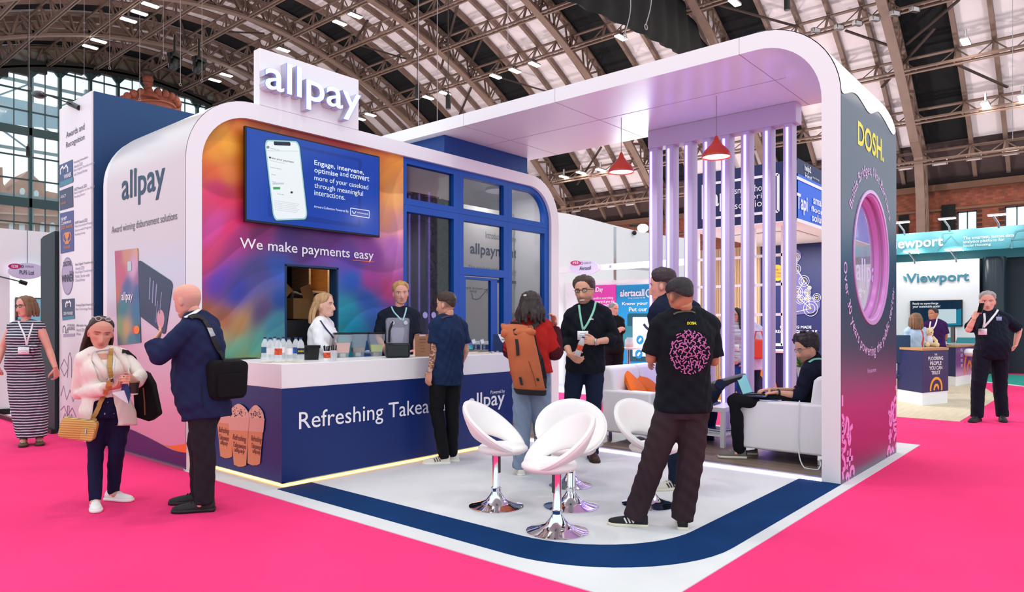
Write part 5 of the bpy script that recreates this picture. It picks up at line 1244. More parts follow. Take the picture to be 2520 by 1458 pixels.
for k, (s_, w) in enumerate((('REFRESHING', .07), ('TAKEAWAYS', .06), ('Strawberry', .05), ('Chocolate', .05), ('Mango', .04))):
    xd = (R4.to_3x3() @ XU); ud = R4.to_3x3() @ UP; text(s_, mat('menu_ink', '#5a3424', .6), t, R4 @ Vector((-w/2, -.0115, .19-.035*k)), xd, ud, w=w, h=.011, lift=.0)
M_STICK = mat('stirrer_wood', '#e0cba0', .6)
r5 = random.Random(4)
for k in range(16):
    x = 652+k*6.2; p = on(min(x, 745), 893.5-(k % 3)*1.0); a = r5.uniform(-.9, -.3); d = Vector((math.cos(a), math.sin(a), 0))*.06
    single(MB().box((-.06, -.004, 0), (.06, .004, .0022), m=Matrix.Translation(p+Vector((.02, .03, .0024*(k % 2)))) @ Matrix.Rotation(a, 4, 'Z')).build('wooden_stirrer', M_STICK), 'pale wooden stirrer scattered in front of the water bottles', 'stirrer', 'wooden stirrers by the bottles')
for k in range(22):
    x = 1146+k*3.3; p = on(x, 868+(k % 4)*1.2); a = r5.uniform(-.2, .5)
    single(MB().box((-.07, -.005, 0), (.07, .005, .004), m=Matrix.Translation(p+Vector((0, 0, .0045*(k % 3)))) @ Matrix.Rotation(a, 4, 'Z')).build('wooden_spoon', M_STICK), 'pale wooden spoon in the heap at the right end of the counter', 'spoon', 'wooden spoons on the counter')
def stand_at(name, lab, cat, x, y, rz): return thing(name, lab, cat, on(x, y), rz)
TB = -.72
t = stand_at('tablet', 'tablet with a purple and teal screen propped on the counter', 'tablet', 1152, 862, TB); m4 = Matrix.Rotation(-.5, 4, 'X'); MB().box((-.075, -.005, 0), (.075, .004, .125), m=m4).build('case', M_BLACK, t, world=False)
MB().box((-.069, -.0065, .006), (.069, -.005, .119), m=m4).build('screen', ramp_mat('tablet_screen', 'Z', [(0, '#1fb0c8'), (.05, '#2bb8b0'), (.08, '#3a60c0'), (.11, '#7a2ba0')], .2), t, world=False)
for i, (x, w) in enumerate(((1173, 'nearer the tablet'), (1194, 'nearer the navy board'))):
    t = stand_at('card_holder', 'clear holder stacked with navy cards, '+w, 'card holder', x, 862, TB); t['group'] = 'card holders on the counter'
    MB().box((-.05, -.03, 0), (.05, .03, .004)).box((-.05, .026, 0), (.05, .03, .13)).build('stand', M_WATER, t, world=False)
    for k in range(4): MB().box((-.045, -.026, .006+.019*k), (.045, .022, .023+.019*k)).build('card_pack', mat('brochure_navy'), t, world=False); MB().box((-.03, -.0275, .012+.019*k), (.0, -.026, .016+.019*k)).build('card_print', M_PRINTW, t, world=False)
    MB().box((-.03, -.02, .10), (.02, -.016, .16), m=Matrix.Rotation(-.3, 4, 'Y')).build('display_card', M_PRINTW, t, world=False)
t = stand_at('leaflet_board', 'upright navy and white board with company letters and an orange corner', 'board', 1232, 864, TB-.05); W2, H2 = .105, .23
MB().box((-W2, 0, 0), (W2, .012, H2)).build('panel', mat('brochure_navy'), t, world=False); b = MB()
cv = [p for p in spline([Vector((-W2*.35, 0, H2)), Vector((-W2*.15, 0, H2*.78)), Vector((.15*W2, 0, H2*.55)), Vector((W2*.55, 0, H2*.4)), Vector((W2, 0, H2*.3))], 6)]
MB().prism([Vector((p.x, -.002, p.z)) for p in cv]+[Vector((W2, -.002, H2))], (0, .002, 0)).build('white_area', M_PRINTW, t, world=False); MB().prism([(W2*.55, -.003, H2), (W2*.8, -.003, H2*.87), (W2, -.003, H2*.6), (W2, -.003, H2)], (0, .001, 0)).build('orange_corner', M_ORNG, t, world=False)
R4 = Matrix.Translation(t.location) @ Matrix.Rotation(TB-.05, 4, 'Z'); text('allpay', M_INK, t, R4 @ Vector((.1*W2, -.004, H2*.62)), R4.to_3x3() @ XU, UP, w=W2*.8, h=H2*.13, bold=.02)
t = stand_at('leaflet', 'white leaflet with an orange curve lying at the counter end', 'leaflet', 1226, 868, TB); MB().box((-.08, -.05, 0), (.08, .05, .003)).build('sheet', M_PRINTW, t, world=False); MB().ribbon([(-.07, -.02, .003), (0, .02, .003), (.07, .03, .003)], [Vector((0, 0, 1))]*3, .02, .0008).build('orange_curve', M_ORNG, t, world=False)
t = stand_at('serving_tray', 'flat dark tray at the left end of the counter', 'tray', 590, 884.5, .2); MB().box((-.20, -.09, 0), (.20, .09, .01)).build('tray', M_BLACK, t, world=False, bevel=.004)
b = MB(); p = on(905, 874); single(MB().ball(p+Vector((0, 0, .03)), (.05, .04, .03), 14, 8).build('blue_cloth', mat('cloth_blue', '#9db8dc', .9, bump=.5, bscale=30), sm=True), 'crumpled pale blue cloth between the brown and green smoothie jugs', 'cloth')
# ================================================================ PEOPLE
def remesh(mb, vox, it=3, fac=.5):
    me = bpy.data.meshes.new('tmp'); me.from_pydata(mb.v, [], mb.f)
    o = bpy.data.objects.new('tmp', me); COL.objects.link(o)
    r = o.modifiers.new('r', 'REMESH'); r.mode = 'VOXEL'; r.voxel_size = vox
    if it: s = o.modifiers.new('s', 'SMOOTH'); s.factor = fac; s.iterations = it
    dg = bpy.context.evaluated_depsgraph_get(); dg.update(); m2 = bpy.data.meshes.new_from_object(o.evaluated_get(dg))
    n = len(m2.vertices); co = np.empty(n*3); m2.vertices.foreach_get('co', co); fs = [tuple(p.vertices) for p in m2.polygons]
    bpy.data.objects.remove(o); bpy.data.meshes.remove(me); bpy.data.meshes.remove(m2)
    return co.reshape(-1, 3), fs
# ---- head in its own space: face +Y, crown z=.5, chin z=-.5, unit = head height
HZ = [-.5, -.475, -.44, -.38, -.30, -.2, -.1, .0, .1, .2, .3, .38, .44, .48, .5]
HF = [.17, .285, .315, .325, .325, .33, .335, .335, .35, .35, .325, .27, .19, .10, .0]
HB = [.06, .02, -.04, -.12, -.21, -.30, -.37, -.42, -.44, -.44, -.41, -.35, -.27, -.17, -.05]
HW = [.05, .125, .175, .225, .265, .29, .31, .322, .332, .335, .315, .27, .205, .13, .03]
def hp(z, a, fem=0.0):
    f, b, w = (float(np.interp(z, HZ, t)) for t in (HF, HB, HW))
    if fem and z < 0: w *= 1-.10*fem*min(1, -z*3)
    yc = (f+b)/2 if z < -.35 else (.0 if f > 0.05 else (f+b)/2)
    ca, sa = math.cos(a), math.sin(a); e = .88
    x = w*(abs(sa)**e)*(1 if sa > 0 else -1); y = yc+((f-yc) if ca > 0 else (yc-b))*(abs(ca)**e)*(1 if ca > 0 else -1)
    return Vector((x, y, z))
def gau(x, s): return math.exp(-(x/s)**2)
_heads = {}
def head_mesh(kind):
    if kind in _heads: return _heads[kind]
    fem = 1.0 if kind == 'f' else 0.0; b = MB(); rg = []; n = 64
    for i in range(71):
        z = -.5+i/70; ring = []
        for j in range(n):
            p = hp(z, 2*PI*j/n, fem)
            if p.y > .05:
                x = p.x; d = 0; k = min(1, (p.y-.05)/.12)
                w = .036+.032*max(0, min(1, (.05-z)/.22))
                if z > -.235: amp = max(0, min(1, (.10-z)/.25))*.125
                else: amp = .125*max(0, 1-(-.235-z)/.03)
                d += amp*gau(x, w)
                d -= .048*(gau(x-.14, .075)+gau(x+.14, .075))*gau(z-.02, .05)
                d += .022*gau(z-.10, .035)*gau(abs(x)-.12, .12)
                d += .026*gau(z+.30, .022)*gau(x, .085)+.028*gau(z+.355, .024)*gau(x, .075)-.020*gau(z+.328, .010)*gau(x, .10)
                d += .020*gau(z+.455, .04)*gau(x, .08)+.018*gau(z+.10, .07)*gau(abs(x)-.2, .07)
                d -= .012*gau(z+.41, .02)*gau(x, .1)
                p.y += d*k
            ring.append(p)
        rg.append(ring)
    b.rings(rg)
    for s in (-1, 1):
        m = Matrix.Rotation(s*-.35, 4, 'Z') @ Matrix.Rotation(.15, 4, 'X')
        b.ball((s*.335, -.05, -.04), (.028, .075, .115), 14, 10, m=m); b.ball((s*.325, -.03, -.13), (.03, .035, .045), 10, 6)
    _heads[kind] = remesh(b, .018, 1, .35); return _heads[kind]
def hand_mesh(curl, side, spread=1.0):
    """wrist at origin, fingers +Y, palm facing -Z, thumb towards +X*side; unit metres"""
    b = MB()
    b.rings([[Vector((w*math.cos(t), y, th*math.sin(t))) for t in np.linspace(0, 2*PI, 17)[:-1]] for y, w, th in ((-.03, .026, .020), (0, .027, .018), (.03, .036, .016), (.065, .041, .014), (.09, .040, .012), (.097, .034, .009))])
    for x, L, r, k in ((.030, .070, .0088, 1.0), (.0105, .078, .0092, .95), (-.0095, .073, .0088, 1.0), (-.028, .058, .0076, 1.12)):
        p = Vector((x*side, .088, 0)); a = 0; pts_ = [Vector((x*side*.85, .06, 0)), p]; fan = x*side*1.5*spread
        for q, (l, c_) in enumerate(((.45, .9), (.31, 1.25), (.24, .8))):
            a += curl*k*c_*1.15; d = Vector((math.sin(fan)*math.cos(a), math.cos(fan)*math.cos(a), -math.sin(a))); p = p+d*L*l; pts_.append(p.copy())
        b.tube(pts_, [r*1.15, r*1.1, r*1.05, r*.95, r*.8], 10); b.ball(pts_[-1], r*.85, 8, 6)
    t0 = Vector((.020*side, .012, -.004)); t1 = Vector((.046*side, .036, -.016)); t2 = t1+Vector((.020*side, .026, -.012-.012*curl)); t3 = t2+Vector((.006*side-.012*curl*side, .024, -.008-.01*curl))
    b.tube([t0, t1, t2, t3], [.015, .0135, .0105, .0085], 10); b.ball(t3, .0085, 8, 6)
    return remesh(b, .0042, 2, .4)
_hands = {}
SK = {'light': '#dba488', 'pink': '#e3a592', 'tan': '#b97f60', 'fair': '#e8b9a2'}
M_SKIN = mat('skin', '#d9a48a', .5, attr='paint', spec=.35); M_SKIN.node_tree.nodes['Principled BSDF'].inputs['Subsurface Weight'].default_value = .12; M_SKIN.node_tree.nodes['Principled BSDF'].inputs['Subsurface Radius'].default_value = (.012, .005, .003)
M_EYE = mat('eye_white', '#e6e2de', .15); M_IRIS = mat('iris_dark', '#2a1c16', .1)
def hairm(name, c='#888888'): return mat('hair_'+name, c, .55, bump=.9, bscale=60, stretch=(1, 1, .18), var=.28, vscale=30)
def cloth(name, c='#888888', b=.35, sc_=26, rough=.85, var=.07): return mat('cloth_'+name, c, rough, bump=b, bscale=sc_, var=var, vscale=9, spec=.25)
def fdir(a): a = R_(a); return FWD*(-math.cos(a))+RIGHT*math.sin(a)

class Person:
    def __init__(s, label, d0, jt, head, scale=1.0, wide=1.0, deep=1.0, skin='light', fem=0, floor=0.0, vox=.011, group=None):
        """jt: joint -> (px, py[, metres further from the camera]); head: centre px, facing angle, pitch, roll, height"""
        s.d0, s.sc, s.w, s.dp, s.fem, s.vox, s.floor = d0, scale, wide, deep, fem, vox, floor
        s.j = {k: PD(v[0], v[1], d0+(v[2] if len(v) > 2 else 0)) for k, v in jt.items()}
        J = s.j; c = (J['aL']+J['aR'])/2
        s.root = thing('person', label, 'person', (c.x, c.y, floor), 0, group)
        s.P = (J['hL']+J['hR'])/2; s.N = J['n']
        s.rh = (J['hR']-J['hL']).normalized(); s.rs = (J['sR']-J['sL']).normalized()
        hx, hy, s.yaw, pit, roll, hh = head[:6]; off = head[6] if len(head) > 6 else 0
        s.hc = PD(hx, hy, d0+off); s.hh = hh
        y = fdir(s.yaw); z = UP.copy(); x = y.cross(z).normalized(); R0 = Matrix((x, y, z)).transposed().to_4x4()
        s.HM = Matrix.Translation(s.hc) @ R0 @ Matrix.Rotation(R_(-pit), 4, 'X') @ Matrix.Rotation(R_(roll), 4, 'Y') @ Matrix.Scale(hh, 4)
        s.skin = np.array(lin(SK.get(skin, skin))); s.parts = {}
    def limb(s, b, pts, rs, n=14):
        b.tube(pts, rs, n)
        for p, r in zip(pts, rs): b.ball(p, r*1.0 if not isinstance(r, tuple) else r[0], 12, 8)
    def frame(s, t):
        r = (s.rh*(1-t)+s.rs*t).normalized(); up = (s.N-s.P).normalized(); f = up.cross(r).normalized(); return r, f, up
    def torso(s, b, ease=0.0, lo=-.12, hi=1.03, top=None, belly=0.0, flare=0.0):
        sh = (s.j['sR']-s.j['sL']).length/2; k = s.sc
        hw = [( -.9, .13), (-.35, .155), (-.16, .150), (-.02, .172), (.18, .162), (.40, .150), (.62, .165), (.80, max(.15, sh/k*1.0)), (.92, sh/k*.74), (.99, .075), (1.05, .058)]
        hd = [(-.9, .12), (-.35, .12), (-.16, .11), (-.02, .122), (.18, .112), (.40, .108), (.62, .122), (.80, .108), (.92, .078), (.99, .062), (1.05, .058)]
        if s.fem: hw = [(t, w*(1.07 if t < .1 else (.93 if .3 < t < .7 else .97))) for t, w in hw]
        rg = []; L = s.N-s.P
        for t in np.linspace(lo, hi, 26):
            r, f, up = s.frame(max(0, min(1, t))); W = float(np.interp(t, *zip(*hw)))*k*(s.w if t < .9 else 1); D = float(np.interp(t, *zip(*hd)))*k*(s.dp if t < .9 else 1)
            W += ease+flare*max(0, .3-t); D += ease+flare*max(0, .3-t)
            c = s.P+L*t+f*(.012*k*math.sin(max(0, min(1, t))*PI)*-1+belly*gau(t-.3, .28)); D += belly*.5*gau(t-.3, .28)
            if s.fem: c = c+f*.022*k*gau(t-.68, .12); D += .020*k*gau(t-.68, .12)
            rg.append([c+r*(W*(abs(math.sin(a))**.85)*(1 if math.sin(a) > 0 else -1))+f*(D*(abs(math.cos(a))**.85)*(1 if math.cos(a) > 0 else -1)) for a in np.linspace(0, 2*PI, 33)[:-1]])
        b.rings(rg)
    def shoulders(s, b, ease=0.0):
        k = s.sc
        for q in 'LR':
            S = s.j['s'+q]; b.ball(S-UP*.01*k, .060*k*s.w**.5+ease, 14, 10); m = s.N*.55+S*.45+UP*.012*k
            b.tube([s.N-UP*.02*k, m, S+UP*.005], [.060*k+ease*.8, .052*k+ease, .052*k+ease], 14)
    def armpts(s, q): return [s.j['s'+q], s.j['e'+q], s.j['w'+q]]
    AR = [.052, .050, .041, .042, .029]
    def arm(s, b, q, ease=0.0, upto=2.0, taper=0.0, cuff=0.0):
        S, E, W = s.armpts(q); k = s.sc*s.w**.4
        full = [(0, S, .052), (.5, S.lerp(E, .5), .050), (1, E, .042), (1.3, E.lerp(W, .3), .043), (2, W, .029)]
        pts_, rs = [], []
        for t, p, r in full:
            if t <= upto: pts_.append(p); rs.append(r*k+ease+taper*t)
        if upto not in [f[0] for f in full]:
            i = max(q_ for q_ in range(5) if full[q_][0] <= upto); (t0, p0, r0), (t1, p1, r1) = full[i], full[i+1]; g = (upto-t0)/(t1-t0); pts_.append(p0.lerp(p1, g)); rs.append((r0+(r1-r0)*g)*k+ease+taper*upto+cuff)
        b.tube(pts_, rs, 16)
        for p, r in list(zip(pts_, rs))[:-1]: b.ball(p, r, 14, 8)
    def leg(s, b, q, ease=0.0, rr=None, end=1.0, wr=0.0, zt=None):
        Hh, K, A = s.j['h'+q], s.j['k'+q], s.j['a'+q]; k = s.sc; rt, rk, rc, ra = rr or (.088, .058, .056, .038)
        f = s.frame(0)[1]; Kc = K.lerp(A, .32)-f*.012*k
        A2 = K.lerp(A, max(1.0, (K.z-s.floor-.062)/(K.z-A.z)) if (zt and K.z-A.z > .25) else end); pts_ = [Hh+UP*.03*k, Hh.lerp(K, .35), Hh.lerp(K, .75), K, Kc, K.lerp(A2, .7), A2]
        rs = [rt*k*s.w*.95+ease, rt*k*s.w**.8*.95+ease, (rt*.35+rk*.65)*k+ease, rk*k+ease, rc*k+ease, (rc*.45+ra*.55)*k+ease, ra*k+ease]
        b.tube(pts_, rs, 18)
        for p, r in list(zip(pts_, rs))[:-1]: b.ball(p, r, 14, 8)
    def build_body(s, hands=None, tattoo=None, lips='#b06a62', brow='#4a3426', stubble=0.0, stub='#5a4a44', eyes=True, closed=False, legs=True, feet=True, baldgrey=0, fade=None, smile=0):
        b = MB(); s.torso(b, -.006, hi=.97); s.shoulders(b, -.006)
        for q in 'LR': s.arm(b, q, -.004)
        for q in 'LR':
            s.leg(b, q, -.012)
            if feet: A = s.j['a'+q]; d = s.footdir(q); b.ball(Vector((A.x, A.y, max(s.floor+.055, A.z-.10)))+d*.03, (.045, .045, .035), 10, 6)
        hb = s.HM @ Vector((0, -.10, -.22)); k = s.sc; b.tube([s.N-UP*.07*k, s.N.lerp(hb, .35), hb], [.066*k*(.9 if s.fem else 1), .054*k*(.88 if s.fem else 1), .056*k*(.88 if s.fem else 1)], 16)
        co, fs = remesh(b, s.vox, 4); col = np.tile(s.skin, (len(co), 1))
        if tattoo:
            S, E, W = (np.array(p) for p in s.armpts(tattoo)); P_ = co
            def dseg(a, c): t = np.clip(((P_-a)@(c-a))/((c-a)@(c-a)), 0, 1); return np.linalg.norm(P_-(a+t[:,None]*(c-a)), axis=1), t
            d1, t1 = dseg(S, E); d2, t2 = dseg(E, W); msk = ((d1 < .08) & (t1 > .3)) | ((d2 < .07) & (t2 < .92))
            nz = np.sin(70*co[:,2]+9*np.sin(60*co[:,0]))*np.sin(65*co[:,0]+40*co[:,1]+5*np.sin(50*co[:,2])); ink = np.where(nz > -.12, .26, 1.0)
            col[msk] *= ink[msk][:,None]
        # head
        hco, hfs = head_mesh('f' if s.fem else 'm'); x, y, z = hco.T; hcol = np.tile(s.skin, (len(hco), 1))
        def blend(mask, c, a=1.0):
            c = np.array(lin(c)); m = (np.clip(mask, 0, 1)*a)[:,None]; hcol[:] = hcol*(1-m)+c*m
        fr = y > .12
        ck = (np.exp(-((np.abs(x)-.2)/.09)**2-((z+.14)/.1)**2)+.7*np.exp(-(x/.06)**2-((z+.17)/.06)**2))*fr; blend(ck, '#c9705c', .28)
        if stubble: blend(np.clip((-.16-z)*9, 0, 1)*np.clip((y+.08)*6, 0, 1)*(1-np.exp(-(x/.07)**2-((z+.325)/.03)**2)), stub, stubble)
        blend(np.exp(-(x/.095)**2-((z+.333)/.036)**2)*fr*1.2, lips, .75); blend(np.exp(-(x/.085)**2-((z+.328)/.008)**2)*fr, '#5a2c2a', .7)
        bx = np.abs(x); arch_ = .098-.55*(bx-.14)**2; blend(np.exp(-((z-arch_)/.017)**2)*np.clip((bx-.045)*40, 0, 1)*np.clip((.235-bx)*40, 0, 1)*fr*1.3, brow, .85)
        blend(np.exp(-((bx-.14)/.07)**2-((z-.022)/.03)**2)*fr, '#7a4a40', .35)
        if smile: blend(np.exp(-(x/.085)**4-((z+.322+.9*x*x)/.020)**4)*fr*1.3, '#f0ebe6', .95); blend(np.exp(-(x/.1)**4-((z+.352-.9*x*x)/.010)**2)*fr, '#8a4a44', .6)
        if fade: blend(np.clip((z+.26+np.clip(y, -1, .1)*.2)*9, 0, 1)*np.clip((.10-y)*9, 0, 1)*np.clip((.353-np.abs(x)+.2*(z > .1))*80, 0, 1)*(1-.8*np.exp(-((y+.04)/.08)**2-((z+.05)/.13)**2)), fade, .78)
        blend(np.exp(-((bx-.14)/.062)**4-((z-.046)/.008)**2)*fr*(0 if closed else 1), '#3a2420', .8)
        if closed: blend(np.exp(-((z-.0)/.010)**2)*np.clip((.21-bx)*30, 0, 1)*np.clip((bx-.075)*30, 0, 1)*fr, '#2a1a18', .9)
        if baldgrey: blend(np.clip((.12-z)*8, 0, 1)*np.clip((z+.3)*8, 0, 1)*np.clip((.02-y)*8, 0, 1), '#a08a80', .45)
        W4 = np.array(s.HM); hw_ = hco@W4[:3,:3].T+W4[:3,3]
        V = [co, hw_]; Fs = list(fs); o = len(co); Fs += [tuple(i+o for i in f) for f in hfs]; C = [col, hcol]; o += len(hw_)
        for q in 'LR':
            h = (hands or {}).get(q, {})
            if h is None: continue
            curl = h.get('curl', .35); key = (curl, q, h.get('spread', 1.0))
            if key not in _hands: _hands[key] = hand_mesh(curl, 1 if q == 'L' else -1, h.get('spread', 1.0))
            # palm faces -Z; for a left hand the thumb is on +X
            vco, vfs = _hands[key]; E, W = s.j['e'+q], s.j['w'+q]
            d = ((PD(h['tip'][0], h['tip'][1], s.d0+(h['tip'][2] if len(h['tip']) > 2 else 0))-W) if 'tip' in h else (W-E)).normalized()
            pn = Vector(h['palm']) if 'palm' in h else (s.P.lerp(s.N, .3)-W); pn = pn-d*pn.dot(d)
            if pn.length < 1e-4: pn = d.orthogonal()
            pn.normalize(); zc_ = -pn; xc = d.cross(zc_); sc_ = s.sc*1.04
            M = np.array(Matrix((xc, d, zc_)).transposed())*sc_; hv = vco@M.T+np.array(W-d*.002)
            V.append(hv); Fs += [tuple(i+o for i in f) for f in vfs]; C.append(np.tile(s.skin*np.array((1, .94, .93)), (len(hv), 1))); o += len(hv)
        V = np.vstack(V); me = MB(); me.v = [tuple(p) for p in V]; me.f = Fs; me.mi = [0]*len(Fs)
        ob = s.link('body', me, M_SKIN); paint(ob, np.vstack(C)); s.body = ob
        if eyes and not closed:
            for sd in (-1, 1):
                e = MB(); c = Vector((sd*.14, .285, .014)); e.ball(c, (.060, .032, .027), 16, 10); g = s.gaze if hasattr(s, 'gaze') else Vector((0, 1, 0))
                e.mi = [0]*len(e.f); e.ball(c+Vector((0, .014, 0)), (.026, .022, .026), 12, 8, mi=1)
                e.v = [tuple(s.HM @ Vector(p)) for p in e.v]; s.link('eye', e, [M_EYE, M_IRIS])
        return ob
    def link(s, name, mb, m, parent=None, ang=3.0):
        par = parent or s.root; me = bpy.data.meshes.new(name); me.from_pydata(mb.v, [], mb.f); me.transform(wmat(par).inverted())
        bm = bmesh.new(); bm.from_mesh(me); bmesh.ops.recalc_face_normals(bm, faces=bm.faces); bm.to_mesh(me); bm.free()
        ms = m if isinstance(m, list) else [m]
        for q in ms: me.materials.append(q)
        if len(ms) > 1: me.polygons.foreach_set('material_index', mb.mi)
        smooth(me, ang); o = bpy.data.objects.new(name, me); COL.objects.link(o); o.parent = par; return o
    def garment(s, name, b, m, vox=None, it=4, wrinkle=0.0, cut=None, seed=0, thick=0):
        co, fs = remesh(b, vox or s.vox*1.05, it)
        if wrinkle:
            P_ = co; k = 2*PI; n_ = np.sin(k*(P_[:,2]*5.2+1.4*np.sin(k*P_[:,0]*2.3+seed)+1.1*np.sin(k*P_[:,1]*2.1)))*.6+np.sin(k*(P_[:,2]*9+P_[:,0]*6-P_[:,1]*5+seed))*.4
            ctr = np.array(s.P); d = P_-ctr; d[:,2] = 0; d /= np.linalg.norm(d, axis=1)[:,None]+1e-6; co = co+d*(n_*wrinkle)[:,None]
        if cut is not None:
            fs0 = fs
            fc = np.array([co[list(f)].mean(0) for f in fs]); keep = ~cut(fc); fs = [f for f, kk in zip(fs, keep) if kk]; ec = {}
            for f in fs:
                for i in range(len(f)):
                    e = (min(f[i], f[i-1]), max(f[i], f[i-1])); ec[e] = ec.get(e, 0)+1
            nb = {}
            for (a, c), n_ in ec.items():
                if n_ == 1: nb.setdefault(a, []).append(c); nb.setdefault(c, []).append(a)
            for _ in range(14):
                new = {a: (co[a]+sum(co[c] for c in L)/len(L))/2 for a, L in nb.items()}
                for a, q_ in new.items(): co[a] = q_
        g = MB(); g.v = [tuple(p) for p in co]; g.f = fs; g.mi = [0]*len(fs); o = s.link(name, g, m)
        if thick: so = o.modifiers.new('cloth', 'SOLIDIFY'); so.thickness = thick; so.offset = 1
        s.parts[name] = o; return o
    def shirt(s, m, sleeve=.62, hem=-.16, ease=.014, belly=0.0, name='shirt', taper=0.0, wrinkle=.004, flare=0.0, hi=.99, cut=None, cuff=.012, sleeves='LR', thick=0, collar=0):
        b = MB(); s.torso(b, ease, hem, hi, belly=belly, flare=flare); s.shoulders(b, ease)
        for q in sleeves: s.arm(b, q, ease, sleeve, taper, cuff)
        if collar:
            hb = s.HM @ Vector((0, -.10, -.22)); d = (hb-s.N).normalized(); b.tube([s.N-d*.03, s.N+d*collar], [.070*s.sc+ease*.3, .064*s.sc+ease*.3], 18)
        return s.garment(name, b, m, wrinkle=wrinkle, cut=cut, thick=thick, seed=hash(name) % 7)
    def trousers(s, m, rr=(.094, .070, .066, .058), top=.24, ease=.006, end=1.13, name='trousers', wrinkle=.004):
        b = MB(); s.torso(b, ease+.004, -.13, top)
        for q in 'LR': s.leg(b, q, ease, rr, end, zt=end > 1)
        return s.garment(name, b, m, wrinkle=wrinkle, seed=3)
    def footdir(s, q):
        d = s.j['t'+q]-s.j['a'+q]; d.z = 0
        return d.normalized() if d.length > 1e-4 else s.frame(0)[1]
    def shoes(s, m, sole='#e8e4dc', L=.285, stripe=None, lace='#e8e8e8', h=1.0, names=('shoe', 'sole')):
        ms = mat('sole_'+sole.strip('#'), sole, .6); ml = mat('lace_'+lace.strip('#'), lace, .7)
        for q in 'LR':
            A = s.j['a'+q]; d = s.footdir(q); sd = d.cross(UP); k = s.sc*.97; base = Vector((A.x, A.y, s.floor+.004)) if not s.j.get('lift'+q) else A-UP*.09
            c0 = base-d*.075*k
            prof = [(0, .030, .055, .062), (.03, .036, .0, .075), (.25, .037, 0, .085), (.42, .040, 0, .070), (.62, .048, 0, .052), (.8, .048, 0, .042), (.93, .038, 0, .032), (1.0, .016, 0, .022)]
            b = MB(); rg = []; so = MB(); sr = []
            for t, w, _, hh in prof:
                c = c0+d*(t*L*k); w *= k; hh *= k*h
                rg.append([c+sd*(w*math.cos(a))+UP*(.018*k+(hh*max(0, math.sin(a))**.8 if math.sin(a) > 0 else -.004)) for a in np.linspace(0, 2*PI, 21)[:-1]])
                w2 = w+.004; sr.append([c+sd*(w2*x)+UP*(z*k)+d*((.006 if t == 1 else (-.006 if t == 0 else 0))) for x, z in ((-1, .0), (1, .0), (1.03, .012), (1, .024), (-1, .024), (-1.03, .012))])
            b.rings(rg); b.tube([c0+d*.075*k+UP*.05*k, c0+d*.07*k+UP*.095*k], [.040*k, .044*k], 16)
            sh = s.link(names[0], b, m); so.rings(sr); s.link(names[1], so, ms, sh)
            lc = MB()
            for i in range(4):
                t = .34+.07*i; hh = float(np.interp(t, [p[0] for p in prof], [p[3] for p in prof]))*k*h; c = c0+d*(t*L*k)+UP*(.022*k+hh); lc.tube([c-sd*.022*k-UP*.006, c+UP*.001, c+sd*.022*k-UP*.006], .0028*k, 6)
            s.link('laces', lc, ml, sh)
            if stripe:
                st_ = MB()
                for side in (-1, 1):
                    for i in range(3):
                        t = .36+.085*i; w = float(np.interp(t, [p[0] for p in prof], [p[1] for p in prof]))*k; hh = float(np.interp(t, [p[0] for p in prof], [p[3] for p in prof]))*k
                        c = c0+d*(t*L*k); pts_ = [c+sd*side*(w*math.cos(a)+.002)+UP*(.018*k+hh*math.sin(a)**.8+.001)+d*(.030*k*(a-.2)) for a in (.12, .45, .8)]
                        st_.ribbon(pts_, [sd*side+UP*.5]*3, .012*k, .0015)
                s.link('stripe', st_, mat('stripe_'+stripe.strip('#'), stripe, .6), sh)
    def hair(s, m, style='short', top=.06, side=.018, hl=None, seed=1, length=0, name='hair', jit=.0, back_only=False, vox=.022, strands=None):
        r_ = random.Random(seed); b = MB(); s.haircol = m
        hl = hl or [(0, .355), (30, .34), (50, .26), (68, .08), (88, .05), (102, .02), (125, -.16), (150, -.25), (180, -.28)]
        fx, fy = zip(*hl); rad = .05
        for i in range(32):
            z = -.34+i*.027
            for j in range(40):
                a = 360*j/40; aa = a if a <= 180 else 360-a
                if z < float(np.interp(aa, fx, fy)): continue
                if z > .5: continue
                p = hp(min(z, .499), R_(a), s.fem); n = Vector((p.x/.34**2, p.y/.42**2, p.z/.5**2)).normalized()
                g = max(0, min(1, (z-.12)/.25)); e_ = max(0, min(1, (z-float(np.interp(aa, fx, fy)))/.10)); th = (side+(top-side)*g)*e_-.022*(1-e_)+(r_.random()-.3)*jit*e_
                rb = rad*(1+.25*r_.random()*(jit > 0)); b.ball(p+n*(th-rb), rb, 7, 5)
        if strands:
            for (a, z0, out_, dn, sw, r0) in strands:
                p = hp(z0, R_(a), s.fem); n = Vector((p.x, p.y, 0)).normalized(); pts_ = [p*.92, p+n*.02]; 
                K = 5
                for i in range(1, K+1):
                    t = i/K; pts_.append(p+n*(out_*math.sin(min(1, t*1.3)*PI/2))+Vector((sw[0]*t, sw[1]*t, -dn*t))+Vector(((r_.random()-.5)*jit, (r_.random()-.5)*jit, 0)))
                rs = [r0*.8, r0]+[r0*(1-.45*(i/K)**2) for i in range(1, K+1)]
                b.tube(pts_, rs, 9)
                for p_, q_ in zip(pts_[1:], rs[1:]): b.ball(p_, q_, 8, 6)
        co, fs = remesh(b, vox, 2, .4); W4 = np.array(s.HM); co = co@W4[:3,:3].T+W4[:3,3]
        g = MB(); g.v = [tuple(p) for p in co]; g.f = fs; g.mi = [0]*len(fs); o = s.link(name, g, m); s.parts[name] = o; return o
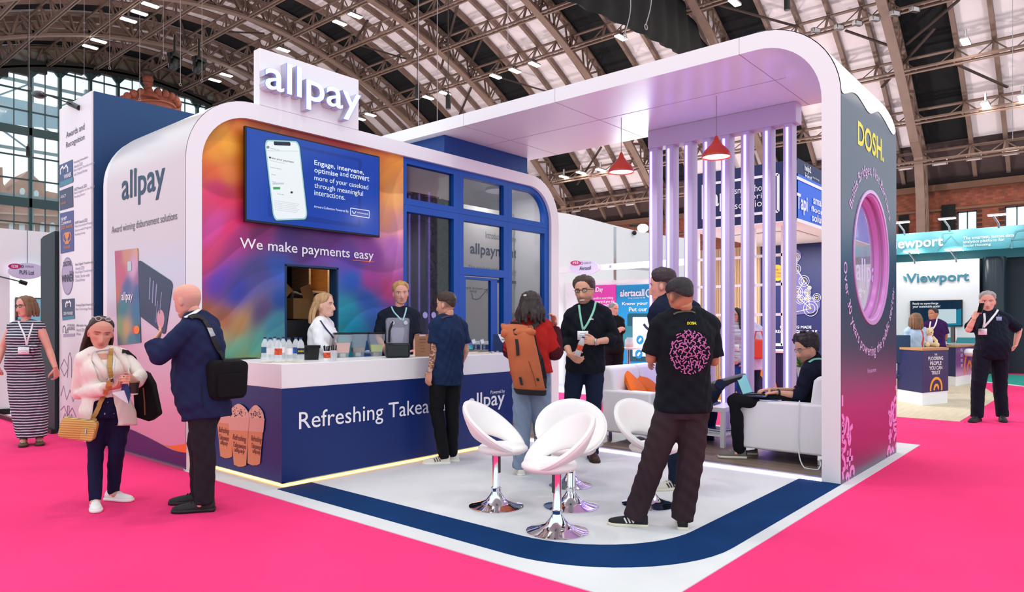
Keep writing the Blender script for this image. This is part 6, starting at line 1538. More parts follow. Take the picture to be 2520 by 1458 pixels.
    def glasses(s, m, r=.075, up=None):
        b = MB(); y0, z0 = .37, .015
        if up: y0, z0 = up
        rim = []
        for sd in (-1, 1): b.tube([Vector((sd*.14+r*1.08*math.cos(a), y0-.02*abs(math.cos(a)), z0+r*.85*math.sin(a))) for a in np.linspace(0, 2*PI, 20)[:-1]], .011, 6, closed=True); 
        b.tube([(-.07, y0, z0+.02), (0, y0+.02, z0+.035), (.07, y0, z0+.02)], .010, 6)
        for sd in (-1, 1): b.tube([(sd*.22, y0-.02, z0+.02), (sd*.315, y0-.12, z0+.03), (sd*.35, -.02, z0+.02)], .009, 6)
        b.v = [tuple(s.HM @ Vector(p)) for p in b.v]; g = s.link('glasses', b, m)
        for sd in (-1, 1):
            l = MB(); l.prism([Vector((sd*.14+r*math.cos(a), y0-.012, z0+r*.8*math.sin(a))) for a in np.linspace(0, 2*PI, 20)[:-1]], (0, .004, 0))
            l.v = [tuple(s.HM @ Vector(p)) for p in l.v]; s.link('lens', l, mat('lens_clear', '#e8eef0', .05, alpha=.12), g); return g
    # ---- things worn flat on the clothes: found by looking at them from the camera
    def bvh(s, names):
        out = []
        for o in names:
            me = o.data; W = wmat(o); v = [W @ q.co for q in me.vertices]; out.append(BVHTree.FromPolygons(v, [tuple(p.vertices) for p in me.polygons]))
        return out
    def cast(s, trees, px, py):
        d = ray(px, py); L = d.length; d = d/L; best = None
        for t in trees:
            h = t.ray_cast(EYE, d)
            if h[0] is not None and (best is None or h[3] < best[2]): best = (h[0], h[1] if h[1].dot(d) < 0 else -h[1], h[3])
        return best
    def strip(s, name, m, px, on_, w, t=.003, lift=.004, par=None, nn=6, closed=False):
        tr = s.bvh(on_); P_ = spline([Vector((a, b_, 0)) for a, b_ in px], nn); pts_, ns = [], []
        for q in P_:
            h = s.cast(tr, q.x, q.y)
            if h is None: continue
            pts_.append(h[0]+h[1]*lift); ns.append(h[1])
        if len(pts_) < 2: return None
        for _ in range(2): pts_ = [pts_[0]]+[(pts_[i-1]+pts_[i]*2+pts_[i+1])/4 for i in range(1, len(pts_)-1)]+[pts_[-1]]; ns = [ns[0]]+[(ns[i-1]+ns[i]+ns[i+1]).normalized() for i in range(1, len(ns)-1)]+[ns[-1]]
        b = MB().ribbon(pts_, ns, w, t); return s.link(name, b, m, par)
    def badge(s, px, py, on_, w=.075, h=.055, lan=None, m=None):
        tr = s.bvh(on_); hit = s.cast(tr, px, py)
        if hit is None: return
        p, n = hit[0], hit[1]; n = Vector((n.x, n.y, 0)).normalized(); sd = n.cross(UP); p = p+n*.012
        b = MB().prism([p+sd*(x*w/2)+UP*(z*h/2) for x, z in ((-1, -1), (1, -1), (1, 1), (-1, 1))], n*.003); o = s.link('name_badge', b, m or M_PRINTW); k = MB()
        for i, ww in enumerate((.5, .7, .4)): z = .25-.22*i; k.prism([p+n*.0032+sd*(x*w*.5*ww)+UP*(h*z+dz) for x, dz in ((-1, -.002), (1, -.002), (1, .002), (-1, .002))], n*.0006)
        s.link('badge_print', k, M_GREYINK, o); k = MB().tube([p+UP*h/2, p+UP*(h/2+.03)], .003, 6); s.link('badge_clip', k, M_STEEL, o); return o
    def decal_text(s, txt, m, on_, px0, px1, yb, yt, par=None, bold=.02):
        tr = s.bvh(on_); co, fs = text_raw(txt, bold); lo, hi = co.min(0), co.max(0); V = []
        for c in co:
            x = px0+(c[0]-lo[0])/(hi[0]-lo[0])*(px1-px0); y = yb+(c[1]-lo[1])/(hi[1]-lo[1])*(yt-yb); h = s.cast(tr, x, y)
            V.append(h[0]+h[1]*.003 if h else PD(x, y, s.d0))
        b = MB().add(V, fs); return s.link('print', b, m, par)
def hz(a, z0, out_, dn, sw=(0, 0), r0=.06): return (a, z0, out_, dn, sw, r0)
C_NAVY = cloth('navy', '#10182e'); C_BLACK = cloth('black', '#0e0f13'); C_DENIM = cloth('denim_dark', '#151f38', .3, 60); M_LANW = mat('lanyard_white', '#ece9ea', .5); M_LANG = mat('lanyard_green', '#8fd6b8', .5); M_STRAPB = mat('strap_black', '#15151a', .7)
def opening(s, w_of, front=.03):
    r, f, up = s.frame(.6); N, P_ = np.array(s.N), np.array(s.P); r_, f_ = np.array(r), np.array(f)
    def cut(fc):
        x = (fc-N)@r_; y = (fc-(P_+N)/2)@f_; t = (fc[:,2]-P_[2])/(N[2]-P_[2])
        m = (y > front) & (np.abs(x) < w_of(t))
        for q in 'LR':
            for a_, b_ in ((s.j['e'+q], s.j['w'+q]), (s.j['s'+q], s.j['e'+q])):
                a_, b_ = np.array(a_), np.array(b_); k = np.clip(((fc-a_)@(b_-a_))/((b_-a_)@(b_-a_)), 0, 1); m &= np.linalg.norm(fc-(a_+k[:,None]*(b_-a_)), axis=1) > .085
        return m
    return cut
HL_FADE = [(0, .355), (30, .34), (50, .28), (68, .12), (88, .07), (105, .04), (125, -.08), (150, -.15), (180, -.19)]
# ---- woman in the striped dress, walking at the far left
p = Person('woman in a navy and white striped long dress with a lanyard, walking', 8.87, dict(n=(62, 797), sR=(31, 805), sL=(97, 803), eR=(7, 856), wR=(-6, 897, -.1), eL=(120, 860), wL=(137, 908, -.05), hR=(42, 902), hL=(84, 902), kR=(48, 990, -.05), kL=(84, 990), aR=(58, 1084, -.1), aL=(97, 1081), tR=(56, 1100, -.5), tL=(101, 1098, -.5)), (63, 755, -22, 2, 0, .262), 1.06, 1.10, 1.1, 'pink', 1)
p.build_body(hands=dict(L=dict(tip=(142, 938), curl=.45), R=dict(tip=(-6, 930), curl=.4)), lips='#b8605e', brow='#5a4636')
p.hair(hairm('brown', '#7a5a40'), top=.05, side=.05, hl=[(0, .36), (25, .33), (45, .22), (62, -.05), (80, -.2), (110, -.3), (180, -.32)], jit=.01, strands=[hz(a, .12, .10, .58, (.0, .02), .085) for a in (72, 85, 100, 118, 140, 160, 180, 200, 220, 242, 260, 275, 288)])
p.glasses(M_BLACK)
C_STR = stripe_mat('dress_stripes', '#171a33', '#cfcad2', .034, .62)
b = MB(); p.torso(b, .012, -.10, .97, belly=.05); p.shoulders(b, .004); Hm = (p.j['aL']+p.j['aR'])/2
rg = []
for t in np.linspace(0, 1, 18):
    z = p.P.z-.05-(p.P.z-.05-.10)*t; c = p.P.lerp(Hm, t); W = .205+.03*math.sin(t*PI)-.035*t; D = .165-.02*t
    rg.append([Vector((c.x, c.y, z))+p.rh*(W*math.cos(a)*(1+.05*math.sin(7*a+3*t)))+FWD*(D*math.sin(a)*(1+.06*math.sin(6*a+1)))+RIGHT*(.0) for a in np.linspace(0, 2*PI, 41)[:-1]])
b.rings(rg); dress = p.garment('dress', b, C_STR, wrinkle=.006)
p.shoes(mat('sandal_brown', '#6b4a30', .6), '#3a2a22', h=.35, names=('sandal', 'sandal_sole'))
p.strip('lanyard', M_LANW, [(46, 792), (52, 808), (62, 830), (65, 850)], [dress, p.body], .02); p.strip('lanyard', M_LANW, [(82, 796), (77, 812), (70, 832), (66, 850)], [dress, p.body], .02); p.badge(59, 864, [dress], .12, .09)
b = MB()
tr = p.bvh([dress]); h = p.cast(tr, 76, 850)
if h:
    for d in ((.05, -.0, -.03), (-.04, 0, -.10), (.02, 0, -.14), (.07, 0, -.06)): b.tube([h[0]+h[1]*.02, h[0]+h[1]*.03+RIGHT*d[0]*.6+UP*d[2]*.4, h[0]+h[1]*.02+RIGHT*d[0]+UP*d[2]], [.022, .026, .012], 8)
    p.link('tie_bow', b, C_STR, dress)

# ---- woman in the cream jacket
p = Person('woman in a cream blazer reading a leaflet, glasses pushed up on her hair', 5.9, dict(n=(247, 866), sR=(207, 884, -.08), sL=(302, 878, .10), eR=(193, 968, -.02), wR=(266, 957, -.26), eL=(345, 925, .02), wL=(334, 942, -.22), hR=(241, 1012, -.05), hL=(291, 1012, .06), kR=(236, 1112, -.04), kL=(287, 1112), aR=(234, 1218, -.15), aL=(279, 1206, .1), tR=(243, 1246, -.55), tL=(334, 1214, .05)), (248, 819, 38, 14, -4, .262), .93, 1.08, 1.08, '#d89c86', 1)
p.build_body(hands=dict(R=dict(tip=(306, 952, -.30), curl=.4, palm=(0, .3, 1)), L=dict(tip=(318, 936, -.30), curl=.5)), closed=True, lips='#a85a58', brow='#54382c')
p.hair(hairm('darkbrown', '#3c2a22'), top=.045, side=.035, hl=[(0, .40), (25, .38), (45, .34), (65, .22), (85, .12), (100, .05), (120, -.2), (180, -.3)], jit=.01, strands=[hz(a, .10, .10, 1.25, (.05, -.10), .075) for a in (102, 115, 130, 145, 160, 175, 190, 205)]+[hz(a, .08, .08, .62, (.0, -.03), .06) for a in (222, 238, 252)])
p.glasses(mat('clear_frame', '#d9d5d4', .3), up=(.20, .50))
bl = p.shirt(mat('cloth_blouse', '#e6dcd6', .8, bump=.2, bscale=60), 1.0, -.10, .004, name='blouse', hi=.86); tr_ = p.trousers(cloth('jeans_indigo', '#171638', .3, 50), (.096, .062, .060, .046), ease=.004, name='jeans')
C_CRM = mat('cloth_cream', '#e9d9cf', .8, bump=.12, bscale=90, var=.03, vscale=30)
jk = p.shirt(C_CRM, 1.92, -.24, .013, name='blazer', wrinkle=.003, flare=.05, hi=1.0, cut=opening(p, lambda t: np.where(t > .45, .030+.13*np.clip(t-.45, 0, 1), .05+.08*np.clip(.45-t, 0, .6)), .06), thick=.004)
for L in ([(224, 868), (240, 892), (257, 915), (267, 930)], [(284, 857), (299, 877), (314, 902), (321, 925)]): p.strip('lapel', C_CRM, L, [jk, bl, p.body], .060, .004, .006)
p.shoes(mat('shoe_white', '#eeece8', .5), '#f2f0ea'); onb = [jk, bl, tr_]
M_TANS = mat('strap_tan', '#b98f4e', .6)
p.strip('lanyard', M_LANW, [(279, 862), (279, 890), (277, 915), (279, 938)], [bl, jk, p.body], .018, lift=.012)
bag = thing('shoulder_bag', 'tan woven box bag hanging on a tan strap from the woman in the cream blazer', 'bag', PD(192, 1085, 5.55))
Mb = Matrix.Translation(PD(194, 1056, 5.58)) @ Matrix.Rotation(-math.atan2(AY, AX)+.35, 4, 'Z') @ Matrix.Rotation(.22, 4, 'Y'); M_WICK = stripe_mat('woven_tan', '#a97c3c', '#d9b262', .014, .45)
MB().rings([[Mb @ Vector((x, y, z)) for x, z in rrect(-.125*k, -.08*k, .125*k, .08*k, .03, 5)] for y, k in ((-.05, .92), (-.044, 1), (.044, 1), (.05, .92))]).build('body', M_WICK, bag, sm=True, ang=.7)
MB().rings([[Mb @ Vector((x, y, z)) for x, z in rrect(.03, -.07, .12, .03, .02, 5)] for y in (-.062, -.048)]).build('pocket', M_WICK, bag, sm=True, ang=.7); MB().box((-.10, -.006, .078), (.10, .006, .084), m=Mb).build('zip', M_STEEL, bag); MB().tube([Mb @ Vector((.06, -.06, .02)), Mb @ Vector((.065, -.065, -.02))], .006, 8).build('zip_pull', M_STEEL, bag)
tr2 = p.bvh(onb+[p.body]); pts_ = []
for q in spline([Vector(v) for v in ((272, 862, 0), (269, 895, 0), (271, 925, 0), (266, 950, 0), (252, 985, 0), (238, 1012, 0), (229, 1030, 0))], 5):
    h = p.cast(tr2, q.x, q.y); pts_.append((h[0]+h[1]*.022, h[1]) if h else (PD(q.x, q.y, 5.55), -FWD))
pts_.append((Mb @ Vector((.11, 0, .085)), -FWD)); MB().ribbon([a for a, n in pts_], [n for a, n in pts_], .034, .004).build('strap', M_TANS, bag); a = pts_[12][0]; MB().box((-.022, -.012, -.022), (.022, 0, .022), m=Matrix.Translation(a) @ Matrix.Rotation(-math.atan2(AY, AX), 4, 'Z')).build('buckle', M_STEEL, bag)
tote = thing('black_bag', 'black shoulder bag with a brown zip hanging behind the woman in the cream blazer', 'bag', PD(362, 1030, 6.1))
MB().prism([PD(x, y, 6.06) for x, y in ((340, 912), (358, 920), (372, 945), (388, 1022), (365, 1039), (330, 1027), (326, 960))], FWD*.10).build('body', cloth('bag_black', '#0f0e10'), tote, bevel=.015); MB().ribbon([PD(353, 955, 6.055), PD(356, 990, 6.055), PD(357, 1022, 6.055)], -FWD, .012, .003).build('zip', mat('zip_brown', '#7a4a22', .5), tote)
h = p.cast(tr2, 300, 868); q = [PD(345, 918, 6.08), PD(330, 880, 6.02), PD(312, 866, 5.93)]+([h[0]+h[1]*.02] if h else []); MB().ribbon(q, [-FWD]*len(q), .035, .004).build('strap', M_STRAPB, tote)
cp = p.j['wL']+(PD(330, 960, 5.6)-p.j['wL']); t = thing('coffee_cup', 'dark paper coffee cup held by the woman in the cream blazer', 'cup', PD(330, 972, 5.62)); MB().lathe([(0, 0), (.028, 0), (.038, .10), (0, .10)], n=22).build('body', mat('cup_dark', '#231a18', .5), t, world=False, sm=True, ang=.8); MB().lathe([(.041, .098), (.041, .108), (0, .11)], n=22).build('lid', mat('lid_kraft', '#8a6a4c', .6), t, world=False); MB().lathe([(.0285, .001), (.0295, .012)], n=22, cap=False).build('band', mat('cup_band', '#d8c8b0', .6), t, world=False)
t = thing('leaflet', 'open leaflet in the hands of the woman in the cream blazer', 'leaflet', PD(303, 975, 5.58)); A_, B_, C_, D_ = PD(304, 925, 5.57), PD(323, 965, 5.60), PD(316, 995, 5.58), PD(275, 968, 5.54)
MB().prism([A_, B_, C_, PD(298, 960, 5.6)], FWD*.004).build('cover', M_NAVY, t); MB().prism([PD(300, 962, 5.595), PD(311, 960, 5.6), C_, D_], FWD*.003).build('page', mat('leaflet_page', '#d9cdd6', .5), t)

# ---- bald man in the navy jacket
p = Person('bald man in a navy jacket gesturing with one raised hand, black bag on his shoulder', 5.75, dict(n=(481, 781), sL=(462, 812, -.17), sR=(514, 800, .17), eL=(392, 877, -.28), wL=(378, 842, -.22), eR=(500, 885, .30), wR=(470, 930, .32), hL=(497, 992, -.09), hR=(516, 990, .09), kL=(500, 1093, -.10), kR=(488, 1090, .10), aL=(503, 1212, -.10), aR=(492, 1190, .16), tL=(440, 1243, -.14), tR=(430, 1222, .12)), (460, 741, -104, 12, 0, .272), 1.05, 1.12, 1.22, 'pink')
p.build_body(hands=dict(L=dict(tip=(398, 818, -.12), curl=.25, palm=(-.3, .3, .2), spread=1.8)), baldgrey=1, brow='#8a6a58')
p.trousers(cloth('charcoal', '#221f26', .3, 40), (.10, .080, .074, .066), ease=.006)
C_JKT = cloth('navy_jacket', '#1b2346', .35, 34); jk = p.shirt(C_JKT, 1.92, -.19, .028, belly=.05, name='jacket', wrinkle=.006, flare=.02, collar=.03)
p.shoes(mat('shoe_black', '#141214', .6), '#1a1719', L=.31, lace='#141414'); p.strip('lanyard', M_LANW, [(456, 785), (470, 778), (486, 768), (503, 758)], [jk, p.body], .026, lift=.012)
p.strip('back_vent', mat('seam_dark', '#0c1024', .8), [(496, 945), (497, 975), (500, 1003)], [jk], .004)
bag = thing('messenger_bag', 'black messenger bag slung on the bald man in the navy jacket', 'bag', PD(560, 945, 5.75)); Mb = Matrix.Translation(PD(557, 935, 5.70)) @ Matrix.Rotation(-math.atan2(AY, AX)+1.0, 4, 'Z') @ Matrix.Rotation(.10, 4, 'X')
MB().rings([[Mb @ Vector((x, y, z)) for x, z in rrect(-.16*k, -.155*k, .16*k, .16*k, .05, 6)] for y, k in ((-.075, .8), (-.06, .97), (0, 1), (.05, .97), (.065, .85))]).build('body', cloth('bag_black'), bag, sm=True, ang=.9); MB().rings([[Mb @ Vector((x, y, z)) for x, z in rrect(-.13, -.12, .13, .06, .03, 5)] for y in (-.095, -.07)]).build('pocket', cloth('bag_black'), bag, sm=True, ang=.9)
tr2 = p.bvh([jk]); pts_ = []
for q in spline([Vector(v) for v in ((466, 786, 0), (480, 781, 0), (496, 786, 0), (506, 800, 0), (520, 830, 0), (535, 860, 0), (550, 892, 0))], 5):
    h = p.cast(tr2, q.x, q.y); pts_.append((h[0]+h[1]*.012, h[1]) if h else (PD(q.x, q.y, 5.6), -FWD))
pts_.append((Mb @ Vector((-.03, -.03, .16)), -FWD)); MB().ribbon([a for a, n in pts_], [n for a, n in pts_], .045, .006).build('strap', M_STRAPB, bag); MB().ribbon([a+n*.007 for a, n in pts_[17:21]], [n for a, n in pts_[17:21]], .05, .004).build('buckle', M_STEEL, bag)

# ---- staff behind the counter
dS = depth_of(PV(795, 750, 6.75))
p = Person('blonde woman in a white shirt behind the counter, seen in profile', dS, dict(n=(791, 788), sR=(781, 805, -.14), sL=(806, 801, .17), eR=(786, 845, -.20), wR=(806, 868, -.15), eL=(815, 845, .2), wL=(824, 868, .05), hR=(788, 900, -.1), hL=(800, 898, .1), kR=(790, 990, -.1), kL=(800, 990, .1), aR=(790, 1070, -.1), aL=(800, 1070, .1), tR=(815, 1085, -.1), tL=(825, 1085, .1)), (800, 752, 82, -4, 0, .262), .98, 1.05, 1.05, 'fair', 1)
p.build_body(lips='#b5605e', brow='#7a5a3c'); M_BLO = hairm('blonde', '#b89468')
p.hair(M_BLO, top=.07, side=.045, hl=[(0, .38), (25, .34), (45, .24), (62, .12), (85, .08), (100, .0), (120, -.2), (180, -.3)], jit=.012, strands=[hz(a, .10, .16, .80, (0, -.10), .09) for a in (115, 135, 155, 175, 195, 215)]+[hz(a, .10, .05, 1.15, (.0, -.16), .07) for a in (150, 170, 190)])
sh = p.shirt(mat('cloth_white_shirt', '#f2f0f2', .8, bump=.3, bscale=30), 1.9, -.12, .020, name='shirt', wrinkle=.006, collar=.035); p.trousers(C_BLACK); p.shoes(mat('shoe_black'), '#1a1719')
p.strip('lanyard', mat('lanyard_navy', '#1d2c58', .5), [(788, 790), (798, 805), (812, 822), (820, 832)], [sh], .018); e = MB().tube([p.HM @ Vector((.345, -.04+.05*math.sin(a), -.20+.05*math.cos(a))) for a in np.linspace(0, 2*PI, 12)], .0025, 6); p.link('earring', e, mat('gold', '#d0a050', .2, 1.0))
dS = depth_of(PV(984, 750, 6.8))
p = Person('blond man in a dark t-shirt standing behind the blender', dS, dict(n=(982, 764), sR=(944, 779), sL=(1018, 777), eR=(931, 832, -.02), wR=(945, 858, -.25), eL=(1025, 834), wL=(1022, 866, -.22), hR=(965, 890), hL=(1000, 890), kR=(965, 975), kL=(1000, 975), aR=(965, 1050), aL=(1000, 1050), tR=(962, 1062, -.4), tL=(1003, 1062, -.4)), (986, 722, 18, 4, 3, .272), 1.06, 1.06, 1.06, 'pink')
p.build_body(lips='#b87268', brow='#9a7a50', stubble=.25, stub='#a8805a'); p.hair(hairm('ginger', '#b98f54'), top=.085, side=.018, jit=.03)
sh = p.shirt(cloth('slate_tee', '#191f2d'), .80, -.16, .022, wrinkle=.006, hi=.97); p.trousers(C_BLACK); p.shoes(mat('shoe_black'), '#1a1719')
for L in ([(962, 752), (968, 766), (978, 778), (988, 788)], [(1000, 758), (998, 770), (994, 782), (992, 790)]): p.strip('lanyard', mat('lanyard_teal', '#a8d6d8', .5), L, [sh, p.body], .018)

# ---- customer in front of the counter
p = Person('young man in a navy t-shirt at the counter with a tattooed arm', 7.62, dict(n=(1103, 783), sL=(1073, 802, -.10), sR=(1134, 804, .10), eL=(1069, 864, -.12), wL=(1058, 916, -.16), eR=(1146, 862, .14), wR=(1130, 905, .32), hL=(1080, 920, -.06), hR=(1114, 920, .06), kL=(1074, 1012, -.05), kR=(1112, 1014, .05), aL=(1090, 1106, -.05), aR=(1113, 1108, .08), tL=(1052, 1128, -.06), tR=(1085, 1122, .08)), (1097, 750, -112, 4, 0, .262), 1.06, .98, 1.0, 'light')
p.build_body(hands=dict(L=dict(tip=(1054, 936, -.14), curl=.3)), tattoo='L', brow='#3a2a20', stubble=.3, fade='#4a362a'); p.hair(hairm('crop', '#3d2c22'), top=.06, side=.012, jit=.02, hl=HL_FADE)
sh = p.shirt(cloth('navy_tee', '#16294a', .35, 24), .72, -.20, .022, wrinkle=.007, hi=.99); p.trousers(C_BLACK, (.090, .066, .062, .050)); p.shoes(mat('shoe_cream', '#e6dfd2', .6), '#f4f0e6', stripe='#6a5a48')
p.strip('lanyard', mat('lanyard_dark', '#3a3048', .5), [(1086, 785), (1098, 780), (1113, 778)], [sh, p.body], .02); w = MB().tube([p.j['wL']+RIGHT*.034*math.cos(a)+FWD*.034*math.sin(a)+UP*.01 for a in np.linspace(0, 2*PI, 16)[:-1]], .008, 8, closed=True); p.link('bracelet', w, M_STEEL)

# ---- woman with the orange backpack
p = Person('woman in a red jumper and pale jeans wearing an orange backpack', 7.05, dict(n=(1305, 794), sL=(1269, 812, .0), sR=(1338, 806, .02), eL=(1258, 862, .18), wL=(1285, 850, .38), eR=(1364, 865, .05), wR=(1364, 800, .10), hL=(1285, 918), hR=(1328, 916), kL=(1286, 1035, -.02), kR=(1332, 1035, .05), aL=(1281, 1142, -.02), aR=(1338, 1138, .05), tL=(1268, 1160, .4), tR=(1345, 1160, .45)), (1306, 754, 172, 4, 0, .262), .98, 1.02, 1.0, 'light', 1)
p.build_body(hands=dict(R=dict(tip=(1362, 778, .05), curl=.35)), eyes=False)
p.hair(hairm('darkcurl', '#2c1f1c'), top=.075, side=.075, hl=[(0, .36), (40, .3), (60, .0), (80, -.2), (110, -.3), (180, -.32)], jit=.06, strands=[hz(a, .10, .13+.03*(i % 3), .68+.08*(i % 2), (0, -.03), .10) for i, a in enumerate((62, 80, 98, 116, 134, 152, 170, 188, 206, 224, 242, 260, 278, 298))])
jm = p.shirt(cloth('red_jumper', '#b3221c', .5, 70), .95, -.02, .040, name='jumper', wrinkle=.006, hi=1.0, collar=.02)
b = MB()
for q in 'LR': p.arm(b, q, .045, 1.9); p.arm(b, q, .047, .9)
for q in 'LR':
    sv = MB(); S, E_, W_ = p.armpts(q); sv.tube([S.lerp(E_, .72), E_, E_.lerp(W_, .45), E_.lerp(W_, .93)], [.098, .098, .085, .056], 16); sv.ball(E_, .097, 14, 8); p.garment('sleeve', sv, cloth('maroon_sleeve', '#4a1420', .5, 70), wrinkle=.006, vox=.013)

jn = p.trousers(cloth('pale_denim', '#7f8fa6', .35, 50), (.100, .086, .080, .074), ease=.008, end=1.06, name='jeans', wrinkle=.008); p.shoes(mat('shoe_offwhite', '#e9e2d8', .6), '#efeae0')
t = thing('backpack', 'orange roll-top backpack with a black base worn by the woman in the red jumper', 'backpack', PD(1290, 960, 6.8)); cB = PD(1288, 880, 6.86); bx_ = (RIGHT*.985+UP*-.06).normalized(); by_ = FWD.copy(); bz_ = (UP*.97-RIGHT*.20).normalized()
def BP(x, y, z): return cB+bx_*x+by_*y+bz_*z
M_BPO = mat('backpack_orange', '#b9623a', .75, bump=.35, bscale=40, var=.08, vscale=8); rg = []
for z, w, d, yy in ((-.34, .145, .07, .0), (-.325, .155, .085, 0), (-.10, .155, .09, -.01), (.10, .150, .095, -.02), (.20, .150, .10, -.02), (.27, .155, .07, -.01), (.305, .16, .045, 0), (.32, .15, .03, 0)):
    rg.append([BP(w*(abs(math.cos(a))**.6)*(1 if math.cos(a) > 0 else -1)*(1+.02*math.sin(5*a+z*20)), yy+d*(abs(math.sin(a))**.7)*(1 if math.sin(a) > 0 else -1), z+.012*math.sin(3*a)*(z > .15)) for a in np.linspace(0, 2*PI, 29)[:-1]])
MB().rings(rg).build('body', M_BPO, t, sm=True, ang=1.0)
MB().tube([BP(x, -.035-.035*math.cos(x*8), .245+.015*math.sin(x*14)) for x in np.linspace(-.165, .165, 14)], [.035+.012*math.sin(i*1.3) for i in range(14)], 12).build('roll_top', M_BPO, t, sm=True)
MB().rings([[BP(w*(abs(math.cos(a))**.6)*(1 if math.cos(a) > 0 else -1), d*(abs(math.sin(a))**.7)*(1 if math.sin(a) > 0 else -1), z) for a in np.linspace(0, 2*PI, 29)[:-1]] for z, w, d in ((-.375, .13, .06), (-.365, .15, .085), (-.32, .162, .094), (-.315, .15, .08))]).build('base', M_STRAPB, t, sm=True, ang=1)
MB().ribbon([BP(-.03, -.02, .30), BP(-.03, -.085, .28), BP(-.03, -.108, .22), BP(-.035, -.118, .12), BP(-.05, -.115, .02)], -FWD, .030, .006).build('buckle_strap', M_STRAPB, t)
MB().tube([BP(-.06, -.01, .31), BP(-.05, -.01, .345), BP(.03, -.01, .35), BP(.05, -.01, .315)], .012, 8).build('top_handle', M_STRAPB, t, sm=True); MB().tube([BP(.05, -.02, .315), BP(.14, -.04, .30), BP(.158, -.03, .22), BP(.16, -.02, -.02), BP(.162, 0, -.30)], .007, 6).build('zip', M_STRAPB, t, sm=True)
MB().rings([[BP(x, y, z) for x, z in rrect(-.085, -.275, -.060, -.195, .006, 3)] for y in (-.105, -.095)]).build('logo_patch', M_STRAPB, t); MB().rings([[BP(x, y, z) for x, z in rrect(.085, -.225, .108, -.195, .006, 3)] for y in (-.100, -.090)]).build('logo_tab', M_STRAPB, t); MB().ribbon([BP(.045, -.108, -.03), BP(.06, -.105, -.16), BP(.066, -.10, -.28)], -FWD, .005, .002).build('seam', mat('seam_brown', '#6a3218', .8), t)
MB().rings([[BP(.150+d*(abs(math.cos(a))), .05+.07*math.sin(a), z) for a in np.linspace(0, 2*PI, 17)[:-1]] for z, d in ((-.28, .02), (-.2, .045), (0, .045), (.12, .015))]).build('side_pocket', M_STRAPB, t, sm=True, ang=1)
for px_ in ([(1264, 836), (1263, 815), (1265, 795)], [(1296, 830), (1308, 812), (1326, 790)]):
    tr2 = p.bvh([jm]); pts_ = []
    for q in spline([Vector((a, c, 0)) for a, c in px_], 5):
        h = p.cast(tr2, q.x, q.y)
        if h: pts_.append((h[0]+h[1]*.012, h[1]))
    if len(pts_) > 2: MB().ribbon([a for a, n in pts_], [n for a, n in pts_], .055, .010).build('shoulder_strap', mat('strap_grey', '#3a3c3a', .8), t)
hc = MB().ball(p.HM @ Vector((-.14, -.36, .36)), (.03, .03, .016), 10, 6); p.link('hair_clip', hc, mat('clip_pearl', '#d8c8b8', .3))

# ---- smiling man with glasses
p = Person('bearded man with glasses and a mint lanyard holding a water bottle', 7.95, dict(n=(1446, 757), sR=(1406, 778), sL=(1487, 773), eR=(1389, 838, .02), wR=(1404, 875, -.24), eL=(1513, 835, -.02), wL=(1466, 842, -.28), hR=(1418, 900), hL=(1463, 900), kR=(1407, 985, .02), kL=(1462, 985, -.05), aR=(1404, 1085, .05), aL=(1457, 1102, -.12), tR=(1395, 1105, -.3), tL=(1472, 1126, -.45)), (1438, 717, -26, 3, 4, .308), 1.14, 1.03, 1.05, 'light')
p.build_body(hands=dict(R=dict(tip=(1421, 886, -.30), curl=.62), L=dict(tip=(1436, 836, -.34), curl=.6)), stubble=.62, stub='#4a352a', smile=1, lips='#a8685e', brow='#3a281e')
p.hair(hairm('chestnut', '#4a3830'), top=.10, side=.028, jit=.05); p.glasses(mat('frame_dark', '#24201e', .3))
sh = p.shirt(cloth('black_jumper', '#0f131d', .4, 50), 1.32, -.12, .026, name='jumper', wrinkle=.006, collar=.07, cuff=.012); p.trousers(C_DENIM, (.094, .074, .070, .064)); p.shoes(mat('boot_brown', '#3c2420', .5), '#2a1a18', lace='#3a2420', h=1.3, L=.30)
for L in ([(1425, 752), (1428, 775), (1432, 798), (1435, 812)], [(1466, 744), (1460, 768), (1447, 795), (1436, 812)]): p.strip('lanyard', M_LANG, L, [sh, p.body], .024)
p.badge(1434, 826, [sh], .12, .10); w = MB().tube([p.j['wL']+UP*.034*math.cos(a)+(RIGHT*.3+FWD*.95)*.034*math.sin(a) for a in np.linspace(0, 2*PI, 16)[:-1]], .010, 8, closed=True); p.link('watch', w, M_STEEL); p.strip('logo_print', M_LANW, [(1449, 789), (1455, 786), (1460, 787)], [sh], .012)
bt = bottle(PD(1420, 877, 7.62), 'water bottle with an orange label held by the man with glasses', L_RED, group=None, s=.95); d_ = (RIGHT*.32+UP*.95).normalized(); bt.rotation_euler = d_.to_track_quat('Z', 'X').to_euler()

# ---- grey-haired man by the pink poster
p = Person('grey-haired man in black with folded arms in front of the pink and blue posters', 13.4, dict(n=(1508, 781), sR=(1489, 790), sL=(1527, 790), eR=(1486, 820, -.05), wR=(1518, 812, -.28), eL=(1531, 815, -.05), wL=(1502, 818, -.24), hR=(1499, 860), hL=(1521, 860), kR=(1498, 915), kL=(1522, 915), aR=(1498, 978), aL=(1523, 978), tR=(1496, 985, -.4), tL=(1526, 985, -.4)), (1510, 762, 40, 3, 0, .25), 1.03, 1.05, 1.1, 'pink', vox=.014)
p.build_body(); p.hair(hairm('grey', '#8d8a88'), top=.04, side=.015); p.shirt(C_BLACK, 1.1, -.14, .02); p.trousers(C_BLACK); p.shoes(mat('shoe_black'), '#1a1719')

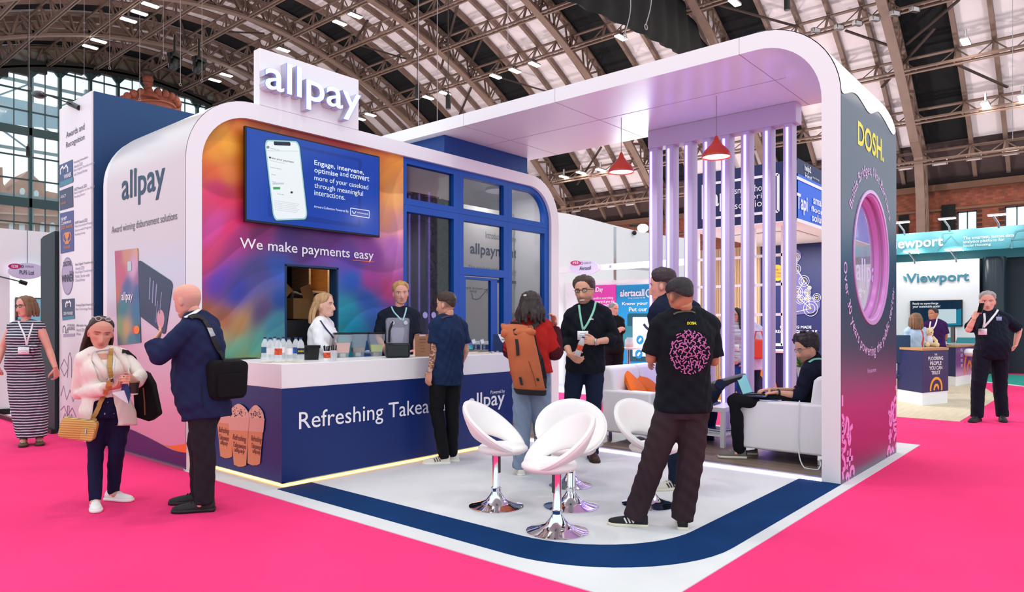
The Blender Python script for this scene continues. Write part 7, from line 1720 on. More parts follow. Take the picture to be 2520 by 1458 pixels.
# ---- two men in the foreground, backs to us
p = Person('tall man in a navy fleece standing behind the one with the squiggle print', 6.4, dict(n=(1645, 743), sL=(1622, 766, -.12), sR=(1702, 763, .12), eL=(1625, 835, .0), wL=(1605, 880, .25), eR=(1720, 830, .2), wR=(1700, 880, .35), hL=(1650, 912, -.05), hR=(1695, 912, .05), kL=(1658, 1040, -.05), kR=(1705, 1040, .05), aL=(1662, 1168, -.02), aR=(1700, 1160, .1), tL=(1618, 1194, -.05), tR=(1660, 1185, .1)), (1629, 704, -112, 6, 0, .285), 1.08, 1.06, 1.06, 'pink')
p.build_body(brow='#3a2a20', fade='#4a3630'); p.hair(hairm('darkcrop', '#32252a'), top=.10, side=.012, jit=.03, hl=HL_FADE); p.shirt(cloth('fleece_navy', '#131b33', .5, 60), 1.9, -.18, .03, name='fleece', collar=.10, wrinkle=.006); p.trousers(C_DENIM, (.09, .066, .062, .052)); p.shoes(mat('shoe_twotone', '#cfc7ba', .6), '#d8cfbc', stripe='#1a1a1c', lace='#c8c0b0')
p = Person('man in a black t-shirt with a round pink squiggle print', 5.2, dict(n=(1687, 772), sL=(1626, 802, .0), sR=(1744, 799, .04), eL=(1601, 884, .02), wL=(1640, 878, .30), eR=(1757, 890, .06), wR=(1715, 885, .34), hL=(1655, 1000), hR=(1707, 1000), kL=(1612, 1122, -.02), kR=(1700, 1125, -.02), aL=(1569, 1250, .02), aR=(1680, 1262, -.02), tL=(1524, 1276, .05), tR=(1676, 1280, .6)), (1674, 731, -158, 20, 0, .262), 1.03, 1.05, 1.08, 'tan')
p.build_body(hands=dict(L=dict(curl=.5), R=dict(curl=.5)), brow='#2a1e1a', eyes=False, fade='#2c2422'); p.hair(hairm('black', '#1e1a1c'), top=.06, side=.012, jit=.010, hl=HL_FADE)
sh = p.shirt(cloth('black_tee', '#0d1018', .35, 22), .88, -.06, .026, belly=.02, wrinkle=.006, hi=.99); p.trousers(cloth('brown_trousers', '#33262a', .35, 26), (.102, .086, .080, .072), ease=.008, wrinkle=.007, top=.2); p.shoes(mat('shoe_suede', '#121116', .7), '#e0d8c4', stripe='#efece6', L=.29)
p.strip('lanyard', mat('lanyard_yellow', '#4a4630', .5), [(1658, 775), (1668, 770), (1685, 768), (1702, 768), (1710, 773)], [sh, p.body], .014); p.decal_text('DOSH.', M_YEL, [sh], 1691, 1714, 800, 793, bold=.05)
cx, cy, rX, rY = 1697, 867, 48, 54; r6 = random.Random(12); M_PSQ = mat('squiggle_pink', '#c46aa6', .6); sq_ = MB(); tr2 = p.bvh([sh])
def put(L, w=.0082):
    pts_, ns = [], []
    for x, y in L:
        if (x/1.02)**2+(y/1.02)**2 > 1: continue
        h = p.cast(tr2, cx+x*rX, cy+y*rY)
        if h: pts_.append(h[0]+h[1]*.004); ns.append(h[1])
    if len(pts_) > 2: sq_.ribbon(pts_, ns, w, .002)
for gx in range(-4, 5):
    for gy in range(-4, 5):
        x0, y0 = gx*.245+r6.uniform(-.03, .03)+(.1 if gy % 2 else 0), gy*.235+r6.uniform(-.03, .03); k = r6.randrange(5); a = r6.uniform(0, 6.28); c_, s_ = math.cos(a), math.sin(a)
        rot = lambda L: [(x0+1.4*(x*c_-y*s_), y0+1.4*(x*s_+y*c_)) for x, y in L]
        if k == 0: put(rot([(-.12+.024*i, .05*math.sin(i*.9)) for i in range(11)]))
        elif k == 1: put(rot([(.07*math.cos(t), .07*math.sin(t)) for t in np.linspace(0, 4.6, 12)]))
        elif k == 2: put(rot([(-.09+.018*i, 0) for i in range(11)])); put(rot([(-.02, -.07+.014*i) for i in range(11)]))
        elif k == 3: put(rot([(-.10+.02*i, .06*math.sin(i*.62)) for i in range(11)])); put(rot([(.10+.004*i, .07+.004*i) for i in range(4)]), .012)
        else: put(rot([(-.08+.016*i, .03) for i in range(11)])); put(rot([(-.06+.014*i, -.05) for i in range(9)]))
o = p.link('squiggle_print', sq_, M_PSQ, sh); o['kind'] = 'stuff'

# ---- behind the slats
p = Person('dark-haired woman with glasses in a striped top behind the slatted screen', 11.6, dict(n=(1813, 798), sR=(1790, 810), sL=(1832, 810), eR=(1785, 850), wR=(1800, 880, -.2), eL=(1838, 850), wL=(1830, 885, -.1), hR=(1800, 885), hL=(1825, 885), kR=(1800, 955), kL=(1825, 955), aR=(1800, 1018), aL=(1825, 1018), tR=(1795, 1030, -.3), tL=(1828, 1030, -.4)), (1812, 777, -62, 0, 0, .25), .97, 1, 1, 'light', 1, vox=.014)
p.build_body(lips='#b06068'); p.hair(hairm('black'), top=.04, side=.04, hl=[(0, .36), (30, .32), (50, .2), (70, .0), (90, -.2), (180, -.3)], strands=[hz(a, .1, .09, 1.3, (0, -.03), .08) for a in (80, 100, 120, 140, 160, 180, 200, 220, 240, 260, 280)]); p.glasses(M_BLACK); sh = p.shirt(stripe_mat('top_stripes', '#dcdde8', '#5a6078', .022, .6), 1.5, -.1, .02, name='top'); p.trousers(cloth('blue_denim', '#27549a', .3, 40)); p.shoes(mat('shoe_white'), '#f2f0ea'); p.badge(1812, 856, [sh], .08, .10)
p = Person('visitor in a pale lilac jacket turned away behind the slatted screen', 11.9, dict(n=(1845, 800), sL=(1828, 812), sR=(1866, 812), eL=(1826, 850), wL=(1835, 885, .1), eR=(1871, 845), wR=(1862, 870, -.1), hL=(1836, 885), hR=(1858, 885), kL=(1836, 950), kR=(1858, 950), aL=(1836, 1012), aR=(1858, 1012), tL=(1834, 1002, .4), tR=(1860, 1002, .4)), (1842, 779, 170, 0, 0, .245), .97, 1, 1, 'light', 1, vox=.014)
p.build_body(eyes=False); p.hair(hairm('brown'), top=.05, side=.05, hl=[(0, .36), (50, .2), (70, .0), (90, -.2), (180, -.3)]); p.shirt(cloth('lilac_jacket', '#c9c4e2'), 1.8, -.3, .03, name='jacket'); p.trousers(C_DENIM); p.shoes(mat('shoe_white'), '#f2f0ea')
t = thing('red_bag', 'red and orange bag behind the slatted screen', 'bag', PD(1867, 880, 11.7)); c = PD(1868, 860, 11.7); MB().rings([[c+RIGHT*(.13*k*x)+FWD*y+UP*(z*k*.16) for x, z in rrect(-1, -1, 1, 1, .3, 5)] for y, k in ((-.06, .85), (-.03, 1), (.04, 1), (.06, .85))]).build('body', mat('bag_red', '#e0402c', .5), t, sm=True, ang=.8); MB().tube([c+RIGHT*.08+UP*.15, c+RIGHT*.04+UP*.3, c-RIGHT*.05+UP*.3, c-RIGHT*.08+UP*.15], .012, 8).build('handle', mat('bag_red'), t, sm=True)

# ---- seated in the lounge
p = Person('man with curly dark hair typing on a laptop on the white sofa', 7.6, dict(n=(2005, 886, .05), sL=(1990, 915, -.12), sR=(2014, 908, .26), eL=(1968, 975, -.10), wL=(1910, 967, -.02), eR=(1985, 965, .3), wR=(1893, 960, .20), hL=(2003, 992, -.02), hR=(2008, 985, .20), kL=(1806, 988, .02), kR=(1812, 984, .26), aL=(1818, 1098, .06), aR=(1846, 1092, .28), tL=(1770, 1120, .10), tR=(1812, 1110, .3)), (1984, 858, -86, 17, 0, .285), 1.06, 1.0, 1.0, 'light', floor=.045)
p.build_body(hands=dict(L=dict(tip=(1862, 972), curl=.45, palm=(0, 0, -1)), R=dict(tip=(1866, 962, .16), curl=.45, palm=(0, 0, -1))), stubble=.45, stub='#3a2c26', brow='#2a2020'); p.hair(hairm('curl', '#2a2024'), top=.14, side=.05, jit=.11); p.glasses(mat('frame_gold', '#8a7a68', .3))
sh = p.shirt(cloth('navy_sweat', '#10152a', .4, 40), 1.30, -.06, .026, name='sweatshirt', collar=.09, wrinkle=.006); p.trousers(C_BLACK, (.092, .068, .062, .050)); p.shoes(mat('shoe_grey', '#6a625e', .8), '#d8d0c2', lace='#d0c8bc')
p.strip('lanyard', M_LANG, [(1991, 893), (2002, 886), (2016, 884), (2022, 886)], [sh], .024); w = MB().tube([p.j['wL'].lerp(p.j['eL'], .1)+UP*.035*math.cos(a)+FWD*.033*math.sin(a) for a in np.linspace(0, 2*PI, 16)[:-1]], .011, 8, closed=True); p.link('watch', w, M_BLACK)
lp = PD(1868, 975, 7.66); dv = (p.j['kL']-p.j['hL']); dv = (-RIGHT*.80+FWD*.60).normalized(); sdv = dv.cross(UP); t = thing('laptop', 'open laptop on the lap of the seated man', 'laptop', lp)
def LP(a, c, z): return lp+dv*a+sdv*c+UP*z
MB().add([LP(a, c, z) for z in (0, .014) for a, c in ((-.12, -.17), (.12, -.17), (.12, .17), (-.12, .17))], [(0, 3, 2, 1), (4, 5, 6, 7), (0, 1, 5, 4), (1, 2, 6, 5), (2, 3, 7, 6), (3, 0, 4, 7)]).build('base', mat('laptop_blue', '#20284a', .3), t)
tl = Vector((0, 0, 0)); e1 = (UP*.93+dv*.37).normalized(); q0 = LP(.12, 0, .014)
MB().add([q0+sdv*c+e1*a+dv*z for z in (0, .010) for c, a in ((-.17, 0), (.17, 0), (.17, .23), (-.17, .23))], [(0, 3, 2, 1), (4, 5, 6, 7), (0, 1, 5, 4), (1, 2, 6, 5), (2, 3, 7, 6), (3, 0, 4, 7)]).build('lid', M_BLACK, t); MB().add([q0+sdv*c+e1*a-dv*.002 for c, a in ((-.16, .012), (.16, .012), (.16, .22), (-.16, .22))], [(0, 1, 2, 3)]).build('screen', em('laptop_screen', '#7fbccb', .8), t)
p = Person('seated person with one leg crossed, grey shoe sole showing, behind the squiggle print', 8.9, dict(n=(1690, 872), sL=(1668, 888, -.12), sR=(1705, 884, .18), eL=(1690, 935, -.1), wL=(1715, 950, -.1), eR=(1715, 925, .2), wR=(1725, 945, .1), hL=(1672, 985, -.1), hR=(1682, 980, .14), kL=(1744, 985, -.7), kR=(1752, 990, -.1), aL=(1770, 950, -1.25), aR=(1745, 1085, .0), tL=(1830, 934, -1.2), tR=(1785, 1095, .0)), (1700, 848, 100, 10, 0, .25), 1.0, 1, 1, 'light', floor=.045)
p.build_body(feet=False); p.hair(hairm('brown'), top=.05, side=.03); p.shirt(C_NAVY, 1.9, -.08, .025); p.trousers(C_DENIM, (.09, .068, .062, .052)); 
def sneaker(A, d, up, m, ms, par, L=.30):
    sd = d.cross(up).normalized(); rg = []; sr = []
    for tt_, w, hh in (((tq, wq*1.25, hq*1.1) for tq, wq, hq in ((0, .030, .062), (.03, .036, .075), (.25, .037, .085), (.42, .040, .070), (.62, .048, .052), (.8, .048, .042), (.93, .038, .032), (1, .016, .022)))):
        c = A+d*((tt_-.25)*L)-up*.06; rg.append([c+sd*(w*math.cos(a))+up*(.018+(hh*max(0, math.sin(a))**.8 if math.sin(a) > 0 else -.004)) for a in np.linspace(0, 2*PI, 21)[:-1]]); sr.append([c+sd*((w+.005)*x)+up*z for x, z in ((-1, -.008), (1, -.008), (1.03, .01), (1, .028), (-1, .028), (-1.03, .01))])
    b = MB().rings(rg); o = p.link('shoe', b, m); p.link('sole', MB().rings(sr), ms, o); lc = MB()
    for i in range(4): c = A+d*((.34+.07*i-.25)*L)+up*(.085-.045-.012*i+.02); lc.tube([c-sd*.02, c+up*.004, c+sd*.02], .003, 6)
    lc.tube([A+d*.06+up*.03, A+d*.08+up*.07, A+d*.12+up*.06], .004, 6); p.link('laces', lc, mat('lace_cream', '#cdbfae', .7), o)
A_ = p.j['aL']; sneaker(A_, (p.j['tL']-A_).normalized(), (-UP*.93-FWD*.25-RIGHT*.1).normalized(), mat('shoe_dark_grey', '#23232a', .8), mat('sole_grey', '#77757c', .8), None, .36)
sneaker(p.j['aR'], (p.j['tR']-p.j['aR']).normalized(), UP, mat('shoe_dark_grey'), mat('sole_grey'), None)

# ---- right-hand side of the hall
p = Person('grey-haired man in a navy polo shirt on the phone, one hand on his hip', 11.0, dict(n=(2434, 768), sR=(2407, 786), sL=(2474, 785), eR=(2383, 812, -.14), wR=(2398, 783, -.20), eL=(2508, 812, .05), wL=(2498, 852, .02), hR=(2419, 872), hL=(2458, 872), kR=(2409, 940, -.05), kL=(2461, 940, .05), aR=(2405, 1013, -.05), aL=(2466, 1013, .02), tR=(2380, 1030, -.3), tL=(2473, 1032, -.35)), (2430, 743, -32, 3, 0, .305), 1.15, 1.12, 1.16, 'pink')
p.build_body(hands=dict(R=dict(tip=(2410, 756, -.16), curl=.6), L=dict(tip=(2482, 872, -.02), curl=.5)), brow='#8a7466'); p.hair(hairm('silver', '#a29a94'), top=.07, side=.018, jit=.03)
sh = p.shirt(cloth('polo_navy', '#0f1526', .4, 30), .86, -.12, .026, belly=.08, wrinkle=.006, collar=.03); p.trousers(cloth('trouser_navy', '#0f1322'), (.104, .084, .078, .070)); p.shoes(mat('shoe_black'), '#1a1719', L=.32, lace='#141414')
for L in ([(2422, 772), (2423, 788), (2421, 802), (2420, 807)], [(2459, 757), (2450, 772), (2434, 792), (2421, 806)]): p.strip('lanyard', M_LANW, L, [sh, p.body], .03)
p.badge(2419, 817, [sh], .12, .095); p.badge(2457, 785, [sh], .08, .06, m=mat('emblem_blue', '#9fb6dc', .5)); ph = thing('mobile_phone', 'dark phone held to the ear of the man in the navy polo shirt', 'phone', PD(2412, 765, 10.72)); MB().box((-.008, -.038, -.005), (.008, .038, .15), m=Matrix.Translation(PD(2411, 769, 10.72)) @ Matrix.Rotation(-.5, 4, 'Z') @ Matrix.Rotation(.35, 4, 'Y')).build('case', M_BLACK, ph, bevel=.004); MB().box((-.0095, -.035, .0), (-.0085, .035, .146), m=Matrix.Translation(PD(2411, 769, 10.72)) @ Matrix.Rotation(-.5, 4, 'Z') @ Matrix.Rotation(.35, 4, 'Y')).build('screen', mat('gloss_black'), ph)
p = Person('brown-haired woman in a pale blue top with red stripes behind the navy counter', 13.9, dict(n=(2252, 806), sL=(2235, 816), sR=(2270, 814), eL=(2233, 842), wL=(2245, 860, .1), eR=(2272, 842), wR=(2262, 860, .1), hL=(2240, 868), hR=(2262, 868), kL=(2240, 930), kR=(2262, 930), aL=(2240, 985), aR=(2262, 985), tL=(2240, 975, .4), tR=(2264, 975, .4)), (2254, 788, 130, 0, 0, .27), 1.0, 1.05, 1, 'light', 1, vox=.014)
p.build_body(eyes=False); p.hair(hairm('brown'), top=.05, side=.06, hl=[(0, .36), (50, .2), (66, .0), (85, -.2), (180, -.32)], strands=[hz(a, .1, .08, .75, (0, 0), .10) for a in (75, 95, 115, 135, 155, 175, 195, 215, 235, 255, 275)]); p.shirt(stripe_mat('red_blue_top', '#a9c6dd', '#c8443c', .16, .78, 'X'), 1.3, -.1, .022, name='top'); p.trousers(C_NAVY); p.shoes(mat('shoe_black'), '#1a1719')
p = Person('man in a purple t-shirt with a white lanyard in front of the wall screen', 15.4, dict(n=(2300, 790), sR=(2283, 799), sL=(2321, 800), eR=(2280, 826), wR=(2292, 848, .12), eL=(2328, 828), wL=(2318, 850, .12), hR=(2292, 856), hL=(2313, 856), kR=(2292, 910), kL=(2313, 910), aR=(2292, 962), aL=(2313, 962), tR=(2288, 968, -.4), tL=(2318, 968, -.4)), (2296, 774, -70, 0, 0, .265), 1.04, 1.05, 1.05, 'tan', vox=.014)
p.build_body(); p.hair(hairm('black'), top=.05, side=.012); sh = p.shirt(cloth('purple_tee', '#35164f'), .8, -.14, .024, wrinkle=.005); p.trousers(C_BLACK); p.shoes(mat('shoe_black'), '#1a1719')
for L in ([(2290, 792), (2288, 806), (2290, 816)], [(2306, 784), (2302, 800), (2292, 816)]): p.strip('lanyard', M_LANW, L, [sh, p.body], .028)
p.badge(2290, 822, [sh], .10, .085)
# ================================================================ NEIGHBOURING STANDS
M_WALLW = mat('booth_white', '#f3f4f6', .7); M_TAPI = mat('tapi_navy', '#1c2156', .5); M_TEAL = mat('viewport_teal', '#3f98a6', .5); M_TEALD = mat('dark_teal_panel', '#22333c', .55); M_BEIGE = mat('beige_planks', '#d8c9ac', .5, var=.10, vscale=3, stretch=(.5, 6, 1)); M_SWIRL = mat('swirl_orange', '#f0a32c', .45); M_OAK = mat('desk_oak', '#b98a5c', .5)
def oval_sign(pl, cx, cy, rx, ry, code, name, label, pc_):
    t = thing('booth_sign', label, 'sign', tuple(pl(cx, cy)-UP*.001)); flat([(cx+rx*math.cos(a), cy+ry*math.sin(a)) for a in np.linspace(0, 2*PI, 40)[:-1]], pl, mat('oval_lilac', '#dcd3ee', .5), t, .03, 0, 'panel')
    p2 = Plane(pl.axis, pl.c-.032); flat([(cx-rx*.62+rx*.36*math.cos(a), cy-ry*.62+ry*.33*math.sin(a)) for a in np.linspace(0, 2*PI, 24)[:-1]], p2, mat('oval_pink', '#c32a72', .5), t, .004, 0, 'code_panel')
    p3 = Plane(pl.axis, pl.c-.037); ptx(code, M_PRINTW, t, p3, cx-rx*.8, cx-rx*.44, cy-ry*.46, cy-ry*.8, bold=.03); ptx(name, M_INK, t, p3, cx-rx*.36, cx+rx*.42, cy+ry*.36, cy-ry*.14, bold=.02); ptx('HOUSING 2025', M_INK, t, p3, cx-rx*.05, cx+rx*.42, cy-ry*.5, cy-ry*.72); line([(cx-rx*.2+3*math.cos(a), cy-ry*.6+3*math.sin(a)) for a in np.linspace(0, 6.28, 12)], p3, M_INK, t, .008)
    return t
# ---- booth at the far left
b = thing('white_booth', 'white booth beyond the awards tower with an oval hanging sign', 'stand', (4.5, 15.5, 0)); PL0 = Plane('v', 14.2); PL1 = Plane('v', 17.0)
zt, zb = PL0(60, 567).z, PL0(60, 655).z; MB().box((3.2, 14.2, zb), (9, 14.26, zt)).build('header', M_WALLW, b); MB().box((3.1, 17.0, 0), (9, 17.06, zt)).build('back_wall', M_WALLW, b); MB().box((2.9, 14.2, 0), (PL0(24, 800).x, 14.26, zb)).build('end_panel', M_WALLW, b); MB().box((3.3, 14.2, .0), (9, 17, .012)).build('floor', mat('booth_floor', '#cfd2d8', .6), b); MB().box((9, 14.2, 0), (9.06, 17, zt)).build('side_wall', M_WALLW, b); MB().box((2.9, 14.17, .0), (PL0(24, 800).x, 14.2, .09)).build('skirting', M_BLACK, b); MB().box((PL0(67, 600).x-.004, 14.196, zb), (PL0(67, 600).x+.004, 14.2, zt)).build('seam', M_STEEL, b)
oval_sign(Plane('v', 14.1), 64, 668, 45, 20, 'G28', 'PLFS Ltd', 'lilac oval sign reading G28 and PLFS Ltd at the white booth', None)
t = thing('booth_screen', 'pale blue wall screen behind the woman in the striped dress', 'screen', tuple(PL1(70, 800))); a, c = PL1(37, 830), PL1(112, 734); MB().box((a.x, 16.93, a.z), (c.x, 17, c.z)).build('case', M_BLACK, t); MB().box((a.x+.03, 16.925, a.z+.03), (c.x-.03, 16.93, c.z-.03)).build('screen', em('booth_blue', '#8fc4dd', .6), t)
t = thing('arm_lamp', 'thin black arm lamp sticking out below the oval sign', 'lamp', tuple(PL0(20, 690))); q = Plane('v', 13.4); MB().tube([PL0(-5, 680), q(48, 693)], .012, 6).build('arm', M_BLACK, t); MB().tube([q(48, 693), q(66, 699)], .035, 8).build('head', M_BLACK, t)
ld = bpy.data.lights.new('booth_lamp', 'AREA'); ld.size = 1.2; ld.energy = 90; tt_ = thing('booth_lamp', 'ceiling panel lamp inside the white booth', 'lamp', (5, 15.6, zt-.1)); lo = bpy.data.objects.new('booth_lamp_light', ld); COL.objects.link(lo); lo.parent = tt_; lo.location = (0, 0, -.06); MB().box((-.6, -.6, -.05), (.6, .6, 0)).build('panel', M_WHITE, tt_, world=False)

# ---- white booth with pink and blue posters behind the lounge
ab = thing('poster_booth', 'bright white booth with tall walls behind the lounge', 'stand', (15, 9, 0)); WV = 10.7; PW0 = Plane('v', WV); PUx = Plane('u', 14.5); PUb = Plane('u', 13.9)
b = MB(); tops = [(1360, 521), (1400, 527), (1440, 536), (1500, 552), (1560, 567), (1620, 578), (1700, 588)]; zz2 = [PW0(*q) for q in tops]
b.prism([Vector((q.x, WV, q.z)) for q in zz2]+[Vector((zz2[-1].x, WV, 0)), Vector((zz2[0].x-2, WV, 0)), Vector((zz2[0].x-2, WV, zz2[0].z))], (0, .08, 0)); b.build('tall_wall', M_WALLW, ab)
yA, yB = PUx(1395, 800).y, PUx(1668, 800).y; MB().box((14.5, yB, 0), (14.58, yA, PUx(1518, 690).z)).build('poster_wall', M_WALLW, ab); zbm = PUb(1439, 661).z; MB().box((13.9, PUb(1690, 650).y, zbm-.07), (13.98, PUb(1360, 650).y, zbm+.07)).build('beam', M_WALLW, ab); MB().box((12.5, PUb(1690, 650).y, 0), (14.5, WV, .012)).build('floor', mat('booth_floor'), ab)
MB().box((14.4, PUx(1516, 700).y-.01, PUx(1516, 690).z), (14.5, PUx(1516, 700).y+.01, PUx(1516, 560).z)).build('seam_post', M_STEEL, ab); b = MB().beam(PUb(1500, 656), PUx(1640, 668), .05); b.build('brace', M_STEEL, ab)
oval_sign(Plane('u', 13.85), 1439, 659, 36, 18, 'F33', 'Alertacall', 'lilac oval sign reading F33 and Alertacall above the man with glasses', None)
PP1 = Plane('u', 14.49)
def poster(x0, x1, yt, yb, m, lab):
    t = thing('poster', lab, 'poster', tuple(PP1((x0+x1)/2, yb))); a, c = PP1(x0, yb), PP1(x1, yt); MB().box((14.47, min(a.y, c.y), a.z), (14.495, max(a.y, c.y), PP1(x0, yt).z)).build('panel', m, t); return t
P3_ = Plane('u', 14.466); M_PNK = mat('poster_pink', '#e23fae', .5); M_PBL = mat('poster_blue', '#1791c8', .5)
t = poster(1440, 1516.5, 704, 960, M_PNK, 'pink poster behind the grey-haired man with folded arms'); ptx('RentDay', M_PRINTW, t, P3_, 1448, 1484, 723, 708, bold=.03); ptx('confirm everything', M_PRINTW, t, P3_, 1460, 1509, 739, 731.5, bold=.03); ptx('property & give the', M_PRINTW, t, P3_, 1461, 1511.5, 748, 740, bold=.03); ptx('contact', M_PRINTW, t, P3_, 1476, 1498, 755.5, 749, bold=.03)
t = poster(1517.5, 1660, 703, 960, M_PBL, 'blue poster with a tablet drawing behind the slatted screen'); ptx('alertacall', M_PRINTW, t, P3_, 1526, 1586, 731, 714, bold=.05); ptx('bring contact to life', M_PRINTW, t, P3_, 1546, 1588, 737, 732); ptx('Know your customers', M_PRINTW, t, P3_, 1531, 1660, 754, 744, bold=.03); ptx('Put our touch', M_PRINTW, t, P3_, 1548, 1632, 767, 757, bold=.03)
line([(1597+7*math.cos(a), 722+9*math.sin(a)) for a in np.linspace(.6, 5.8, 16)], P3_, M_PRINTW, t, .03)
tabq = flat(rrect(1544, 772, 1650, 890, 6), P3_, mat('poster_teal', '#14505e', .5), t, .004, 0, 'tablet_print'); P4_ = Plane('u', 14.46); flat(rrect(1557, 781, 1640, 878, 2), P4_, M_PRINTW, tabq, .003, 0); P5_ = Plane('u', 14.455)
for cx, cy in ((1575, 837), (1572, 872)): flat([(cx+9*math.cos(a), cy+11*math.sin(a)) for a in np.linspace(0, 6.28, 20)[:-1]], P5_, M_PBL, tabq, .002, 0); line([(cx-3, cy+4), (cx+3, cy-4)], Plane('u', 14.45), M_PRINTW, tabq, .05)
line([(1584, 798), (1590, 806), (1597, 812)], P5_, M_INK, tabq, .06)
tp_ = PD(1547, 856, 14.0); t = thing('high_table', 'small white high table with a sweet jar by the blue poster', 'table', (tp_.x, tp_.y, 0)); MB().lathe([(0, tp_.z-.03), (.28, tp_.z-.03), (.28, tp_.z), (0, tp_.z)], n=30).build('tabletop', M_WHITE, t, world=False); MB().tube([(0, 0, .02), (0, 0, tp_.z-.03)], .03, 10).build('column', M_CHROME, t, world=False); MB().lathe([(0, 0), (.24, 0), (.24, .015), (.05, .03), (0, .03)], n=26).build('base', M_CHROME, t, world=False)
t = thing('sweet_jar', 'clear jar of red sweets on the white high table', 'jar', (tp_.x, tp_.y-.02, tp_.z+.001)); MB().lathe([(0, 0), (.085, 0), (.09, .02), (.09, .15), (.06, .18), (.06, .2), (0, .2)], n=20).build('body', M_WATER, t, world=False, sm=True, ang=.8); MB().lathe([(0, .005), (.08, .005), (.08, .07), (0, .08)], n=18).build('sweets', mat('sweet_red', '#d8343a', .5, var=.6, vscale=40), t, world=False, sm=True)
t = thing('monitor', 'teal screen of a small monitor beside the sweet jar', 'monitor', tuple(PD(1538, 850, 14.3))); a, c = PD(1522, 850, 14.3), PD(1556, 803, 14.3); MB().prism([a, a+RIGHT*(c-a).dot(RIGHT), c, a+UP*(c.z-a.z)], FWD*.03).build('case', M_TEAL, t)
sp = thing('wall_spotlight', 'bright spotlight shining at the top of the white booth wall', 'lamp', tuple(PD(1582, 562, 16.5))); MB().ball((0, 0, 0), (.13, .13, .10), 14, 8).build('lens', mat('spot_glow', '#ffffff', .4, emit='#dff4ff', es=12), sp, world=False, sm=True); MB().tube([(0, 0, .05), (.1, .4, .1)], .03, 8).build('arm', M_BLACK, sp, world=False)
ld = bpy.data.lights.new('booth_spot', 'AREA'); ld.size = 1.0; ld.energy = 140; ld.color = (.85, .95, 1); lo = bpy.data.objects.new('booth_spot', ld); COL.objects.link(lo); lo.parent = sp; lo.location = (-1.2, -.6, -.3); lo.rotation_euler = (0, R_(35), 0)
ca_ = thing('camera_dome', 'tiny black security camera on the white booth wall', 'camera', tuple(PW0(1557, 574))); MB().ball((0, -.06, 0), (.08, .06, .07), 10, 6).build('dome', M_BLACK, ca_, world=False)

# ---- navy flooring stand
tp = thing('flooring_stand', 'navy flooring stand with a hoarding and map wall behind the slatted screen', 'stand', (15, 4.5, 0)); TU = 12.9; PT_ = Plane('u', TU); TV = PT_(1958, 500).y; PTv = Plane('v', TV); y6 = PT_(1714, 500).y
zb, zt = PT_(1958, 541).z, PT_(1958, 392).z
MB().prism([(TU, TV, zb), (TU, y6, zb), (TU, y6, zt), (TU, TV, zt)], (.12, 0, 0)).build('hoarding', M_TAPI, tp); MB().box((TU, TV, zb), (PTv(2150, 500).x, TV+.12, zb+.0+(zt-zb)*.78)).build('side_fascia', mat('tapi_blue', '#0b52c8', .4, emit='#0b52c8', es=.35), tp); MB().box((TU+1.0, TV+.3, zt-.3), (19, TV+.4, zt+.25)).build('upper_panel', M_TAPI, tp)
MB().box((TU, TV, zb-.02), (18, y6+.2, zb)).build('soffit', M_WALLW, tp); PTa = Plane('u', TU-.012); PTb = Plane('v', TV-.012)
fr = lambda L, w=.05: line(L, PTa, M_PRINTW, tp, w, 'frame_line')
def vpu(x0, y0, x1): return vp(PTa, x0, y0, x1)
for (x0, y0) in ((1730, 455), (1730, 540)): fr([(x0, vp(PTa, 1730, y0, x0)), (1915, vp(PTa, 1730, y0, 1915))])
fr([(1730, 455), (1730, 540)]); fr([(1915, vpu(1730, 455, 1915)), (1915, vpu(1730, 540, 1915))])
ptx('tapi', M_PRINTW, tp, PTa, 1735, 1800, 525, 470, bold=.03); ptx('smart home', M_PRINTW, tp, PTa, 1808, 1900, vpu(1730, 488, 1808), vpu(1730, 472, 1808)); ptx('flooring', M_PRINTW, tp, PTa, 1822, 1900, vpu(1730, 508, 1808), vpu(1730, 490, 1808)); ptx('solutions', M_PRINTW, tp, PTa, 1808, 1898, vpu(1730, 524, 1808), vpu(1730, 508, 1808))
ptx('Tapi', M_PRINTW, tp, PTb, 1961, 1987, 524, 474, bold=.05); ptx('smart', M_PRINTW, tp, PTb, 2001, 2030, 502, 484, bold=.04); ptx('flooring', M_PRINTW, tp, PTb, 1996, 2040, 524, 506, bold=.04); ptx('solutions', M_PRINTW, tp, PTb, 1998, 2046, 544, 525, bold=.04)
for y0 in (437, 541): line([(1961, y0), (2060, vp(PTb, 1961, y0, 2060))], PTb, M_PRINTW, tp, .06)
PTc = Plane('v', TV+.29); ptx('help2', M_PRINTW, tp, PTc, 1980, 1996, 424, 404, bold=.04); ptx('Heat', M_PRINTW, tp, PTc, 1981, 1998, 440, 424, bold=.02); ptx('New Energy', M_PRINTW, tp, PTc, 2000, 2016, 440, 434)
MU = 16.6; PM = Plane('u', MU-.01); ym0, ym1 = PM(2060, 700).y, PM(1871, 700).y
MB().box((MU, ym0, 0), (MU+.1, ym1, zb)).build('map_wall', M_TAPI, tp)
def slatwood():
    return stripe_mat('slat_oak', '#6b4a34', '#c9a27c', .045, .3, 'Y')
MB().box((MU, ym1, 0), (MU+.1, PM(1690, 700).y, zb)).build('oak_wall', slatwood(), tp)
mm = mat('map_lilac', '#5b568e', .5); mp_ = spline([Vector((x, y, 0)) for x, y in ((1960, 612), (1972, 624), (1968, 640), (1960, 660), (1972, 676), (1982, 700), (1992, 716), (2000, 734), (2016, 740), (2018, 756), (2008, 766), (1998, 772), (1970, 774), (1945, 776), (1960, 760), (1952, 745), (1960, 730), (1955, 712), (1948, 700), (1940, 690), (1932, 680), (1936, 660), (1930, 640), (1944, 622), (1960, 612))], 3)
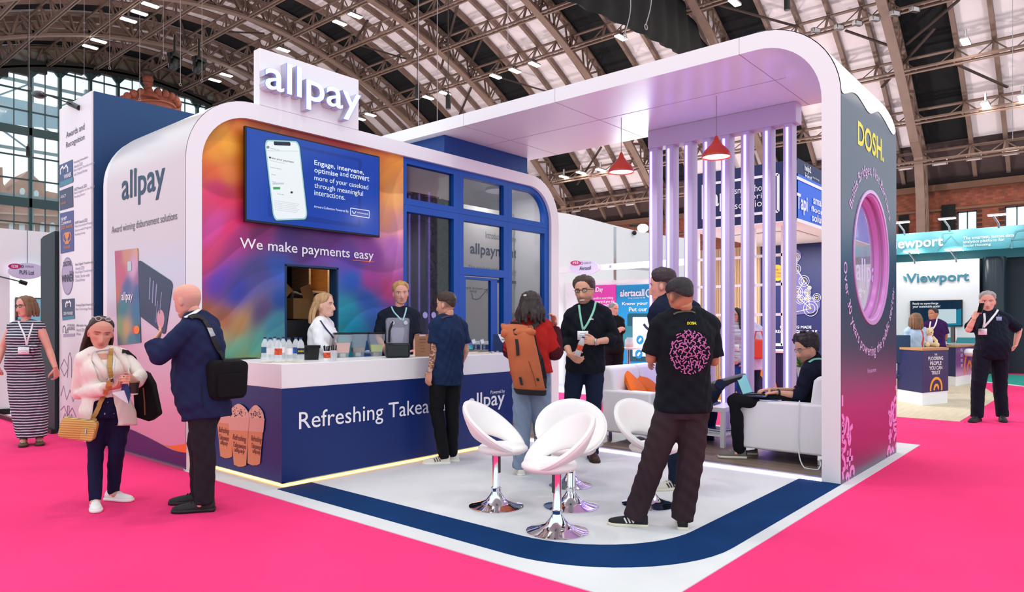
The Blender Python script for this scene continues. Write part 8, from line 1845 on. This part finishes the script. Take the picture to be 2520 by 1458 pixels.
mo = flat([(q.x, q.y) for q in mp_[:-1]], PM, mm, tp, .01, 0, 'map_print'); PM2 = Plane('u', MU-.025); mc = mat('map_cream', '#e8dfe8', .5)
dots = [(1961, 633, 9), (1960, 662, 11), (1979, 692, 13), (1992, 709, 5), (1963, 719, 13), (1987, 720, 8), (1970, 738, 11), (1988, 735, 7), (2010, 733, 10), (1995, 760, 18), (1950, 770, 10)]
for x, y, r in dots:
    for k in (1, .62): b = MB().ring_prism([PM2(x+r*k*math.cos(a), y+r*k*1.05*math.sin(a)) for a in np.linspace(0, 6.283, 28)[:-1]], [PM2(x+(r*k-.9)*math.cos(a), y+(r*k-.9)*1.05*math.sin(a)) for a in np.linspace(0, 6.283, 28)[:-1]], (-.004, 0, 0)); b.build('map_ring', mc, mo)
    flat([(x+2.2*math.cos(a), y+2.2*math.sin(a)) for a in np.linspace(0, 6.28, 12)[:-1]], PM2, M_SWIRL, mo, .006, 0, 'map_dot')
for i, j in ((0, 1), (1, 2), (2, 3), (2, 4), (4, 5), (4, 6), (6, 7), (7, 8), (5, 7), (7, 9), (6, 9), (9, 10)): line([dots[i][:2], dots[j][:2]], PM2, mc, mo, .012)
ptx('FLOORING MADE', M_PRINTW, tp, PM2, 1920, 1997, 809, 802, bold=.03); ptx('REASSURINGLY SIMPLE', M_PRINTW, tp, PM2, 1908.5, 2011, 820, 813, bold=.03)
oc = flat([(1914+16*math.cos(a), 672+20*math.sin(a)) for a in np.linspace(0, 6.28, 32)[:-1]], PM, M_SWIRL, tp, .02, 0, 'orange_roundel'); PM3 = Plane('u', MU-.035)
for s_, y in (('OVER 170', 668), ('STORES', 676), ('NATIONWIDE', 684)): ptx(s_, M_INK, oc, PM3, 1903, 1925, y, y-5.5)
FG = Plane('u', 13.4)
b = MB()
for y in (638, 706, 776, 846): b.beam(FG(1700, vp(FG, 1760, y, 1700)), FG(1926, vp(FG, 1760, y, 1926)), .05)
for x in (1719, 1857, 1926): b.beam(FG(x, vp(FG, 1760, 570, x)), FG(x, vp(FG, 1760, 848, x)), .05)
b.build('white_frame', M_WALLW, tp)
ctr = thing('swirl_counter', 'navy counter with a large orange swirl behind the slatted screen', 'counter', (13.3, PT_(1880, 900).y, 0)); PCn = Plane('u', 13.05); c0, c1 = PCn(1926, 900), PCn(1790, 900); MB().box((13.05, c0.y, 0), (13.7, c1.y, PCn(1880, 868).z)).build('body', M_TAPI, ctr); PCn2 = Plane('u', 13.04)
for R1, R2 in ((78, 56), (36, 16)):
    o1 = [(1838+R1*1.0*math.cos(a), 985-R1*1.35*math.sin(a)) for a in np.linspace(0, PI, 24)]; o2 = [(1838+R2*math.cos(a), 985-R2*1.35*math.sin(a)) for a in np.linspace(PI, 0, 24)]; flat(o1+o2, PCn2, M_SWIRL, ctr, .01, 0, 'swirl')
MB().box((13.0, c0.y-.03, PCn(1880, 868).z), (13.75, c1.y+.03, PCn(1880, 868).z+.04)).build('worktop', M_WALLW, ctr)
pl_ = thing('potted_plant', 'small green plant on the counter behind the seated man', 'plant', tuple(PD(1973, 905, 13.5))); b = MB(); r8 = random.Random(2)
for k in range(60):
    a, e = r8.uniform(0, 6.28), r8.uniform(.2, 1.4); d = Vector((math.cos(a)*math.cos(e), math.sin(a)*math.cos(e), math.sin(e)))*r8.uniform(.15, .34); s_ = Vector((-math.sin(a), math.cos(a), 0))*.02; b.add([s_*-.3, d*.5+s_, d, d*.5-s_], [(0, 1, 2, 3)])
b.build('leaves', mat('leaf_green', '#5a7a3a', .6), pl_, world=False); MB().lathe([(0, -.18), (.07, -.18), (.09, 0), (0, 0)], n=16).build('pot', M_WALLW, pl_, world=False)
single(MB().prism([(12.8, 1.82, 0), (17.7, 1.82, 0), (22.4, 2.85, 0), (22.4, 7.0, 0), (12.8, 7.0, 0)], (0, 0, .006)).build('beige_floor', M_BEIGE), 'beige plank floor of the flooring stand right of the pillar', 'floor')
ld = bpy.data.lights.new('stand_lamp', 'AREA'); ld.size = 1.5; ld.energy = 160; tt_ = thing('stand_lamp', 'ceiling panel lamp of the flooring stand', 'lamp', (14.8, TV+1.1, zb-.06)); lo = bpy.data.objects.new('stand_lamp_light', ld); COL.objects.link(lo); lo.parent = tt_; lo.location = (0, 0, -.02); MB().box((-.7, -.7, 0), (.7, .7, .03)).build('panel', M_WALLW, tt_, world=False)
# desks
def desk(pts_, zt_, lab, right_m, back):
    t = thing('reception_desk', lab, 'desk', (sum(p[0] for p in pts_)/3, sum(p[1] for p in pts_)/3, 0)); L = [Vector((x, y, 0)) for x, y in pts_]+[Vector((*back, 0))]; c = sum(L, Vector())/4
    ins = [c+(p-c)*.98 for p in L]; MB().prism([p+UP*.007 for p in ins], (0, 0, .235)).build('plinth', M_WALLW, t); MB().prism([p+UP*.242 for p in L], (0, 0, zt_-.285)).build('body', M_TAPI, t); MB().prism([c+(p-c)*1.03+UP*(zt_-.043) for p in L], (0, 0, .043)).build('worktop', M_OAK, t)
    a, q = L[1], L[2]; d = (q-a).normalized(); n = Vector((d.y, -d.x, 0)); n = n if n.dot(EYE-a) > 0 else -n
    if right_m: MB().prism([a+UP*.244, q+UP*.244, q+UP*(zt_-.045), a+UP*(zt_-.045)], n*.004).build('front_graphic', right_m, t)
    return t, a, q, d, n
t, a, q, d, n = desk([(15.465, 3.25), (14.837, 2.70), (15.698, 2.425)], 1.07, 'navy flooring desk with an orange spiral, nearer the pillar', mat('desk_violet', '#2a2058', .45), (16.35, 2.95)); W = (q-a).length
for k, (s_, w, y, h) in enumerate((('THE', .10, .93, .035), ('FLOORING', .52, .84, .07), ('PEOPLE', .40, .75, .07), ('YOU CAN', .46, .66, .07), ('TRUST', .32, .57, .07))): text(s_, M_PRINTW, t, a+d*(W*.50)+UP*y+n*.005, d, UP, w=w, h=h, align='c', bold=.03)
def spiral(c, d, n, k, par, m, w, zmin):
    pts_ = []
    for i in range(60):
        th = i/59*4.6*PI*.72; r = .04+.30*(i/59); x, z = r*math.cos(th-.3), r*math.sin(th-.3); p = c+d*x*k+UP*z*k
        if p.z > zmin: pts_.append(p)
        else:
            if len(pts_) > 2: MB().ribbon(pts_, n, w, .004).build('spiral', m, par)
            pts_ = []
    if len(pts_) > 2: MB().ribbon(pts_, n, w, .004).build('spiral', m, par)
spiral(a+d*(W*.55)+UP*.30+n*.005, d, n, .72, t, M_SWIRL, .05, .255)
t, a, q, d, n = desk([(20.55, 3.45), (20.08, 2.94), (21.74, 2.75)], 1.0, 'second navy flooring desk with a violet side, farther right', ramp_mat('desk_fade', 'Z', [(.24, '#d8a8cc'), (.5, '#7a3f86'), (1.1, '#4a2a68')], .45), (22.2, 3.3)); W = (q-a).length; spiral(a+d*(W*.70)+UP*.42+n*.005, d, n, 1.45, t, mat('swirl_peach', '#f08a4a', .45), .09, .26); 
for k in range(4): text('FLOOR'[k:k+2], M_PRINTW, t, a+d*(W*.28)+UP*(.85-.13*k)+n*.005, d, UP, w=.16, h=.07, align='c')
P_ = thing('office_chair', 'dark blue chair behind the nearer flooring desk', 'chair', tuple(Vector((15.9, 3.35, 0)))); q = PD(2213, 845, 13.8); MB().box((q.x-.05, q.y-.2, .75), (q.x, q.y+.25, q.z+.16)).build('backrest', mat('chair_blue', '#1f3a5c', .8), P_, bevel=.02); MB().box((q.x-.05, q.y-.2, .45), (q.x+.35, q.y+.25, .53)).build('seat', mat('chair_blue'), P_, bevel=.02); MB().tube([(q.x+.15, q.y, .02), (q.x+.15, q.y, .45)], .03, 8).build('column', M_STEEL, P_)
dz = 1.071; bp_ = G(2285, 854.3, dz+.0); tb_ = thing('teddy_bear', 'cream teddy bear sitting on the nearer flooring desk', 'teddy bear', bp_, face_to(-FWD)-.1); M_TED = mat('teddy_plush', '#ecd6a8', .95, bump=.5, bscale=120); M_TSH = mat('teddy_shirt', '#e6e2ea', .9)
MB().ball((0, 0, .13), (.085, .07, .12), 16, 10).build('body', M_TSH, tb_, world=False, sm=True); MB().ball((0, .01, .30), (.085, .078, .078), 16, 10).ball((0, .08, .28), (.035, .03, .028), 10, 8).build('head', M_TED, tb_, world=False, sm=True)
for s_ in (-1, 1):
    MB().ball((s_*.068, 0, .365), (.03, .02, .03), 10, 8).build('ear', M_TED, tb_, world=False, sm=True); MB().tube([(s_*.07, .01, .20), (s_*.12, .05, .12), (s_*.10, .08, .07)], [.03, .032, .034], 10).build('arm', M_TED, tb_, world=False, sm=True); MB().tube([(s_*.05, .03, .05), (s_*.09, .14, .04)], [.045, .042], 10).ball((s_*.09, .15, .045), (.045, .035, .05), 12, 8).build('leg', M_TED, tb_, world=False, sm=True); MB().ball((s_*.03, .073, .315), .010, 8, 6).build('eye', M_BLACK, tb_, world=False, sm=True)
MB().ball((0, .108, .29), (.013, .008, .009), 8, 6).build('nose', M_BLACK, tb_, world=False)
lb_ = G(2258, 854.3, dz); t = thing('leaflet_box', 'navy leaflet box beside the teddy bear', 'box', lb_, face_to(-FWD)); MB().rings([[Vector((x*w, y*.05, z)) for x, y in ((-1, -1), (1, -1), (1, 1), (-1, 1))] for z, w in ((0, .075), (.20, .10))]).build('body', M_TAPI, t, world=False); m4 = Matrix.Translation(lb_) @ Matrix.Rotation(face_to(-FWD), 4, 'Z'); text('heart', M_PRINTW, t, m4 @ Vector((.04, .052, .10)), m4.to_3x3() @ -XU, UP, w=.08, h=.05); text('sweets', M_SWIRL, t, m4 @ Vector((.05, .052, .03)), m4.to_3x3() @ -XU, UP, w=.10, h=.03, bold=.04)
d2 = 1.001; q = G(2321, 850, d2)
for i in range(4): bottle(q+RIGHT*(.075*(i % 2)-.04)+FWD*(.09*(i//2)), 'water bottle in the cluster of four on the farther flooring desk', L_DARK, group='water bottles on the flooring desk', s=1.35)
mn = G(2345, 849.5, d2); t = thing('computer', 'white desktop computer seen edge-on on the farther flooring desk', 'computer', mn); m4 = Matrix.Translation(mn) @ Matrix.Rotation(-math.atan2(AY, AX)+1.15, 4, 'Z')
MB().box((-.28, -.012, .07), (.28, .012, .46), m=m4).build('screen', M_BLACK, t); MB().rings([[m4 @ Vector((x*k*.27, y, .265+z*k*.19)) for x, z in rrect(-1, -1, 1, 1, .3, 5)] for y, k in ((-.012, 1), (-.05, .8), (-.075, .4))]).build('back_shell', M_WALLW, t, sm=True, ang=1); MB().box((-.09, -.09, 0), (.09, .07, .012), m=m4).box((-.05, -.06, .01), (.05, -.04, .2), m=m4).build('stand', M_STEEL, t); MB().box((-.2, .12, .0), (.2, .26, .02), m=m4).build('keyboard', M_BLACK, t)

# ---- teal software stand at the far right
VU = 26.0; PVw = Plane('u', VU); vp_ = thing('teal_stand', 'white and teal software stand with a lit header at the far right', 'stand', (27, 4, 0)); yL, yR = PVw(2100, 700).y, PVw(2410, 700).y
MB().box((VU, yR, 0), (VU+.1, yL, PVw(2300, 642).z)).build('white_wall', M_WALLW, vp_); PVh = Plane('u', VU-.25); hz1, hz2 = PVh(2350, 566).z, PVh(2350, 619).z
MB().box((VU+.8, -6, 0), (VU+.9, yL, PVw(2300, 612).z)).build('dark_wall', M_TEALD, vp_); MB().box((VU+.55, -6, PVw(2300, 640).z), (VU+.65, yL, PVw(2300, 600).z)).build('teal_band', mat('teal_band', '#2f7680', .5), vp_)
MB().box((VU-.25, -6, hz2), (VU-.15, yL, hz1)).build('header', ramp_mat('teal_header', 'Z', [(0, '#3f8f9c'), (hz2, '#4a9fac'), (hz1, '#7cc4cc')], .5), vp_); PVt = Plane('u', VU-.262)
hy = lambda x, y, x2: vp(PVt, x, y, x2)
ptx('Viewport', M_PRINTW, vp_, PVt, 2178, 2321, 622, 590, bold=.05); ptx('The smartest, fastest data', M_PRINTW, vp_, PVt, 2370, 2496, 592, 583, bold=.02); ptx('analytics platform for', M_PRINTW, vp_, PVt, 2370, 2472, 601.5, 592.5, bold=.02); ptx('Social Housing', M_PRINTW, vp_, PVt, 2370, 2438, 610, 602.5, bold=.02)
M_SK = mat('teal_sketch', '#5f9fa8', .5)
for L in ([(2205, 625), (2240, 600), (2262, 625)], [(2300, 622), (2340, 580), (2372, 618)], [(2320, 600), (2320, 575), (2345, 572)], [(2480, 610), (2500, 570), (2520, 566)], [(2490, 612), (2490, 590), (2520, 588)]): line(L, PVt, M_SK, vp_, .05)
PVl = Plane('u', VU-.012); ptx('Viewport', mat('logo_teal', '#3d7f92', .5), vp_, PVl, 2231, 2385, 704, 674, bold=.03, depth=.03, lift=-.0); flat([(2223, 679), (2231, 683), (2233, 693), (2227, 689)], PVl, M_TEAL, vp_, .03, 0, 'logo_leaf')
t = thing('wall_screen', 'wall screen asking about sustainable goals behind the man in purple', 'screen', tuple(PVl(2300, 805))); a, c = PVl(2241, 804), PVl(2369, 739); MB().box((VU-.07, c.y, a.z), (VU-.005, a.y, PVl(2241, 741).z)).build('case', M_BLACK, t); zt2 = PVl(2241, 741).z; MB().box((VU-.075, c.y+.03, a.z+.03), (VU-.07, a.y-.03, zt2-.03)).build('screen', em('viewport_navy', '#0f3350', .6), t)
PVs = Plane('u', VU-.08); flat([(2337, 772), (2352, 763), (2366, 760), (2366, 801), (2300, 803)], PVs, em('viewport_cyan', '#1f8fb4', .6), t, .004, 0, 'graphic'); flat([(2290, 762), (2353, 761), (2353, 796), (2290, 798)], Plane('u', VU-.09), em('viewport_pale', '#cfe6ee', .7), t, .004, 0, 'graphic'); ptx('Ready to supercharge', M_PRINTW, t, PVs, 2246, 2309, 752, 745, bold=.03); ptx('your sustainable goals?', M_PRINTW, t, PVs, 2246, 2314, 760, 752, bold=.03)
cc = PVw(2444, 800); t = thing('round_column', 'dark glossy rounded column beside the white wall of the teal stand', 'column', (VU+.3, cc.y, 0)); wd = abs(PVw(2411, 800).y-PVw(2478, 800).y)/2; MB().lathe([(wd, 0), (wd, PVw(2444, 641).z), (wd*.85, PVw(2444, 641).z+.12), (0, PVw(2444, 641).z+.12)], n=36).build('shaft', mat('column_dark', '#1c2a34', .25), t, world=False, sm=True, ang=.6)
def clip_lamp(x, y, dx, lab, pl):
    p0 = pl(x, y); t = thing('clip_lamp', lab, 'lamp', tuple(p0), 0, 'clip lamps on the teal stand'); h = (pl(x, y-26)-p0).z
    MB().tube([(0, 0, 0), (-.1, 0, h*.35), (-.45, .1*dx, h)], .03, 8).build('arm', M_STEEL, t, world=False, sm=True); MB().box((-.55, -.24, h-.01), (-.37, .24, h+.035)).build('head', M_WALLW, t, world=False, bevel=.02); MB().box((-.54, -.22, h-.018), (-.38, .22, h-.01)).build('diffuser', mat('clip_glow', '#ffffff', .4, emit='#eefaff', es=6), t, world=False)
    ld = bpy.data.lights.new('clip_light', 'AREA'); ld.size = .4; ld.energy = 9; lo = bpy.data.objects.new('clip_light', ld); COL.objects.link(lo); lo.parent = t; lo.location = (-.47, 0, h-.06); lo.rotation_euler = (0, R_(-40), 0)
for x, y, l in ((2226, 578, 'nearest the pillar, on top of the teal header'), (2337, 569, 'in the middle, on top of the teal header'), (2458, 560, 'rightmost, on top of the teal header')): clip_lamp(x, y, 1, 'white clip lamp '+l, PVh)
for x, y, l in ((2251, 648, 'left, on the white wall under the header'), (2353, 644, 'right, on the white wall under the header')): clip_lamp(x, y, 1, 'white clip lamp '+l, Plane('u', VU-.02))
single(MB().prism([(20.6, 1.1, 0), (25.9, 1.1, 0), (25.9, 6, 0), (22.42, 6, 0), (22.42, 2.75, 0)], (0, 0, .008)).build('teal_floor', mat('teal_carpet', '#1f9a8c', .9)), 'teal carpet of the software stand at the far right', 'floor')
single(MB().prism([(20.3, .9, 0), (25.9, .9, 0), (25.9, 1.1, 0), (20.6, 1.1, 0), (22.42, 2.75, 0), (22.2, 2.8, 0)], (0, 0, .012)).build('floor_edge', M_WALLW), 'white floor edge round the teal carpet', 'floor edge')
t = thing('low_cabinet', 'white cabinet with a teal top edge behind the man in the navy polo', 'cabinet', (24.2, PU(2400, 850, 24.2).y, 0)); q0, q1 = PU(2425, 850, 24.2), PU(2330, 850, 24.2); MB().box((24.2, q0.y, 0.008), (24.9, q1.y, PU(2400, 845, 24.2).z)).build('body', M_WALLW, t); MB().box((24.17, q0.y, PU(2400, 845, 24.2).z), (24.93, q1.y, PU(2400, 832, 24.2).z)).build('top', M_TEAL, t)
t = thing('white_stool', 'white moulded stool behind the man in the navy polo', 'stool', (21.0, PU(2386, 870, 21).y, 0)); q = PU(2386, 870, 21.0); MB().ball((q.x, q.y, q.z+.02), (.28, .25, .10), 18, 10).build('seat', M_WALLW, t, sm=True)
for s_ in (-1, 1):
    for e_ in (-1, 1): MB().tube([(q.x+s_*.12, q.y+e_*.12, q.z-.05), (q.x+s_*.22, q.y+e_*.22, .01)], .018, 6).build('leg', M_CHROME, t)
# unseen uplighters added behind the stands to brighten the roof lining
for i, (x, y, z) in enumerate(((13, 20, 4.2), (22, 26, 4.2), (33, 20, 4.2), (44, 14, 4.2), (20, 42, 4.2), (34, 38, 4.2), (46, 28, 4.2), (4, 34, 4.2), (30, -6, 3.0), (44, -4, 3.0))):
    t = thing('added_uplighter', 'uplighter washing the roof from behind the neighbouring stands', 'lamp', (x, y, z), 0, 'roof uplighters'); MB().box((-.5, -.5, -.25), (.5, .5, 0)).build('housing', M_BLACK, t, world=False); MB().box((-.06, -.06, -z), (.06, .06, -.25)).build('mast', M_BLACK, t, world=False)
    ld = bpy.data.lights.new('added_uplight', 'AREA'); ld.size = .9; ld.energy = UPL_W; ld.color = (1, .89, .89); lo = bpy.data.objects.new('added_uplight', ld); COL.objects.link(lo); lo.parent = t; lo.location = (0, 0, .03); lo.rotation_euler = (PI, 0, 0)
